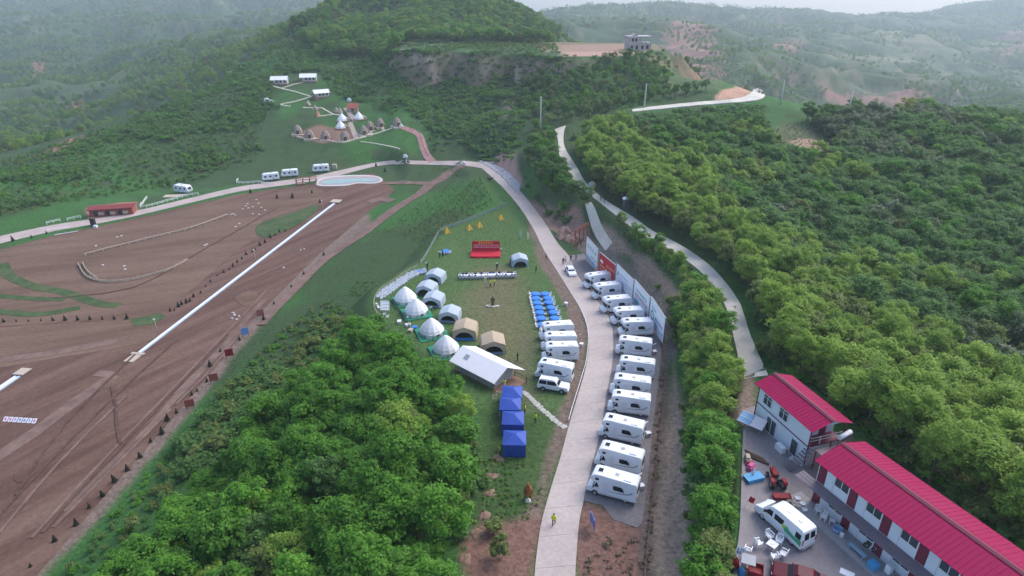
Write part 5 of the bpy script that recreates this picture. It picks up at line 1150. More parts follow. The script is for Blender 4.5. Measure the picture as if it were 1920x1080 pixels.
person(824,484,'person in black sitting on the grass side of the lone blue table','stand','black','black',-1.2,False,'white'); person(830,482,'person in navy standing beside the lone blue table','stand','navy','black',-.8)
person(825,441,'person in dark clothes leaning at the green net fence','stand','black','navy',1.5); person(800,502,'person in white standing beside the net fence','stand','white','grey',.3); person(802,505,'person in black standing between fence and grey canopy','stand','black','black',2.3)
person(1126.7,377,'person in grey walking up the hill road','walk','grey','black',.6); person(1133.5,380,'person in black walking up the hill road','walk','black','black',.6)
person(957,498,'person in black crouched beside the lone grey canopy','reach','black','black',2.2)
g = random.Random(5)
for x, y, rz, s, k in SEATS:
    if g.random() < (.93 if s > 0 else .75):
        tp = g.choice(['navy','white','white','navy','black','blue','white','red' if k == 4 else 'navy','grey']); z = ground(x, y)
        w_ = {'red': 'red'}.get(tp, tp)
        person(0,0,f'person in a {w_} top seated at the long banquet table','sit',tp,g.choice(['navy','black','jeans']),rz+math.pi,False,None,f'{w_} clad guests at the banquet table',(x,y,z))
# ---------------------------------------------------------------- statues on the lawn
def statue(u, v, lab, m, kind):
    p = hit(u, v)
    if kind == 'bear':
        J = {'pel': (0,0,.85), 'bel': (0,.08,1.25), 'che': (0,.05,1.7), 'nek': (0,.05,1.95), 'hed': (0,.12,2.2), 'mus': (0,.36,2.14), 'eal': (-.16,.05,2.42), 'ear': (.16,.05,2.42)}
        rad = dict(pel=(.34,.30), bel=(.40,.38), che=(.34,.28), nek=(.2,.2), hed=(.23,.22), mus=.1, eal=.06, ear=.06); E = [('pel','bel'),('bel','che'),('che','nek'),('nek','hed'),('hed','mus'),('hed','eal'),('hed','ear')]
        for s, n in ((-1,'l'),(1,'r')):
            for jn, q, r in (('h',(s*.2,0,.75),.2),('k',(s*.32,.05,.4),.15),('f',(s*.36,.0,.08),.12),('t',(s*.36,.22,.05),.09),('s',(s*.34,.05,1.68),.13),('e',(s*.48,.15,1.2),.11),('w',(s*.45,.25,.8),.1)): J[jn+n] = q; rad[jn+n] = r
            E += [('pel','h'+n),('h'+n,'k'+n),('k'+n,'f'+n),('f'+n,'t'+n),('che','s'+n),('s'+n,'e'+n),('e'+n,'w'+n)]
    else:
        J = {'bas': (0,0,.1), 'kne': (.03,0,.6), 'pel': (-.02,0,1.1), 'che': (0,.03,1.65), 'nek': (0,.03,1.9), 'hed': (0,.06,2.1), 'top': (0,.05,2.25), 'sl': (-.3,0,1.7), 'el': (-.38,.1,1.3), 'wl': (-.2,.25,1.15), 'sr': (.3,0,1.7), 'er': (.38,.1,1.3), 'wr': (.2,.25,1.15)}
        rad = dict(bas=(.36,.34), kne=(.3,.28), pel=(.28,.24), che=(.3,.22), nek=.1, hed=.15, top=.09, sl=.12, el=.1, wl=.08, sr=.12, er=.1, wr=.08); E = [('bas','kne'),('kne','pel'),('pel','che'),('che','nek'),('nek','hed'),('hed','top'),('che','sl'),('sl','el'),('el','wl'),('che','sr'),('sr','er'),('er','wr')]
    t = thing('statue', lab, 'statue', p, math.pi)
    o = bpy.data.objects.new('figure', skin_mesh('figure', J, E, rad, {e: 0 for e in E}, [m])); COL.objects.link(o); o.parent = t
    return t
t = statue(924,574,'dark brown carved wooden statue on white stones in the middle of the lawn', WOODD, 'robed')
for x, y, w_ in ((-.9,.2,.4),(.6,.3,.45),(1.0,.1,.35),(-.2,.5,.3)): MB().box(x-w_,x+w_,y-.25,y+.25,-.1,.22).build('base_stone', STONE, t, .05)
t = statue(990,934,'orange brown carved wooden bear statue on the grass beside the main road', mat('orange_wood', (.30,.11,.04), .7, var=.3, scale=4), 'bear')
o = MB().box(-.35,.35,-.3,.3,0,.12).add([(-.3,-.28,.12),(.3,-.28,.12),(.3,.28,.12),(-.3,.28,.12),(0,0,.6)], [(0,1,4),(1,2,4),(2,3,4),(3,0,4)]).build('stone_plinth', STONE); o.location = hit(989.7,940); tag(o, 'small white peaked stone plinth in front of the bear statue', 'plinth')
# ---------------------------------------------------------------- red roofed houses beside the yard
CRIM = mat('crimson_sheet', (.29,.004,.062), .6, var=.12, scale=.7, spec=.12); MAROON = mat('maroon_panel', (.16,.02,.045), .55, var=.08, scale=1); HWALL = mat('house_panel_white', (.62,.68,.74), .55, var=.04, scale=.8)
AWN = mat('awning_sheet', (.17,.14,.16), .6, var=.1, scale=1.5); FRAME = mat('window_frame_white', (.70,.72,.74), .5); GLASSB = mat('window_glass', (.05,.065,.08), .2, spec=.25); GREYW = mat('gable_panel', (.46,.47,.50), .6, var=.05)
def roof_panels(t, x0, x1, y0, ym, y1, ze, zr, wd):
    n = int(round((x1-x0)/wd)); wd = (x1-x0)/n
    for (ya, yb, za, zb) in ((y0, ym, ze, zr), (ym, y1, zr, ze)):
        b = MB(); s = Vector((0, yb-ya, zb-za)); nn = Vector((1,0,0)).cross(s.normalized()); nn = nn if nn.z > 0 else -nn
        def P(x, k, h): return Vector((x, ya, za))+s*k+nn*h
        xs = [(0,.03),(.04,.03),(.06,0),(wd*.5-.03,0),(wd*.5-.015,.025),(wd*.5+.015,.025),(wd*.5+.03,0),(wd-.012,0)]
        vs = []; fs = []
        for k in (0, 1): vs += [P(x, k, h) for x, h in xs]
        m = len(xs)
        for i in range(m-1): fs.append((i, i+1, m+i+1, m+i))
        vs += [P(0,0,-.04), P(wd-.012,0,-.04), P(wd-.012,1,-.04), P(0,1,-.04)]; q = 2*m; fs += [(q+3,q+2,q+1,q)]
        fs += [(q, q+1, m-1, 0), (q+1, q+2, 2*m-1, m-1), (q+2, q+3, m, 2*m-1), (q+3, q, 0, m)]
        me = b.add(vs, fs).mesh('roof_panel', CRIM)
        for k in range(n): o = bpy.data.objects.new('roof_panel', me); COL.objects.link(o); o.parent = t; o.location = (x0+k*wd,0,0)
    b = MB(); b.prism([(ym-.28,zr+.0),(ym,zr+.12),(ym+.28,zr+.0),(ym,zr+.06)], x0-.03, x1+.03, 0, 'x'); b.build('ridge_cap', MAROON, t)
def window(t, x0, x1, z0, z1, y=-.0, n=2, mul=True):
    f = MB(); f.box(x0-.06,x1+.06,y-.05,y+.04,z0-.06,z0); f.box(x0-.06,x1+.06,y-.05,y+.04,z1,z1+.06); f.box(x0-.06,x0,y-.05,y+.04,z0,z1); f.box(x1,x1+.06,y-.05,y+.04,z0,z1)
    for k in range(1, n): x = x0+(x1-x0)*k/n; f.box(x-.03,x+.03,y-.045,y+.03,z0,z1)
    if mul: f.box(x0,x1,y-.04,y+.03,z0+(z1-z0)*.7,z0+(z1-z0)*.7+.05)
    o = f.build('window', FRAME, t)
    for k in range(n): a = x0+(x1-x0)*k/n; c = x0+(x1-x0)*(k+1)/n; MB().box(a+.01,c-.01,y-.012,y+.01,z0,z1).build('pane', GLASSB, o)
# two storey house
dv = Vector((.30,-.954,0)).normalized()
t = thing('two_storey_house', 'two storey white panel house with a crimson sheet roof beside the hill road', 'house', (29.7,64.3,YARD_Z+.06), math.atan2(dv.y, dv.x))
H1, D1, L1 = 5.0, -4.6, 9.0      # local -y is away from the yard on the uphill side
def yb(y): return -y
# local frame: x along the front, y>0 away from the yard
DD = 4.6
t.rotation_euler = (0,0,math.atan2(dv.y, dv.x))
MB().box(.05,L1-.05,.06,DD,-.4,2.5).build('lower_wall', HWALL, t); MB().box(.05,L1-1.5,.06,DD,2.62,H1).build('upper_wall', HWALL, t); MB().box(L1-1.5,L1-.05,.06,.2,2.62,H1).build('end_wall', HWALL, t)
MB().box(.0,L1,.0,DD+.05,2.5,2.62).build('floor_band', MAROON, t)
for x, y in ((0,0),(L1-.12,0),(L1-.12,DD-.06),(0,DD-.06)): MB().box(x,x+.12,y-.0,y+.12,-.4,H1).build('corner_post', MAROON, t)
b = MB(); b.prism([(.1,H1),(DD,H1),(DD/2,H1+.72)], .06, .2, 0, 'x'); b.build('gable', HWALL, t); b = MB(); b.prism([(.1,H1),(DD,H1),(DD/2,H1+.72)], L1-.2, L1-.06, 0, 'x'); b.build('gable', HWALL, t)
roof_panels(t, -.45, L1+.45, -.4, DD/2, DD+.45, H1-.02, H1+.85, .9)
window(t, 1.15,2.5,3.2,4.45); window(t, 3.95,5.3,3.2,4.45); window(t, 2.3,3.9,.05,2.05,0,2,False); window(t, 6.6,7.6,.1,2.05,0,1,False)
for y in (.8, 2.6): MB().box(L1-1.52,L1-1.46,y,y+.9,2.65,4.6).build('door', MAROON, t)
b = MB(); b.bar((L1-.1,.3,3.6),(L1-.1,DD-.2,3.6),.05); b.bar((L1-.1,.3,3.2),(L1-.1,DD-.2,3.2),.04); b.build('balcony_rail', FRAME, t)
for y in (1.5,3.0): MB().box(L1-.13,L1-.07,y,y+.06,2.62,3.62).build('rail_post', FRAME, t)
MB().box(L1-.04,L1+.02,.3,DD-.1,-.4,2.45).build('side_wall', GREYW, t)
# long two storey block
dv2 = Vector((.40,-.916,0)).normalized(); nv2 = Vector((.916,.40,0)); o0 = Vector((30.3,50.5,YARD_Z+.06))+nv2*.6
t = thing('long_block', 'long two storey white and maroon block with a crimson sheet roof beside the yard', 'building', o0, math.atan2(dv2.y, dv2.x))
LB, DB, HB = 32.4, 5.9, 5.3
MB().box(.35,LB,.08,DB,-.4,HB).build('core_wall', GREYW, t)
roof_panels(t, 0, LB+.4, -.62, DB/2, DB+.6, HB, HB+.95, .9)
U = 3.6; x = .35
for k in range(9):
    for fl, z0 in ((0, .0), (1, 2.75)):
        z1 = z0+2.45
        MB().box(x+.02,x+.9,.0,.09,z0+.05,z1-.1).build('door', MAROON, t); MB().box(x+.94,x+1.86,.01,.09,z0,z1).build('wall_panel', HWALL, t)
        MB().box(x+1.9,x+U-.02,.01,.09,z0,z0+1.0).build('wall_panel', HWALL, t); MB().box(x+1.9,x+U-.02,.01,.09,z0+2.1,z1).build('wall_panel', HWALL, t)
        window(t, x+1.97,x+U-.1,z0+1.06,z0+2.04,.03,2,False)
    MB().box(x-.04,x+.02,-.03,.1,-.1,HB-.1).build('post', FRAME, t); x += U
    if x > LB-1: break
for k in range(12):
    xa = -1.3+k*2.8; b = MB(); b.add([(xa,-1.25,2.5),(xa+2.78,-1.25,2.5),(xa+2.78,-.02,2.72),(xa,-.02,2.72),(xa,-1.25,2.46),(xa+2.78,-1.25,2.46),(xa+2.78,-.02,2.68),(xa,-.02,2.68)], [(0,1,2,3),(7,6,5,4),(0,4,5,1),(1,5,6,2),(2,6,7,3),(3,7,4,0)])
    for q in range(3): yy = -1.1+q*.4; b.bar((xa+.01,yy,2.54+q*.073),(xa+2.77,yy,2.54+q*.073),.03)
    b.build('awning_sheet', AWN, t)
for k in range(9): MB().bar((.4+k*3.6,0,2.2),(.4+k*3.6,-1.2,2.46),.05).build('awning_bracket', MAROON, t)
MB().box(-1.0,LB,-2.3,-.03,-.2,.12).build('front_pavement', mat('pavement_concrete', (.30,.285,.29), .9, var=.1, scale=2), t)
MB().box(1.0,1.5,-.02,.0,1.7,1.95).build('door_sign', WHITEP, t)
LBM = t.matrix_basis.copy()
lb_o = o0; lb_a = math.atan2(dv2.y, dv2.x); lbmat = Matrix.Translation(o0)@Matrix.Rotation(lb_a, 4, 'Z')
# steel deck, stair and solar heater between the houses
p = at_z(1590,838,YARD_Z+.06); t = thing('steel_landing', 'red steel landing with a flat deck between the two crimson roofed houses', 'landing', (34.8,54.9,YARD_Z+.06), math.atan2(dv.y, dv.x))
MB().box(-.9,1.0,-1.6,2.2,2.5,2.6).build('deck', mat('deck_plate', (.36,.26,.25), .7, var=.1), t)
for x in (-.85,.95):
    for y in (-1.5,.3,2.1): MB().box(x-.05,x+.05,y-.05,y+.05,-.1,3.5 if y > 0 else 2.5).build('post', REDM, t)
b = MB(); b.bar((-.85,.3,3.45),(-.85,2.1,3.45),.05); b.bar((.95,.3,3.45),(.95,2.1,3.45),.05); b.bar((-.85,2.1,3.45),(.95,2.1,3.45),.05); b.build('rail', REDM, t)
for k in range(9): MB().box(-2.0,-.95,-1.9-.28*k,-1.64-.28*k,2.3-.27*k,2.36-.27*k).build('tread', AWN, t)
sh_ = thing('solar_water_heater', 'white solar water tank on a red frame above the steel landing', 'water heater', (36.5,55.9,YARD_Z+2.66), math.atan2(dv.y, dv.x)+.25)
b = MB(); b.tube((-.3,-1.0,1.35),(-.3,1.0,1.35),.27,n=16); b.build('tank', CHAIRW, sh_); b = MB()
for k in range(12): b.tube((-.2,-.88+k*.16,1.2),(1.0,-.88+k*.16,.15),.03,n=6)
b.build('glass_tubes', GLASSB, sh_)
b = MB()
for y in (-.9,.9): b.bar((-.35,y,0),(-.35,y,1.15),.05); b.bar((1.0,y,0),(1.0,y,.2),.05); b.bar((-.35,y,.05),(1.0,y,.05),.05); b.bar((-.3,y,1.1),(1.0,y,.12),.04)
b.build('frame', REDM, sh_)
MB().box(-.5,1.1,-1.0,1.0,-.06,-.0).build('base_frame', REDM, sh_)
# ---------------------------------------------------------------- yard: van, tractor, cars, seats, clutter
def van():
    t = thing('van', 'white high roofed van with a green leaf print on its side in the yard', 'van'); W_ = 1.0
    wf = lambda x, z: 1.0-.10*max(0, z-1.2)-.08*max(0, x-2.2)
    prof = [(-2.85,.35),(2.8,.35),(2.92,.7),(2.85,1.0),(2.55,1.2),(2.0,1.38),(1.25,2.2),(.95,2.38),(.2,2.5),(-2.4,2.48),(-2.72,2.35),(-2.88,1.3)]
    b = MB(); shell(b, prof, wf); b.build('body', WHITE, t, .07)
    slab((1.97,1.42),(1.28,2.16), .84,.80).build('windshield', GLASS, t)
    for s in (-1, 1):
        side_panel([(.75,1.35),(1.72,1.32),(1.2,1.95),(.75,1.98)], wf, s).build('cab_window', GLASS, t)
        side_panel([(-.55,1.35),(.5,1.35),(.5,1.95),(-.55,1.95)], wf, s).build('side_window', GLASS, t); side_panel([(-2.6,1.35),(-2.0,1.35),(-2.0,1.95),(-2.6,1.95)], wf, s).build('side_window', GLASS, t)
        side_panel([(-2.75,.75),(-2.2,.85),(-.8,1.0),(-.5,1.35),(-1.0,1.62),(-1.3,1.4),(-1.9,1.25),(-2.75,1.3)], wf, s, .010).build('leaf_print', mat('leaf_green_print', (.05,.36,.17), .5), t)
        side_panel([(-.75,1.1),(-.35,1.35),(-.5,1.6),(-.95,1.6)], wf, s, .014).build('leaf_tip', mat('lime_print', (.45,.55,.12), .5), t)
        MB().box(2.7,2.88, s*.72-.16, s*.72+.16, .82,1.05).build('headlight', LAMP, t, .03); MB().box(-2.9,-2.82, s*.86-.07, s*.86+.07, .9,1.5).build('rear_lamp', REDL, t)
        MB().box(1.5,1.62, s*1.14-.1, s*1.14+.1, 1.35,1.65).build('mirror', DKP, t, .02)
        slab((-2.86,1.45),(-2.76,2.1), .02,.02).v and MB().add([(-2.885,s*.1,1.4),(-2.885,s*.72,1.4),(-2.78,s*.68,2.1),(-2.78,s*.1,2.1),(-2.83,s*.1,1.4),(-2.83,s*.72,1.4),(-2.72,s*.68,2.1),(-2.72,s*.1,2.1)], [(0,1,2,3),(3,2,1,0),(7,6,5,4)]).build('rear_window', GLASS, t)
    MB().box(-2.98,-2.84,-.85,.85,.32,.55).build('rear_step', GREYP, t, .02); MB().box(2.84,2.97,-.85,.85,.34,.6).build('bumper', GREYP, t, .03)
    for x in (-1.6,-.3): MB().box(x-.2,x+.2,-.18,.18,2.49,2.55).build('roof_vent', WHITE, t, .02)
    wheels(t, (1.85,-1.7), .86, .35); return t
v_ = van(); index_children(); place_wheels(v_, (1426.7,974), (1481,1022), .06, v_['label'], 'x', side=1, hw=.95, front=1.85, rear=-1.7, used=0); del v_['group']
def wheel_at(t, x, y, r, wd, rim=RIM, nm='wheel'):
    me = wheel_mesh(r, wd); e = bpy.data.objects.new(nm, None); COL.objects.link(e); e.parent = t; e.location = (x, y, r)
    for n_, q in zip(('tyre', 'rim'), me): o = bpy.data.objects.new(n_, q); COL.objects.link(o); o.parent = e
t = thing('tractor', 'small red farm tractor standing in front of the two storey house', 'tractor', hit(1453,908), heading(hit(1461,930), hit(1441,884)))
b = MB(); b.prism([(.1,.75),(1.5,.75),(1.55,1.0),(1.45,1.15),(.1,1.22)], -.28,.28); b.build('bonnet', REDM, t, .04); b = MB(); b.box(-.9,1.4,-.2,.2,.45,.76); b.build('chassis', DKP, t)
for s in (-1,1):
    wheel_at(t, -.65, s*.62, .55,.32, nm='rear_wheel'); wheel_at(t, 1.15, s*.5, .32,.2, nm='front_wheel')
    b = MB(); b.prism([(-1.2,.95),(-1.0,1.2),(-.4,1.22),(-.1,1.0),(-.2,.98),(-.45,1.12),(-.95,1.1),(-1.1,.93)], s*.62-.2, s*.62+.2); b.build('mudguard', REDM, t)
b = MB(); b.box(-.75,-.3,-.24,.24,.95,1.02); b.box(-.82,-.74,-.24,.24,.98,1.4); b.build('seat', DKP, t, .03)
b = MB(); b.bar((.05,0,1.15),(-.18,0,1.4),.04); b.lathe([(.16,0),(.19,0),(.19,.03),(.16,.03),(.16,0)],12,0,Matrix.Translation((-.2,0,1.4))@Matrix.Rotation(-.5,4,'Y')); b.build('steering_wheel', DKP, t)
MB().tube((.9,.2,1.15),(.9,.2,1.75),.035).build('exhaust', DKP, t); b = MB(); b.box(-1.25,-1.15,-.5,.5,.35,.42); b.bar((-.9,.25,.5),(-1.9,.25,.4),.06); b.bar((-.9,-.25,.5),(-1.9,-.25,.4),.06); b.build('hitch', DKP, t)
b = MB(); b.box(-2.5,-1.75,-.85,.85,.18,.45); b.prism([(-2.55,.18),(-1.7,.18),(-1.8,.55),(-2.4,.5)],-.9,-.82); b.prism([(-2.55,.18),(-1.7,.18),(-1.8,.55),(-2.4,.5)],.82,.9); b.build('rotary_tiller', REDM, t)
mc = car('maroon_car', 'maroon saloon car partly cut off at the foot of the yard', mat('maroon_paint', (.085,.004,.014), .35, spec=.2), 4.6,1.8,1.46, [(-2.25,.3),(2.25,.3),(2.32,.6),(2.15,.82),(.9,.96),(-1.7,1.0),(-2.25,.95),(-2.3,.6)], (-1.75,1.0,-1.05,.2), .3, (1.4,-1.3), .32, .94)
mc.location = hit(1495,1092); mc.location.z += .06; mc.rotation_euler = (0,0,heading(hit(1540,1102), hit(1450,1074)))
t = thing('farm_tricycle', 'red three wheeled farm cart with a grey canopy at the edge of the yard', 'tricycle', hit(1401,1074), heading(hit(1415,1072), hit(1380,1062)))
wheel_at(t, 1.1,0,.28,.14, nm='front_wheel')
for s in (-1,1): wheel_at(t, -.75, s*.55,.28,.16, nm='rear_wheel')
b = MB(); b.box(-1.3,.0,-.6,.6,.45,.55); b.box(-1.3,-1.25,-.6,.6,.55,.9); b.box(-1.3,0,-.6,-.55,.55,.9); b.box(-1.3,0,.55,.6,.55,.9); b.box(-.05,0,-.6,.6,.55,.9); b.build('cargo_bed', REDM, t)
b = MB(); b.prism([(.75,.5),(1.3,.55),(1.35,.95),(1.05,1.25),(.85,1.0)],-.3,.3); b.build('fairing', REDM, t, .04); b = MB(); b.box(.15,.6,-.3,.3,.6,.75); b.build('seat', DKP, t, .04)
b = MB(); b.box(-.5,.75,-.62,.62,1.62,1.68); b.build('canopy', GREYP, t, .02); b = MB()
for x in (-.45,.7):
    for y in (-.55,.55): b.bar((x,y,.5),(x,y,1.63),.035)
b.build('canopy_posts', STEEL, t); b = MB(); b.bar((1.1,-.35,1.15),(1.0,.35,1.15),.04); b.bar((1.1,0,.5),(1.05,0,1.15),.05); b.box(0,1.1,-.06,.06,.36,.46); b.build('handlebar', DKP, t)
o = MB().lathe([(.001,0),(.28,0),(.3,.1),(.3,.75),(.25,.85),(.001,.86)],14).build('blue_drum', mat('blue_plastic', (.03,.16,.38), .4)); o.location = hit(1388,1079); tag(o, 'blue plastic drum beside the red farm cart', 'drum')
# garden seats with parts
CP_ = {'seat': MB().box(-.23,.23,-.23,.23,.40,.44).mesh('seat', CHAIRW), 'leg': MB().bar((0,0,0),(0,0,.41),.05).mesh('leg', CHAIRW)}
bk = MB(); bk.box(-.22,.22,.2,.23,.44,.5); bk.box(-.22,.22,.26,.29,.78,.86)
for k in range(5): bk.bar((-.18+k*.09,.22,.48),(-.18+k*.09,.275,.8),.045,.02)
CP_['backrest'] = bk.mesh('backrest', CHAIRW); ar = MB(); ar.bar((0,-.2,.64),(0,.26,.66),.06,.03); ar.bar((0,-.2,.42),(0,-.2,.64),.04); CP_['armrest'] = ar.mesh('armrest', CHAIRW)
def garden_chair(u, v, rz, lab, loc=None, sc=1.3, grp='white garden chairs in the yard'):
    t = thing('garden_chair', lab, 'chair', loc or hit(u, v)+Vector((0,0,.06)), rz, grp, sc)
    for nm, ps in (('seat',[(0,0,0)]),('backrest',[(0,0,0)]),('armrest',[(-.23,0,0),(.23,0,0)]),('leg',[(-.2,-.2,0),(.2,-.2,0),(-.2,.2,0),(.2,.2,0)])):
        for q in ps: o = bpy.data.objects.new(nm, CP_[nm]); COL.objects.link(o); o.parent = t; o.location = q
for (u, v, rz, lab) in [(1441,1013,.4,'white garden chair between table and van, next to the front of the van'),(1459,1022,-.6,'white garden chair between table and van, behind the other one'),(1420,1026,1.9,'white garden chair standing a little apart towards the leafy bank'),(1401,1039,2.6,'white garden chair at the edge of the yard beside the bank flag'),(1467,1046,4.0,'white garden chair in front of the maroon car bonnet'),(1451,1052,3.3,'white garden chair on the cart side of the table')]: garden_chair(u, v, rz, lab)
t = thing('garden_table', 'square white garden table among the white chairs in the yard', 'table', hit(1446,1031)+Vector((0,0,.06)), .7); MB().box(-.45,.45,-.45,.45,.70,.75).build('top', CHAIRW, t, .02)
for x in (-.38,.38):
    for y in (-.38,.38): MB().box(x-.03,x+.03,y-.03,y+.03,0,.7).build('leg', CHAIRW, t)
MB().box(-.15,.15,-.12,.12,.75,.78).build('x', WHITEP).name = 'paper_sheet'; o = bpy.data.objects['paper_sheet']; o.parent = None; o.location = t.location; o.location.z += .005; tag(o, 'sheet of paper lying on the white garden table', 'paper')
def flag(u0, v0, lab, m, m2=None, hgt=2.2, w_=.75, hh=1.1):
    p = hit(u0, v0); t = thing('flag', lab, 'flag', p, -.3); MB().tube((0,0,-.2),(.35,0,hgt),.025).build('pole', CHAIRW, t)
    b = MB(); n = 6; vs = []; fs = []
    for j in range(2):
        for k in range(n+1): x = k/n*w_; vs.append((.35-.16*(1-j)*hh+x, .06*math.sin(k*1.6)+.0, hgt-hh+j*hh-.04*k))
    for k in range(n): fs += [(k, k+1, n+2+k, n+1+k), (n+1+k, n+2+k, k+1, k)]
    b.add(vs, fs).build('cloth', m, t)
    if m2: b = MB(); glyphs(b, .3,.95,hgt-.95,hgt-.55,3,-.07,3,th=.2); glyphs(b, .35,1.0,hgt-.45,hgt-.2,3,-.07,4,th=.2); b.build('print', m2, t)
flag(1369,1056,'white flag with blue print planted at the leafy edge of the yard',CHAIRW,P_BLUE,2.4); flag(1395,951,'small red flag on a thin pole at the edge of the yard',mat('red_cloth', (.55,.04,.04), .8),None,1.6,.55,.7)
# clutter of the yard
def put(o, u, v, lab, cat, rz=0, dz=.06, grp=None): p = hit(u, v); o.location = (p.x, p.y, p.z+dz); o.rotation_euler = (0,0,rz); return tag(o, lab, cat, grp)
BLUEP = mat('bright_blue_plastic', (.06,.30,.55), .45, var=.05)
b = MB(); b.prism([(-.9,0),(.9,0),(1.05,.5),(-1.05,.5)],-.55,.55); b.prism([(-.75,.51),(.75,.51),(.75,.515),(-.75,.515)],-.45,.45); put(b.build('plastic_tub', BLUEP, None, .03), 1412,900,'long blue plastic tub beside the small red tractor','tub',.3)
b = MB(); b.lathe([(.001,.9),(.05,.85),(.14,.2),(.15,0)],12); put(b.build('white_funnel', CHAIRW), 1411,896,'white cone standing in the long blue tub','cone',0,.58)
for k, (u, v) in enumerate([(1404,872),(1407,880),(1401,866)]): b = MB(); b.box(-.5,.5,-.3,.3,0,.3+.15*k); b.box(-.35,.45,-.2,.25,.3+.15*k,.5+.15*k); put(b.build('junk_heap', [mat('faded_red', (.34,.09,.10), .8, var=.2), P_PINK, WOODL][k], None, .05), u, v, ['faded red sacks heaped at the yard edge','pink bundle beside the faded red sacks','tan bundle behind the faded red sacks'][k], 'bundle', k*.7)
for k, (u, v) in enumerate([(1413,855),(1417,860),(1422,866)]): b = MB(); b.tube((-1.1,0,.14),(1.1,.1*k,.14),.13,n=10); put(b.build('dark_log', WOODD), u, v, 'dark log lying near the two storey house', 'log', -.75, .06, 'dark logs')
def rack(u, v, lab, rz):
    t = thing('panel_rack', lab, 'rack', hit(u, v)+Vector((0,0,.06)), rz)
    M = Matrix.Translation((0,0,1.0))@Matrix.Rotation(.35,4,'X')
    for k in range(2): MB().box(-1.55+k*1.58,-.03+k*1.55,-.8,.8,-.03,.03,0,M).build('panel', WHITEP if k else P_SKY, t)
    b = MB()
    for y in (-.8,.0,.8): b.box(-1.6,1.6,y-.04,y+.04,.03,.07,0,M)
    b.build('cross_rail', CHAIRW, t)
    for x in (-1.3,1.3):
        for y, z in ((-.6,.78),(.6,1.2)): MB().box(x-.04,x+.04,y-.04,y+.04,0,z).build('leg', STEEL, t)
rack(1408,802,'white framed panel rack standing beside the two storey house', -.75)
def motorbike(u, v, rz, lab, body):
    t = thing('motorbike', lab, 'motorbike', hit(u, v)+Vector((0,0,.15)), rz, 'motorbikes in front of the long block')
    for x in (-.6,.62): wheel_at(t, x, 0,.3,.1, nm='wheel')
    b = MB(); b.prism([(-.55,.5),(.0,.45),(.35,.55),(.45,.85),(.1,.8),(-.2,.68),(-.75,.78)],-.1,.1); b.build('body', body, t, .04); b = MB(); b.box(-.65,.05,-.12,.12,.72,.82); b.build('seat', DKP, t, .04)
    b = MB(); b.bar((.62,.0,.3),(.4,0,.95),.06); b.bar((.4,-.32,1.0),(.4,.32,1.0),.035); b.build('handlebar', STEEL, t); MB().box(.42,.55,-.09,.09,.78,.95).build('headlamp', LAMP, t, .03)
for k, (u, v, rz, lab, m) in enumerate([(1636,1034,-.6,'dark motorbike parked in front of the long block next to the blue crate',DKP),(1650,1046,-.9,'grey motorbike parked between the dark and the red motorbike',GREYP),(1668,1060,-1.1,'red motorbike parked in front of the long block',REDM)]): motorbike(u, v, rz, lab, m)
def lb(x, y): q = lbmat@Vector((x, y, .12)); return q
for k, (x, y, rz) in enumerate([(2.0,-.9,1.0),(2.9,-1.1,.3),(3.6,-.7,2.2)]): garden_chair(0,0,lb_a+rz,'white garden chair under the awning of the long block',lb(x,y),1.1,'white chairs under the awning')
def local(o, x, y, lab, cat, rz=0, grp=None): o.location = lb(x, y); o.rotation_euler = (0,0,lb_a+rz); return tag(o, lab, cat, grp)
local(MB().box(-.9,.9,-.22,.22,.40,.46).box(-.8,-.72,-.2,.2,0,.4).box(.72,.8,-.2,.2,0,.4).build('bench', mat('pale_blue_wood', (.22,.38,.48), .7)), 7.2,-1.5,'pale blue bench in front of the long block','bench')
local(MB().box(-.4,.4,-.35,.35,0,.62).box(-.43,.43,-.38,.38,.62,.68).build('crate', BLUEP, None, .02), 9.0,-1.6,'bright blue crate in front of the long block','crate')
local(MB().lathe([(.001,0),(.4,0),(.48,.45),(.44,.45),(.37,.05),(.001,.05)],16).build('wash_tub', mat('pale_blue_tub', (.25,.38,.58), .5)), 4.5,-1.0,'pale blue wash tub under the awning','tub')
local(MB().lathe([(.001,0),(.22,0),(.2,.4),(.22,.45),(.001,.45)],12).build('stool', CHAIRW), 5.2,-1.2,'round white stool beside the wash tub','stool')
local(MB().box(-.25,.25,-.25,.25,0,.9).box(-.2,.2,-.26,-.25,.2,.8).build('white_cabinet', CHAIRW, None, .02), 9.9,-.7,'small white cabinet behind the blue crate','cabinet')
local(MB().box(-.6,.6,-.35,.35,.0,.75).box(-.65,.65,-.4,.4,.75,.8).build('white_table', CHAIRW, None, .02), 12.0,-.9,'white covered table in front of the long block','table')
local(MB().tube((-.8,0,.5),(.8,0,.5),.45,n=16).box(-.6,-.4,-.4,.4,0,.3).box(.4,.6,-.4,.4,0,.3).build('water_tank', CHAIRW), 16.3,-1.0,'white water tank lying in front of the long block','tank')
for k in range(7): local(MB().tube((-.35,0,.1),(.35,.05*k,.1+.05*(k % 3)),.07,n=7).box(-.2,.1,-.15,.15,0,.1).build('firewood', WOODL), -.7+.22*k,-1.9-.35*(k % 3),'piece of pale firewood at the corner of the long block','firewood', k*.6, 'firewood at the block corner')
for k, (x, y) in enumerate([(.5,-1.3),(1.2,-1.8),(-.3,-1.2)]): local(MB().lathe([(.001,0),(.2,0),(.28,.16),(.25,.16),(.18,.03),(.001,.03)],14).build('basin', CHAIRW), x, y, 'white basin lying at the corner of the long block', 'basin', 0, 'white basins')
o = MB().box(-.6,.6,-.35,.35,0,.05).build('white_board', CHAIRW, None, .01); put(o, 1588,1076, 'white board lying flat on the yard beside the maroon car', 'board', -.6)
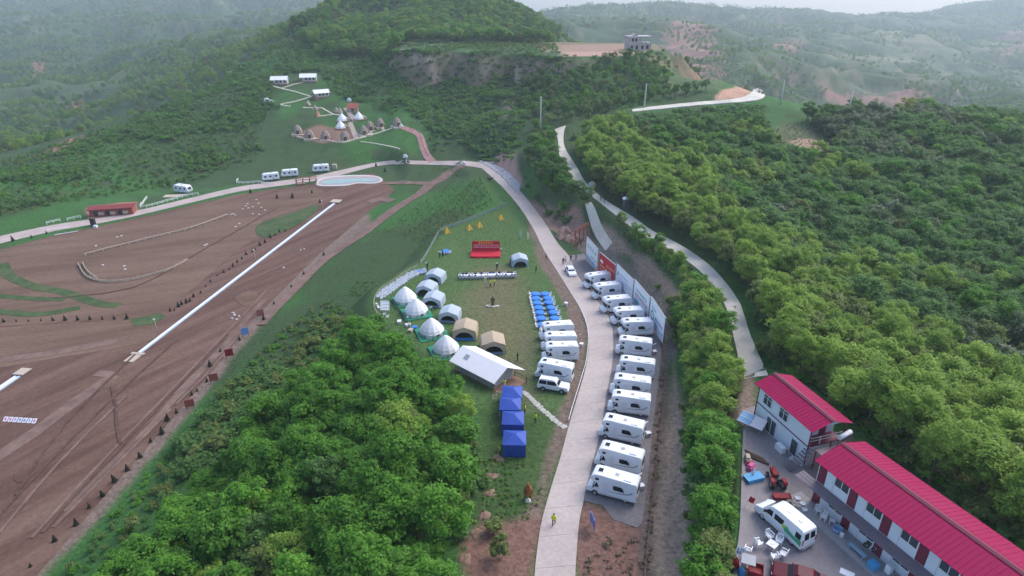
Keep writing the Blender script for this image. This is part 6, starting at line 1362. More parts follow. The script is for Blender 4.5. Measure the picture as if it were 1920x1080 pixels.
o = MB().box(-.8,.8,-.25,.25,0,.35).box(-.6,.7,-.15,.2,.35,.55).build('grey_sacks', GREYW, None, .08); put(o, 1492,868, 'grey sacks lying beside the door of the two storey house', 'sacks', -.9)
o = MB().box(-.6,.6,-.3,.3,0,.8).build('washing_machine', CHAIRW, None, .03); put(o, 1462,846, 'white washing machine against the front of the two storey house', 'washing machine', -1.27)
# yard edge wall
b = ribbon([(1396,806),(1394,860),(1393,900),(1389,1000),(1376,1090)], .35); o = sheet('yard_kerb', b, M_YARD, .2, 1.0, .5, pix=False)
# ---------------------------------------------------------------- poles, signs, walls beside the roads
def pole(ut, vt, ub, vb, lab, arms=1, hgt=9.4):
    p = hit(ub, vb); t = thing('utility_pole', lab, 'pole', p, .3); MB().tube((0,0,-1),(0,0,hgt),.3,.2,8).build('post', mat('pole_concrete', (.50,.49,.44), .85), t)
    for k in range(arms): MB().box(-.9,.9,-.06,.06,hgt-.5-k*1.0,hgt-.38-k*1.0).build('crossarm', STEEL, t)
pole(0,0,1208,203,'concrete utility pole beside the ridge road'); pole(0,0,1463,196,'concrete utility pole behind the bend of the ridge road'); pole(0,0,1013,252,'utility pole with three crossarms above the wooded spur',3,14); pole(0,0,1586,232,'utility pole rising behind the wood near the yellow tree',1,12); pole(0,0,1860,240,'utility pole at the far end of the wooded ridge',1,13)
tr = bpy.data.objects.new('crown', crown_mesh('yellow_crown', 5, L_YEL)); tk = bpy.data.objects.new('trunk', CR['olive'][0][1]); t = thing('yellow_tree', 'bright yellow green tree standing out on the wooded ridge', 'tree', hit(1690,232), 0, None, 1.35)
for o in (tr, tk): COL.objects.link(o); o.parent = t
p = hit(1110,992); t = thing('road_sign', 'blue sign with white arrow marks on two posts beside the main road', 'sign', p, 1.75)
MB().box(-.8,.8,-.03,.03,.7,2.0).build('panel', mat('sign_blue', (.12,.16,.55), .5), t); b = MB(); glyphs(b,-.65,.65,1.45,1.9,2,-.034,8,th=.22); glyphs(b,-.65,.65,.85,1.3,2,-.034,9,th=.22); b.build('white_marks', WHITEP, t)
for x in (-.6,.6): MB().box(x-.03,x+.03,.03,.09,-.2,2.0).build('post', STEEL, t)
# red timber gate and earth mounds at the road fork
a = hit(1078,462); c = hit(1101,446); t = thing('timber_gate', 'rusty red timber gate frame at the fork above the motorhome park', 'gate', a, heading(a, c)); Ln = (c-a).xy.length
RUST = mat('rust_red_timber', (.26,.07,.05), .8, var=.2, scale=3)
for x in (0, Ln*.33, Ln*.66, Ln): MB().box(x-.12,x+.12,-.12,.12,-.4,4.2).build('post', RUST, t)
for z in (4.2,3.6): MB().box(-.5,Ln+.5,-.1,.1,z,z+.2).build('beam', RUST, t)
for z in (1.0,1.9): MB().box(.12,Ln*.33-.12,-.05,.05,z,z+.12).build('rail', RUST, t)
# pale drainage channel and concrete apron
sheet('drain_channel', ribbon([(1103,382),(1108,395),(1118,425),(1128,445),(1142,465)], 1.6), M_HILL, .3, 1, .5, pix=False)
sheet('concrete_apron', [(897,303),(916,299),(945,318),(976,346),(972,366),(940,330),(915,312)], ground_mat('apron_concrete', ca=(.34,.33,.35), cb=(.40,.39,.41), s1=.3, s2=2, fine=.12, bump=.1), .3, 1.5, .6)
# dark tower with white top
p = hit(1172,392); t = thing('water_tower', 'dark narrow tank tower with a white top beside the hill road', 'tower', p, .4, None, .62); b = MB(); b.box(-.8,.8,-.8,.8,-.5,4.2); b.build('shaft', mat('dark_steel_blue', (.06,.075,.09), .6, var=.1), t); b = MB(); b.prism([(-1.2,4.2),(1.1,4.2),(1.1,4.9),(-.4,5.2),(-1.2,4.7)],-.9,.9); b.build('top', CHAIRW, t, .1)
for x in (-.6,.6): MB().box(x-.05,x+.05,-.86,-.8,0,4.1).build('rib', STEEL, t)
# stepping stones
A = [hit(*q) for q in catmull([(981,735),(990,742),(1003,755),(1017,768),(1032,781),(1046,793),(1060,802)], 8)]
k = 0; acc = 0; last = A[0]; ST_ = MB().box(-.42,.42,-.11,.11,-.1,.07).mesh('stepping_stone', STONE)
L_ = sum((A[i+1]-A[i]).xy.length for i in range(len(A)-1)); n = 34
for i in range(n):
    d = L_*i/(n-1); j = 0
    while j < len(A)-2 and d > (A[j+1]-A[j]).xy.length: d -= (A[j+1]-A[j]).xy.length; j += 1
    q = A[j].lerp(A[j+1], min(1, d/(A[j+1]-A[j]).xy.length)); hd = heading(A[j], A[j+1])
    o = bpy.data.objects.new('stepping_stone', ST_); COL.objects.link(o); o.location = (q.x+random.uniform(-.05,.05), q.y+random.uniform(-.05,.05), ground(q.x, q.y)); o.rotation_euler = (0,0,hd+math.pi/2+random.uniform(-.15,.15)); o.scale = (random.uniform(.8,1.2),1,1); tag(o, 'flat pale stepping stone in the path between the blue gazebos and the road', 'stone', 'stepping stones across the lawn')
# railings, fences and verge posts of the camp
def fence(pts, lab, m, hgt, gap, rails, name='fence', cat='fence', net=None, w_=.06, n=3):
    W = [hit(*q) for q in catmull(pts, n)]; t = thing(name, lab, cat, W[0]); o = W[0]; d = 0; pp = []
    for a, c in zip(W[:-1], W[1:]):
        L = (c-a).xy.length
        while d <= L: q = a.lerp(c, d/L if L else 0); q.z = ground(q.x, q.y); pp.append(q-o); d += gap
        d -= L
    for q in pp: MB().box(q.x-w_/2,q.x+w_/2,q.y-w_/2,q.y+w_/2,q.z-.3,q.z+hgt).build('post', m, t)
    up = Vector((0,0,1))
    for a, c in zip(pp[:-1], pp[1:]):
        for r_ in rails: MB().bar(a+up*hgt*r_, c+up*hgt*r_, w_*.8).build('rail', m, t)
        if net: b = MB(); b.quad(a+up*.05, c+up*.05, c+up*hgt*.95, a+up*hgt*.95); b.quad(a+up*hgt*.95, c+up*hgt*.95, c+up*.05, a+up*.05); b.build('net_panel', net, t)
    return t
fence([(735,568),(745,584),(757,602),(770,620)], 'black railing behind the bell tents', mat('black_iron', (.03,.035,.04), .5), 1.5, .55, (.15,.95))
fence([(948,386),(915,400),(880,414),(850,425),(832,431),(822,440),(815,452),(806,468),(796,486),(785,500)], 'low fence with green netting along the edge of the lawn', STEEL, 1.0, 2.2, (.95,), 'net_fence', net=NET)
fence([(785,500),(760,514),(738,530),(715,545),(703,562),(702,580),(712,594),(728,608)], 'pale rail fence behind the stored white chairs', WOODL, .8, 1.6, (.95,.5), 'rail_fence')
fence([(1090,585),(1100,610),(1103,640),(1099,680),(1092,705),(1083,735),(1072,770),(1064,800)], 'low white post and rail fence on the verge of the main road', CHAIRW, .55, 1.8, (.9,), 'verge_fence', w_=.09)
fence([(1243,640),(1246,700),(1240,780),(1232,860),(1222,950),(1212,1040),(1206,1110)], 'low dry stick fence along the bank behind the motorhomes', mat('dry_stick', (.22,.16,.11), .9, var=.2), .7, 1.1, (.8,.4), 'stick_fence')
# saplings with soil rings below the gazebos
for k, (u, v) in enumerate([(923,893),(918,926),(908,968),(893,1002),(872,1050),(934,860)]):
    p = hit(u, v); t = thing('staked_sapling', 'thin staked sapling in a ring of dug soil below the blue gazebos', 'sapling', p, k, 'staked saplings')
    sr = MB(); sr.lathe([(.001,.12),(.4,.14),(.75,.02),(.8,-.1)], 11); sr.v = [(x*(1+.35*math.sin(3*math.atan2(y,x)+k)), y*(1+.3*math.cos(2*math.atan2(y,x)+k)), z) for x, y, z in sr.v]; sr.build('soil_ring', mat('dug_soil', (.21,.135,.10), .95, var=.2), t); MB().tube((0,0,0),(.05,.02,1.9),.035,.02).build('stem', WOODL, t)
    c = bpy.data.objects.new('twigs', SHRUB[1]); COL.objects.link(c); c.parent = t; c.scale = (.25,.25,.25); c.location = (0,0,1.5)
p = hit(936,1050); t = thing('conifer_bush', 'tall yellow green bush on the red soil beside the main road', 'bush', p, 0, None, 1.0)
c = bpy.data.objects.new('foliage', crown_mesh('bush_foliage', 61, L_OLIVE, rx=1.0, rz=1.5, zc=1.6, clumps=14, per=60, leaf=.3)); s_ = bpy.data.objects.new('stem', STEM)
for o in (c, s_): COL.objects.link(o); o.parent = t
# dry grass rows at the end of the park
dg = []
for k in range(38):
    p = hit(1095+random.random()*115, 1005+random.random()*90); dg.append((p.x, p.y, p.z, 0, random.uniform(.12,.32)))
p = hit(1140,1020); t = thing('dry_bush', 'brown dry bush on the soil at the end of the motorhome park', 'bush', p, 0, None, .6); c = bpy.data.objects.new('foliage', crown_mesh('dry_foliage', 71, L_DRY, rx=1.1, rz=.7, zc=.5, clumps=9, per=30, leaf=.3)); s_ = bpy.data.objects.new('stem', STEM)
for o in (c, s_): COL.objects.link(o); o.parent = t
for k in range(60):
    f = random.random(); p = hit(1243-30*f+random.uniform(-5,5), 690+380*f); dg.append((p.x, p.y, p.z, 0, random.uniform(.12,.3)))
instancer('dry_grass', dg, [(c, s_)], 'dry brown grass tufts along the park edge', 'grass', False)
# terrace: half built house, pad parapet
p = hit(1195,93); t = thing('unfinished_house', 'half built stone house on the bare terrace of the ridge', 'house', p, .15)
RST = mat('rough_masonry', (.42,.36,.35), .9, var=.2, scale=.6)
b = MB(); b.box(-6,6,-4,4,-1,3.4); b.build('lower_storey', RST, t); b = MB(); b.box(-6.4,6.4,-4.4,4.4,3.4,3.7); b.build('floor_slab', CONCP, t)
b = MB(); b.box(-6,-1,-4,4,3.7,6.6); b.build('upper_wall', RST, t)
for x in (0.5,3,5.7):
    for y in (-3.8,3.8): MB().box(x-.2,x+.2,y-.2,y+.2,3.7,6.4).build('column', CONCP, t)
MB().box(-6.3,6.3,-4.3,4.3,6.6,6.85).build('roof_slab', CONCP, t); b = MB(); b.prism([(-4.2,6.85),(-.8,6.85),(-2.5,8.0)],-2.5,2.5); b.build('stair_roof', RST, t)
for x in (-4.5,-1.8,1.2,4.0): MB().box(x-.6,x+.6,-4.06,-3.98,.6,2.4).build('window', GLASS, t)
for x in (-4.2,-2.4): MB().box(x-.5,x+.5,-4.06,-3.98,4.4,5.9).build('window', GLASS, t)
p = hit(752,97); t = thing('retaining_wall', 'short brown retaining wall at the tip of the ridge terrace', 'wall', p, 0); MB().box(0,14,-.5,.5,-6,1.0).build('wall_face', mat('brown_wall', (.26,.19,.14), .9, var=.15, scale=.5), t); MB().box(-.2,14.2,-.7,.7,1.0,1.3).build('coping', CONCP, t)
index_children()
# ---------------------------------------------------------------- dirt field: slide, fences, saplings, signs
CHUTE = mat('white_chute', (.68,.73,.82), .35, var=.03); CHB = mat('blue_chute_shade', (.28,.34,.42), .5)
def slide(p0, p1, lab, n, w_=1.7, hz=.7):
    a = hit(*p0); c = hit(*p1); L = (c-a).xy.length; t = thing('dry_slide', lab, 'slide', a, heading(a, c)); s = L/n
    me = MB().prism([(-w_/2,.08),(w_/2,.08),(w_/2,.28),(w_/2-.1,.28),(w_/2-.12,.14),(-w_/2+.12,.14),(-w_/2+.1,.28),(-w_/2,.28)], 0, s-.03, 0, 'x').mesh('chute_section', CHUTE)
    ms = MB().box(0,s-.03,-w_/2-.26,-w_/2-.02,.0,.16).mesh('shade_strip', CHB)  # blue shadow band beside the chute, built as a coloured strip
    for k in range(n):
        for nm, q in (('chute_section', me), ('shade_strip', ms)): o = bpy.data.objects.new(nm, q); COL.objects.link(o); o.parent = t; o.location = (k*s,0,0)
    lg = MB().box(-.05,.05,-w_/2,w_/2,-.1,.08).mesh('support', STEEL)
    for k in range(0, n+1, 2): o = bpy.data.objects.new('support', lg); COL.objects.link(o); o.parent = t; o.location = (min(k*s, L-.06),0,0)
    return t, L
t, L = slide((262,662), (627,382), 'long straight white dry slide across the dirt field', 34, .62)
MB().box(L,L+3.0,-1.6,1.6,.3,.55).build('start_platform', WOODL, t); MB().box(-3.5,-.05,-1.1,.9,.05,.2).build('run_out_mat', WOODL, t); MB().box(-.8,-.2,-1.5,1.4,.21,.28).build('end_board', WOODL, t)
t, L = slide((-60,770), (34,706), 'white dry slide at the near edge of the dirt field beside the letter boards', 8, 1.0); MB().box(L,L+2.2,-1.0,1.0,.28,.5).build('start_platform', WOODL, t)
for k, (u, v) in enumerate([(298,624),(481,490),(607,394)]):
    p = hit(u, v); t = thing('lamp_post', 'thin pale post standing beside the long white slide', 'post', p, 0, 'posts beside the slide'); MB().tube((0,0,-.2),(-.3,0,3.2),.07,.05).build('shaft', WOODL, t); MB().box(-.5,-.1,-.1,.1,3.15,3.3).build('head', CHAIRW, t)
# log fences of the riding ring
FW = mat('peeled_log', (.40,.33,.26), .85, var=.2, scale=3)
fence([(160,480),(200,469),(245,458),(300,444),(350,432),(395,417),(430,404)], 'straight peeled log fence of the riding ring on the dirt field', FW, .7, 2.2, (.9,), 'log_fence', w_=.34, n=2)
fence([(148,498),(154,510),(162,520),(178,527),(205,531),(235,529),(262,524),(290,516),(318,508),(345,494),(360,484)], 'curved peeled log fence of the riding ring on the dirt field', FW, .8, 2.6, (.9,.5), 'log_fence', w_=.2, n=2)
fence([(156,496),(162,508),(172,518),(184,525)], 'short inner log fence at the bend of the riding ring', FW, .8, 2.2, (.9,.5), 'log_fence', w_=.2, n=2)
TYRW = mat('white_tyre', (.62,.60,.58), .7)
ty = MB(); ty.lathe([(.3,0),(.5,.02),(.55,.15),(.5,.28),(.3,.3),(.3,0)], 14); tym = ty.mesh('painted_tyre', TYRW)
for u, v in [(220,445),(228,443),(437,402),(441,404),(433,403),(384,461),(388,459),(442,426),(449,420),(233,500),(235,506),(193,498),(461,387),(464,383),(466,391),(474,389),(481,375),(485,382),(490,390),(497,395),(486,403),(474,402),(455,393),(180,462)]:
    p = hit(u, v); o = bpy.data.objects.new('painted_tyre', tym); COL.objects.link(o); o.location = (p.x, p.y, p.z+.1); o.scale = (.6,.6,.6); tag(o, 'white painted tyre lying on the tan riding ground', 'tyre', 'painted tyres on the dirt field')
# conifer saplings
def cone_foliage(name, m, r, h, n, leaf, seed):
    g = np.random.default_rng(seed); k = 1-np.sqrt(g.random(n)); a = g.uniform(0, 6.283, n); rad = r*(1-k)*g.uniform(.6, 1.15, n)+.03
    P = np.stack([rad*np.cos(a), rad*np.sin(a), .12+k*h], 1); N = np.stack([np.cos(a), np.sin(a), np.full(n, .5)], 1)+g.normal(scale=.35, size=(n, 3)); N /= np.linalg.norm(N, axis=1)[:, None]
    t = np.cross(N, g.normal(size=(n, 3))); t /= np.linalg.norm(t, axis=1)[:, None]; b = np.cross(N, t); s = leaf*g.uniform(.3, .7, (n, 1))
    V = np.stack([P-t*s, P+b*s*.7, P+t*s, P-b*s*.7], 1).reshape(-1, 3); me = bpy.data.meshes.new(name); me.from_pydata([tuple(q) for q in V], [], [(4*i, 4*i+1, 4*i+2, 4*i+3) for i in range(n)])
    for nm in ('lv', 'lw'): at = me.attributes.new(nm, 'FLOAT', 'POINT'); at.data.foreach_set('value', np.repeat(g.random(n), 4).astype(np.float32))
    me.materials.append(m); me.update(); return me
cm = cone_foliage('cypress_foliage', L_CYP, .55, 2.0, 420, .24, 81); cs = MB().tube((0,0,-.2),(0,0,1.2),.04,.02).mesh('stem', MATS['bark'])
def sapling(u, v, lab, grp, s=1.0):
    p = hit(u, v); t = thing('conifer_sapling', lab, 'sapling', p, random.uniform(0,6), grp, s*random.choice([.32,.42,.5,.55,.65])); t.rotation_euler = (random.uniform(-.12,.12), random.uniform(-.12,.12), random.uniform(0,6))
    for nm, me in (('foliage', cm), ('stem', cs)): o = bpy.data.objects.new(nm, me); COL.objects.link(o); o.parent = t
for u, v in catmull([(318,584),(343,573),(365,558),(397,527),(428,505),(455,485),(481,467),(507,448),(532,432)], 3):
    sapling(u+random.uniform(-3,3), v+random.uniform(-2,2), 'small conifer sapling in the row beside the long white slide', 'saplings beside the slide', 1.0)
for k in range(12): sapling(-15+k*23, 605-k*.6, 'small conifer sapling in the row below the grass strips', 'saplings below the grass strips', 1.05)
edge = catmull([(60,1060),(105,1012),(140,985),(165,950),(188,925),(215,900),(232,880),(258,855),(278,830),(300,815),(318,785),(338,770),(353,742),(372,735),(388,715),(398,690),(420,662),(448,632),(490,600),(515,570),(545,540),(575,512),(610,480)], 1)
for k, (u, v) in enumerate(edge): sapling(u+random.uniform(-7,7), v+random.uniform(-6,6), 'dark conifer sapling along the rough edge of the dirt field', 'saplings along the field edge', 1.1)
for u, v in [(25,452),(60,446),(88,438),(470,362),(520,372),(548,372),(585,362),(600,380),(705,312),(722,322)]: sapling(u, v, 'dark sapling near the field road', 'saplings near the field road', 1.5)
# letter boards, red boards, bits
LB_ = ['left','',]
cols = [P_PINK, P_PINK, mat('mauve_print', (.35,.25,.45), .6), P_BLUE, P_BLUE, P_LILAC, P_PINK]
for k in range(7):
    p = hit(8+k*9, 791+k*.6); t = thing('letter_board', 'small white letter board in the row lying on the red soil', 'board', p, .0, 'letter boards in a row'); M = Matrix.Rotation(-1.05,4,'X')
    MB().box(-.33,.33,-.03,.03,.05,.95,0,M).build('panel', CHAIRW, t); b = MB(); glyphs(b,-.24,.24,.25,.75,1,-.032,k,th=.22); b.v = [tuple(M@Vector(q)) for q in b.v]; b.build('letter', cols[k], t)
    MB().bar((0,.6,.3),(0,.62,-.05),.05).build('strut', STEEL, t)
for (u, v, lab, m) in [(431,669,'dark red board standing at the field edge',REDM),(357,765,'rust red board standing at the rough field edge',mat('rust_board', (.30,.08,.06), .8)),(402,716,'brown red crate at the rough field edge',RUST),(489,594,'faded red board near the path along the field',mat('faded_red_board', (.30,.10,.09), .8))]:
    p = hit(u, v); t = thing('field_board', lab, 'board', p, .4); MB().box(-.75,.75,-.05,.05,.25,1.75).build('panel', m, t)
    for x in (-.6,.6): MB().box(x-.05,x+.05,.05,.13,-.2,1.75).build('post', WOODD, t)
p = hit(461,632); t = thing('info_board', 'blue board on posts at the field edge', 'board', p, .6); MB().box(-.7,.7,-.05,.05,.6,2.2).build('panel', P_BLUE, t)
for x in (-.6,.6): MB().box(x-.05,x+.05,.05,.13,-.2,2.2).build('post', WOODD, t)
for k, (u, v) in enumerate([(435,598),(440,592),(448,594),(437,588),(444,600),(564,470),(570,468),(532,503)]):
    o = MB().box(-.3,.3,-.2,.2,0,.25+.1*(k % 2)).box(-.15,.2,-.1,.15,.25,.4).build('pale_rock', STONE, None, .08); p = hit(u, v); o.location = p; o.rotation_euler = (0,0,k); tag(o, 'pale rock lying loose on the red soil', 'rock', 'pale rocks on the dirt field')
# ---------------------------------------------------------------- pond, shelter, field road furniture
pond = catmull([(592,344),(600,336),(625,331),(665,329),(700,330),(716,335),(716,341),(700,345),(670,345),(648,349),(615,350),(597,349)], 4, True)
sheet('pond_bank', pond, mat('pond_rim', (.50,.47,.45), .9, var=.08), .22, 1.2, .4)
sheet('pond_lining', catmull([(598,344),(605,338),(628,333.5),(665,331.5),(700,332),(712,336),(711,340.5),(698,343),(670,343),(648,346.5),(615,347.5),(602,347)], 4, True), mat('pond_lining', (.36,.30,.30), .9, var=.08), .26, 1.2, .02)
sheet('pond_water', catmull([(603,345.5),(612,340),(640,337),(670,336),(700,336.5),(708,339),(697,341.8),(670,341.8),(648,345),(618,346.3)], 4, True), mat('pond_water', (.22,.34,.30), .12, var=.06, spec=.5), .30, 1.2, .02)
p = hit(575,345); t = thing('timber_shelter', 'low brown timber frame shelter beside the pond', 'shelter', p, .25)
for x in (-3.5,-1.2,1.2,3.5):
    for y in (-1.5,1.5): MB().box(x-.1,x+.1,y-.1,y+.1,-.3,2.0).build('post', RUST, t)
for y in (-1.5,1.5): MB().box(-3.8,3.8,y-.08,y+.08,2.0,2.18).build('beam', RUST, t)
for k in range(9): MB().box(-3.6+k*.9,-3.45+k*.9,-1.8,1.8,2.18,2.28).build('rafter', RUST, t)
b = MB(); b.box(-3.4,-.5,-1.3,1.3,-.2,.5); b.build('platform', WOOD, t)
def caravan(u, v, rz, lab, sc=1.0):
    p = hit(u, v); t = thing('caravan', lab, 'caravan', p, rz, 'white caravans along the field road', sc)
    wf = lambda x, z: 1.1
    b = MB(); shell(b, [(-2.9,.5),(2.7,.5),(2.95,1.2),(2.5,2.4),(2.2,2.6),(-2.6,2.62),(-2.85,2.4),(-2.95,1.2)], wf); b.build('body', WHITE, t, .06)
    for s in (-1,1):
        for x in (-1.9,.0,1.7): side_panel([(x-.38,1.4),(x+.38,1.4),(x+.38,2.0),(x-.38,2.0)], wf, s).build('side_window', GLASS, t)
        side_panel([(-1.2,.55),(-.6,.55),(-.6,2.25),(-1.2,2.25)], wf, s, .012).build('door', mat('door_white2', (.55,.57,.60), .4), t)
    slab((2.9,1.35),(2.6,2.1), .7,.7).build('front_window', GLASS, t); b = MB(); b.bar((2.6,.5,.5),(3.9,0,.5),.08); b.bar((2.6,-.5,.5),(3.9,0,.5),.08); b.bar((3.7,0,0),(3.7,0,.5),.08); b.build('drawbar', STEEL, t)
    MB().box(-.6,-.1,-.3,.3,2.62,2.72).build('roof_hatch', GREYP, t, .02); wheels(t, (-.2,), .95, .32)
    return t
caravan(508,338,3.55,'white caravan at the far end of the line beside the field road',1.05); caravan(544,331,3.45,'white caravan in the middle of the line beside the field road',1.05); caravan(602,322,3.4,'white caravan nearest the pond',1.08); caravan(345,361,-.35,'white caravan parked alone on a grey deck beside the field road',1.1)
p = hit(628,316); o = MB().box(-.8,.8,-.6,.6,0,1.6).box(-.9,.9,-.7,.7,1.6,1.75).build('wooden_kiosk', WOODL, None, .02); o.location = p; tag(o, 'small wooden kiosk behind the caravan nearest the pond', 'kiosk')
p = hit(330,368); o = MB().box(-4,4,-1.5,1.5,-.3,.25).build('caravan_deck', WOODL, None, .02); o.location = p; o.rotation_euler = (0,0,.12); tag(o, 'grey timber deck in front of the lone caravan', 'deck')
WF = mat('white_fence_paint', (.68,.70,.66), .7)
def wfence(pts, lab): return fence(pts, lab, WF, .9, 1.8, (.95,.55), 'white_fence', w_=.16, n=2)
wfence([(276,372),(270,380),(263,391),(285,387),(310,380),(335,373),(360,367),(378,365)], 'white rail fence bent around the lone caravan plot'); wfence([(447,338),(444,344),(465,345),(485,343),(497,346),(520,346)], 'white rail fence beside the caravans and the field road')
wfence([(88,421),(105,417),(117,414)], 'short white rail fence beside the rust red hut'); wfence([(127,414),(140,411),(152,409)], 'short pale blue rail fence between hut and white fence')
p = hit(213,402); t = thing('red_hut', 'low rust red plank hut with two openings beside the field road', 'hut', p, .22)
b = MB(); b.box(-6.2,6.2,-1.5,1.8,-.4,2.4); b.build('wall', mat('rust_planks', (.30,.085,.06), .85, var=.2, scale=1), t); b = MB(); b.prism([(-2.1,2.3),(2.3,2.3),(2.2,2.75),(.2,3.1),(-2.1,2.5)], -6.5, 6.5, 0, 'x'); b.build('roof', mat('rust_roof', (.22,.045,.045), .8, var=.15, scale=.6), t)
for x in (-4.4,-1.0,2.6): MB().box(x-.6,x+.6,-1.56,-1.45,.3,1.9).build('opening', DKP, t); MB().box(x+.7,x+2.2,-1.56,-1.45,.5,1.4).build('shelf', WOODL, t)
p = hit(176,423); t = thing('portable_toilet', 'dark narrow booth on the field side of the road', 'booth', p, .2); MB().box(-.6,.6,-.6,.6,0,2.3).build('cabin', DKP, t, .03); MB().box(-.7,.7,-.7,.7,2.3,2.45).build('roof', WOODD, t)
o = MB().box(-.5,.5,-.4,.4,0,.8).build('white_bin', CHAIRW, None, .05); o.location = hit(180,427); tag(o, 'white bin beside the dark booth', 'bin')
for k, (u, v) in enumerate([(110,428),(125,437)]): o = MB().box(-3,3,-.12,.12,0,.12).build('white_pipe', CHAIRW); o.location = hit(u, v); o.rotation_euler = (0,0,.55); tag(o, 'long white pipe lying beside the field road', 'pipe', 'white pipes')
# ---------------------------------------------------------------- tent village on the slope
def cabin_tent(u, v, rz, lab, sc=1.0):
    p = hit(u, v); t = thing('cabin_tent', lab, 'tent', p, rz, 'cabin tents above the village', sc)
    MB().box(-4.6,4.2,-2.9,2.6,-1.2,.2).build('deck', WOOD, t); MB().box(-3.2,3.8,-1.9,2.2,.2,2.5).build('wall', mat('cream_wall', (.60,.57,.54), .8), t)
    for s, (y0, z0, y1, z1) in enumerate([(-2.8,2.2,.1,3.9),(.1,3.9,3.0,2.2)]):
        MB().add([(-4.7,y0,z0),(4.3,y0,z0),(4.3,y1,z1),(-4.7,y1,z1),(-4.7,y0,z0-.08),(4.3,y0,z0-.08),(4.3,y1,z1-.08),(-4.7,y1,z1-.08)], [(0,1,2,3),(7,6,5,4),(0,4,5,1),(1,5,6,2),(2,6,7,3),(3,7,4,0)]).build('roof_sheet', CANVAS, t)
    for x in (-1.4,.6,2.6): MB().box(x-.5,x+.5,-1.96,-1.88,.8,1.9).build('window', GLASS, t)
    for x in (-4.4,-.3,4.0): MB().box(x-.08,x+.08,-2.75,-2.6,.2,2.3).build('post', WOODD, t)
    MB().bar((-4.4,-2.7,1.1),(-.3,-2.7,1.1),.08).build('railing', WOODD, t)
cabin_tent(526,157,.1,'white roofed cabin tent at the top of the village path, beside the hedge'); cabin_tent(580,152,.15,'white roofed cabin tent highest on the slope'); cabin_tent(603,181,.55,'white roofed cabin tent between the upper pair and the small tipis',.9)
def white_tent(u, v, lab, sc=1.0):
    p = hit(u, v); t = thing('lotus_tent', lab, 'tent', p, .3, 'white pointed tents of the village', sc); MB().box(-2.6,3.4,-2.4,2.4,-.6,.15).build('deck', WOOD, t)
    b = MB(); b.lathe([(2.4,.15),(2.2,.9),(1.3,2.0),(.5,3.0),(.001,3.6)], 8, 0, None, False); b.build('roof', CANVAS, t); MB().add([(2.0,-1.0,1.6),(3.6,-1.1,.3),(3.6,1.1,.3),(2.0,1.0,1.6)], [(0,1,2,3),(3,2,1,0)]).build('awning', CANVAS, t)
    for s in (-1,1): MB().bar((3.5,s*1.0,.1),(3.5,s*1.0,.4),.06).build('peg', WOODD, t)
white_tent(642,226,'white pointed tent beside the small thatched tipis'); white_tent(673,223,'white pointed tent below the red roofed hut'); white_tent(639,240,'white pointed tent nearest the brown earth mound')
THATCH = mat('thatch', (.36,.30,.25), .95, var=.25, scale=2, bump=.4)
def dome_hut(u, v, rz, lab, sc=1.0):
    p = hit(u, v); t = thing('dome_hut', lab, 'hut', p, rz, 'woven dome huts of the village', sc); b = MB(); b.box(-2.6,2.6,-3.2,2.2,-.9,.0); b.build('deck', WOODL, t)
    b = MB(); b.lathe([(1.95,0),(2.0,.8),(1.75,1.9),(1.25,2.9),(.6,3.6),(.001,3.85)], 14); b.build('dome', THATCH, t)
    for k in range(7): q = 2*math.pi*k/7; b = MB(); b.path([(2.0*math.cos(q),2.0*math.sin(q),0),(2.05*math.cos(q),2.05*math.sin(q),.8),(1.8*math.cos(q),1.8*math.sin(q),1.9),(1.28*math.cos(q),1.28*math.sin(q),2.95),(.3*math.cos(q),.3*math.sin(q),3.8)], .07, 5); b.build('rib', WOODD, t)
    MB().box(-.6,.6,-2.1,-1.7,0,1.7).build('doorway', WOODD, t); MB().box(-.75,.75,-2.3,-1.6,1.7,1.9).build('door_hood', THATCH, t)
for k, (u, v) in enumerate([(559,250),(581,258),(611,260),(647,262),(682,251),(694,243),(713,237),(745,236)]):
    dome_hut(u, v, .2+.05*k, 'woven dome hut '+['at the hedge end of the brown earth plot','second from the hedge end of the earth plot','on the brown earth plot','beside the wide boardwalk','right of the wide boardwalk on the grass','with a short straight plank walk','with a slanting plank walk','at the end of the long boardwalk by the brick path'][k], 1.0)
def tipi(u, v, lab, m, sc=1.0):
    p = hit(u, v); t = thing('tipi', lab, 'tent', p, u, 'small tipis of the village', sc); b = MB(); b.lathe([(1.5,0),(.9,1.1),(.15,2.4),(.001,2.5)], 8, 0, None, False); b.build('cover', m, t)
    for k in range(4): q = k*1.57; MB().bar((.2*math.cos(q),.2*math.sin(q),2.2),(-.25*math.cos(q),-.25*math.sin(q),2.9),.05).build('pole', WOODD, t)
    MB().box(-.3,.3,-1.36,-1.2,0,.9).build('door', WOODD, t)
for k, (u, v, m) in enumerate([(578,197,CANVAST),(591,206,THATCH),(596,217,mat('orange_canvas', (.50,.22,.13), .8)),(631,210,THATCH),(638,211,CANVAST)]): tipi(u, v, ['pale tipi highest on the grass','grey thatched tipi beside the path','orange tipi on the lower grass','grey thatched tipi on the small terrace','tan tipi on the small terrace'][k], m)
p = hit(662,208); t = thing('village_hut', 'small hut with a red roof behind the white pointed tents', 'hut', p, .1); MB().box(-2.4,2.4,-1.8,1.8,-.5,1.8).build('wall', mat('hut_wall', (.42,.28,.24), .8, var=.1), t); b = MB(); b.add([(-2.7,-2.3,1.6),(2.7,-2.3,1.6),(2.7,2.0,3.4),(-2.7,2.0,3.4),(-2.7,-2.3,1.5),(2.7,-2.3,1.5),(2.7,2.0,3.3),(-2.7,2.0,3.3)], [(0,1,2,3),(7,6,5,4),(0,4,5,1),(1,5,6,2),(2,6,7,3),(3,7,4,0)]); b.build('roof', RUST, t); MB().box(-.5,.5,-1.86,-1.78,0,1.5).build('door', WOODD, t)
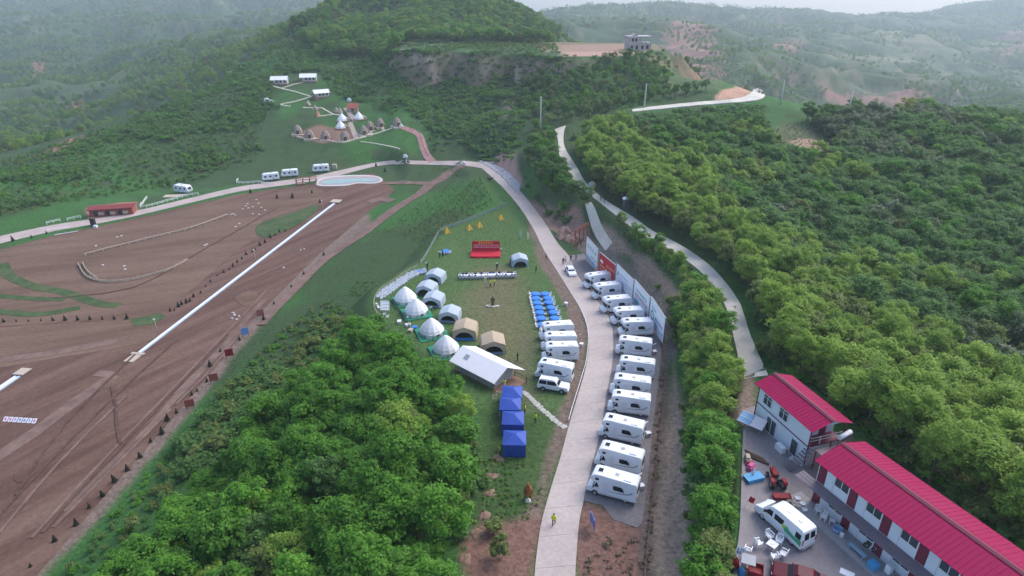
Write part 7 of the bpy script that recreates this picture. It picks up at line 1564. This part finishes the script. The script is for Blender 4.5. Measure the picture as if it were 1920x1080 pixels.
for k, (u, v, s_) in enumerate([(655,190,1.2),(501,192,1.6),(509,194,1.3),(752,238,1.0),(870,308,.9),(760,296,1.0)]):
    o = MB().box(-.8*s_,.8*s_,-.6*s_,.6*s_,0,.9*s_).box(-.6*s_,.4*s_,-.5*s_,.4*s_,.9*s_,1.3*s_).build('white_tank', CHAIRW, None, .1); o.location = hit(u, v); tag(o, ['white water tank behind the red roofed village hut','white sculpted rock at the hedge end of the path','smaller white sculpted rock at the hedge end of the path','white cabinet beside the last dome hut','white block at the road fork','white block lying in the meadow above the field road'][k], ['tank','rock','rock','cabinet','block','block'][k])
M_PATH = ground_mat('village_path', ca=(.46,.44,.33), cb=(.54,.51,.40), s1=.5, s2=2, fine=.12, bump=.1)
M_BOARD = ground_mat('board_walk', ca=(.36,.29,.24), cb=(.42,.34,.29), s1=.5, s2=2, fine=.15, bump=.1)
def walk(pts, w_, m=M_PATH, nm='village_path'): return sheet(nm, ribbon(pts, w_, 3), m, .3, 1.2, .6, pix=False)
walk([(512,162),(530,167),(555,173),(584,182)], .8); walk([(528,166),(550,159),(568,155)], .7); walk([(584,182),(570,186),(548,192),(527,196),(535,199),(545,200)], .7); walk([(568,202),(590,203),(603,203),(612,208),(626,215),(640,216)], .8); walk([(594,219),(610,217),(628,215)], .6)
walk([(548,252),(562,258),(578,261)], 1.0, M_BOARD); walk([(592,261),(608,262),(625,266),(645,268)], 1.0, M_BOARD); walk([(644,268),(665,262),(690,255),(715,248),(735,241),(748,235)], 1.0)
walk([(648,203),(652,210),(662,222),(667,228)], 2.2, M_BOARD, 'boardwalk'); walk([(656,230),(662,245),(669,262)], 2.2, M_BOARD, 'boardwalk'); walk([(694,243),(697,253)], 1.2, M_BOARD, 'boardwalk'); walk([(714,236),(720,246)], 1.2, M_BOARD, 'boardwalk')
walk([(676,266),(705,270),(735,276),(750,280)], .5)
fence([(770,243),(784,250),(790,262),(795,280),(803,296)], 'dark post fence along the brick path', RUST, 1.0, 3.0, (.9,), 'path_fence', w_=.12, n=2)
p = hit(919,338); t = thing('handcart', 'dark handcart standing beside the main road above the fork', 'cart', p, .5); MB().box(-.9,.9,-.5,.5,.5,1.0).build('tray', DKP, t, .03); wheels(t, (.0,), .55, .35, .1); MB().bar((.9,.3,.7),(1.9,.3,.9),.05).build('handle', WOODD, t)

# ---------------------------------------------------------------- small things of the camp
for u, v, lab, m in [(974,449,'tall pale green feather banner on the lawn beside the stage',mat('pale_green_cloth', (.42,.60,.42), .8)),(988,453,'tall cream feather banner on the road side of the lawn',mat('cream_cloth', (.66,.62,.45), .8))]:
    p = hit(u, v); t = thing('feather_banner', lab, 'banner', p, .3); MB().tube((0,0,-.2),(0,0,2.6),.03).build('pole', STEEL, t)
    MB().prism([(.03,.5),(.6,.6),(.7,1.9),(.45,2.4),(.03,2.6)], -.012, .012).build('cloth', m, t); MB().lathe([(.001,.08),(.3,.05),(.32,0)], 12).build('base', DKP, t)
for k, (u, v, m, lab) in enumerate([(778,617,TABLEB,'blue tub behind the second pair of bell tents'),(765,612,CHAIRW,'white box at the end of the black railing'),(770,622,WOODL,'pale wooden crate at the end of the black railing'),(749,606,CHAIRW,'white sack beside the black railing')]):
    o = MB().box(-.45,.45,-.35,.35,0,.5).box(-.5,.5,-.4,.4,.5,.56).build('storage_box', m, None, .05); o.location = hit(u, v); o.rotation_euler = (0,0,k*.6); tag(o, lab, 'box')
for k in range(6):
    p = hit(1101+k*3.4, 492+k*3.6); o = MB().tube((0,0,-.2),(0,0,.75),.06).lathe([(.001,.82),(.07,.8),(.07,.74)], 8).build('bollard', STEEL); o.location = p; tag(o, 'short grey bollard in front of the first white billboard', 'bollard', 'bollards below the first billboard')
EARTH = mat('loess_earth', (.33,.215,.175), .95, var=.3, scale=1.2, bump=.6)
for k, (u, v, s_) in enumerate([(1050,446,1.3),(1066,451,1.5),(1058,438,1.8),(1076,446,1.3)]):
    b = MB(); n = 14; vs = []; fs = []
    for i in range(7):
        f = i/6
        for j in range(n):
            q = 2*math.pi*j/n; r_ = s_*(math.cos(f*1.45)**.6)*(1+.22*math.sin(3*q+k)+.16*math.cos(5*q+f*7)+random.uniform(-.08,.08)); vs.append((r_*math.cos(q), r_*math.sin(q), -.5+f*s_*1.35*(1+.08*math.sin(2*q+k))))
    for i in range(6):
        for j in range(n): fs.append((i*n+j, i*n+(j+1) % n, (i+1)*n+(j+1) % n, (i+1)*n+j))
    fs.append(tuple(6*n+j for j in range(n))); o = b.add(vs, fs, 0, False).build('earth_mound', EARTH); o.location = hit(u, v); tag(o, ['low earth mound at the road side of the red gate','earth mound in front of the red gate','tall earth mound behind the red gate','rounded earth mound right under the red gate'][k], 'mound', 'earth mounds at the red gate')
b = MB(); b.lathe([(.001,1.3),(.5,1.2),(.95,.7),(1.1,.1),(1.0,-.3)], 9, 0, None, False); b.v = [(x*(1+.2*math.sin(4*y+z)), y*(1+.15*math.cos(3*x)), z) for x, y, z in b.v]; o = b.build('boulder', STONE); o.location = hit(1110,349); tag(o, 'pale boulder beside the upper hill road', 'boulder')
p = hit(928,744); t = thing('bicycle', 'pale bicycle leaning near the steps of the wooden deck', 'bicycle', p, 1.1)
for x in (-.5,.5): b = MB(); b.lathe([(.31,-.02),(.34,-.02),(.34,.02),(.31,.02),(.31,-.02)], 16, 0, Matrix.Translation((x,0,.34))@Matrix.Rotation(math.pi/2,4,'X')); b.build('wheel', CHAIRW, t)
b = MB(); b.bar((-.5,0,.34),(-.1,0,.34),.04); b.bar((-.1,0,.34),(-.2,0,.8),.04); b.bar((-.1,0,.34),(.35,0,.8),.04); b.bar((-.2,0,.75),(.35,0,.78),.04); b.bar((.5,0,.34),(.35,0,.95),.04); b.bar((.33,-.25,.98),(.33,.25,.98),.03); b.build('frame', REDM, t); MB().box(-.32,-.08,-.08,.08,.8,.86).build('saddle', DKP, t, .02)
# ---------------------------------------------------------------- haze
zmin, zmax = float(AZ.min())-1, max(float(AZ.max()), CAM_H)+40
HX, HY0, HY1 = 4600, -200, 5300
b = MB(); b.box(-HX, HX, HY0, HY1, zmin-2, zmax)
hm = bpy.data.materials.new('haze_air'); hm.use_nodes = True
for nn in list(hm.node_tree.nodes):
    if nn.type != 'OUTPUT_MATERIAL': hm.node_tree.nodes.remove(nn)
pv = hm.node_tree.nodes.new('ShaderNodeVolumePrincipled'); pv.inputs['Density'].default_value = 0.00022
pv.inputs['Color'].default_value = (.78, .89, 1.0, 1); pv.inputs['Anisotropy'].default_value = 0.25
hm.node_tree.links.new(pv.outputs[0], [x for x in hm.node_tree.nodes if x.type == 'OUTPUT_MATERIAL'][0].inputs['Volume'])
try: hm.cycles.homogeneous_volume = True
except Exception: pass
stuff(b.build('haze', hm), 'pale blue haze hanging over the whole valley', 'haze')
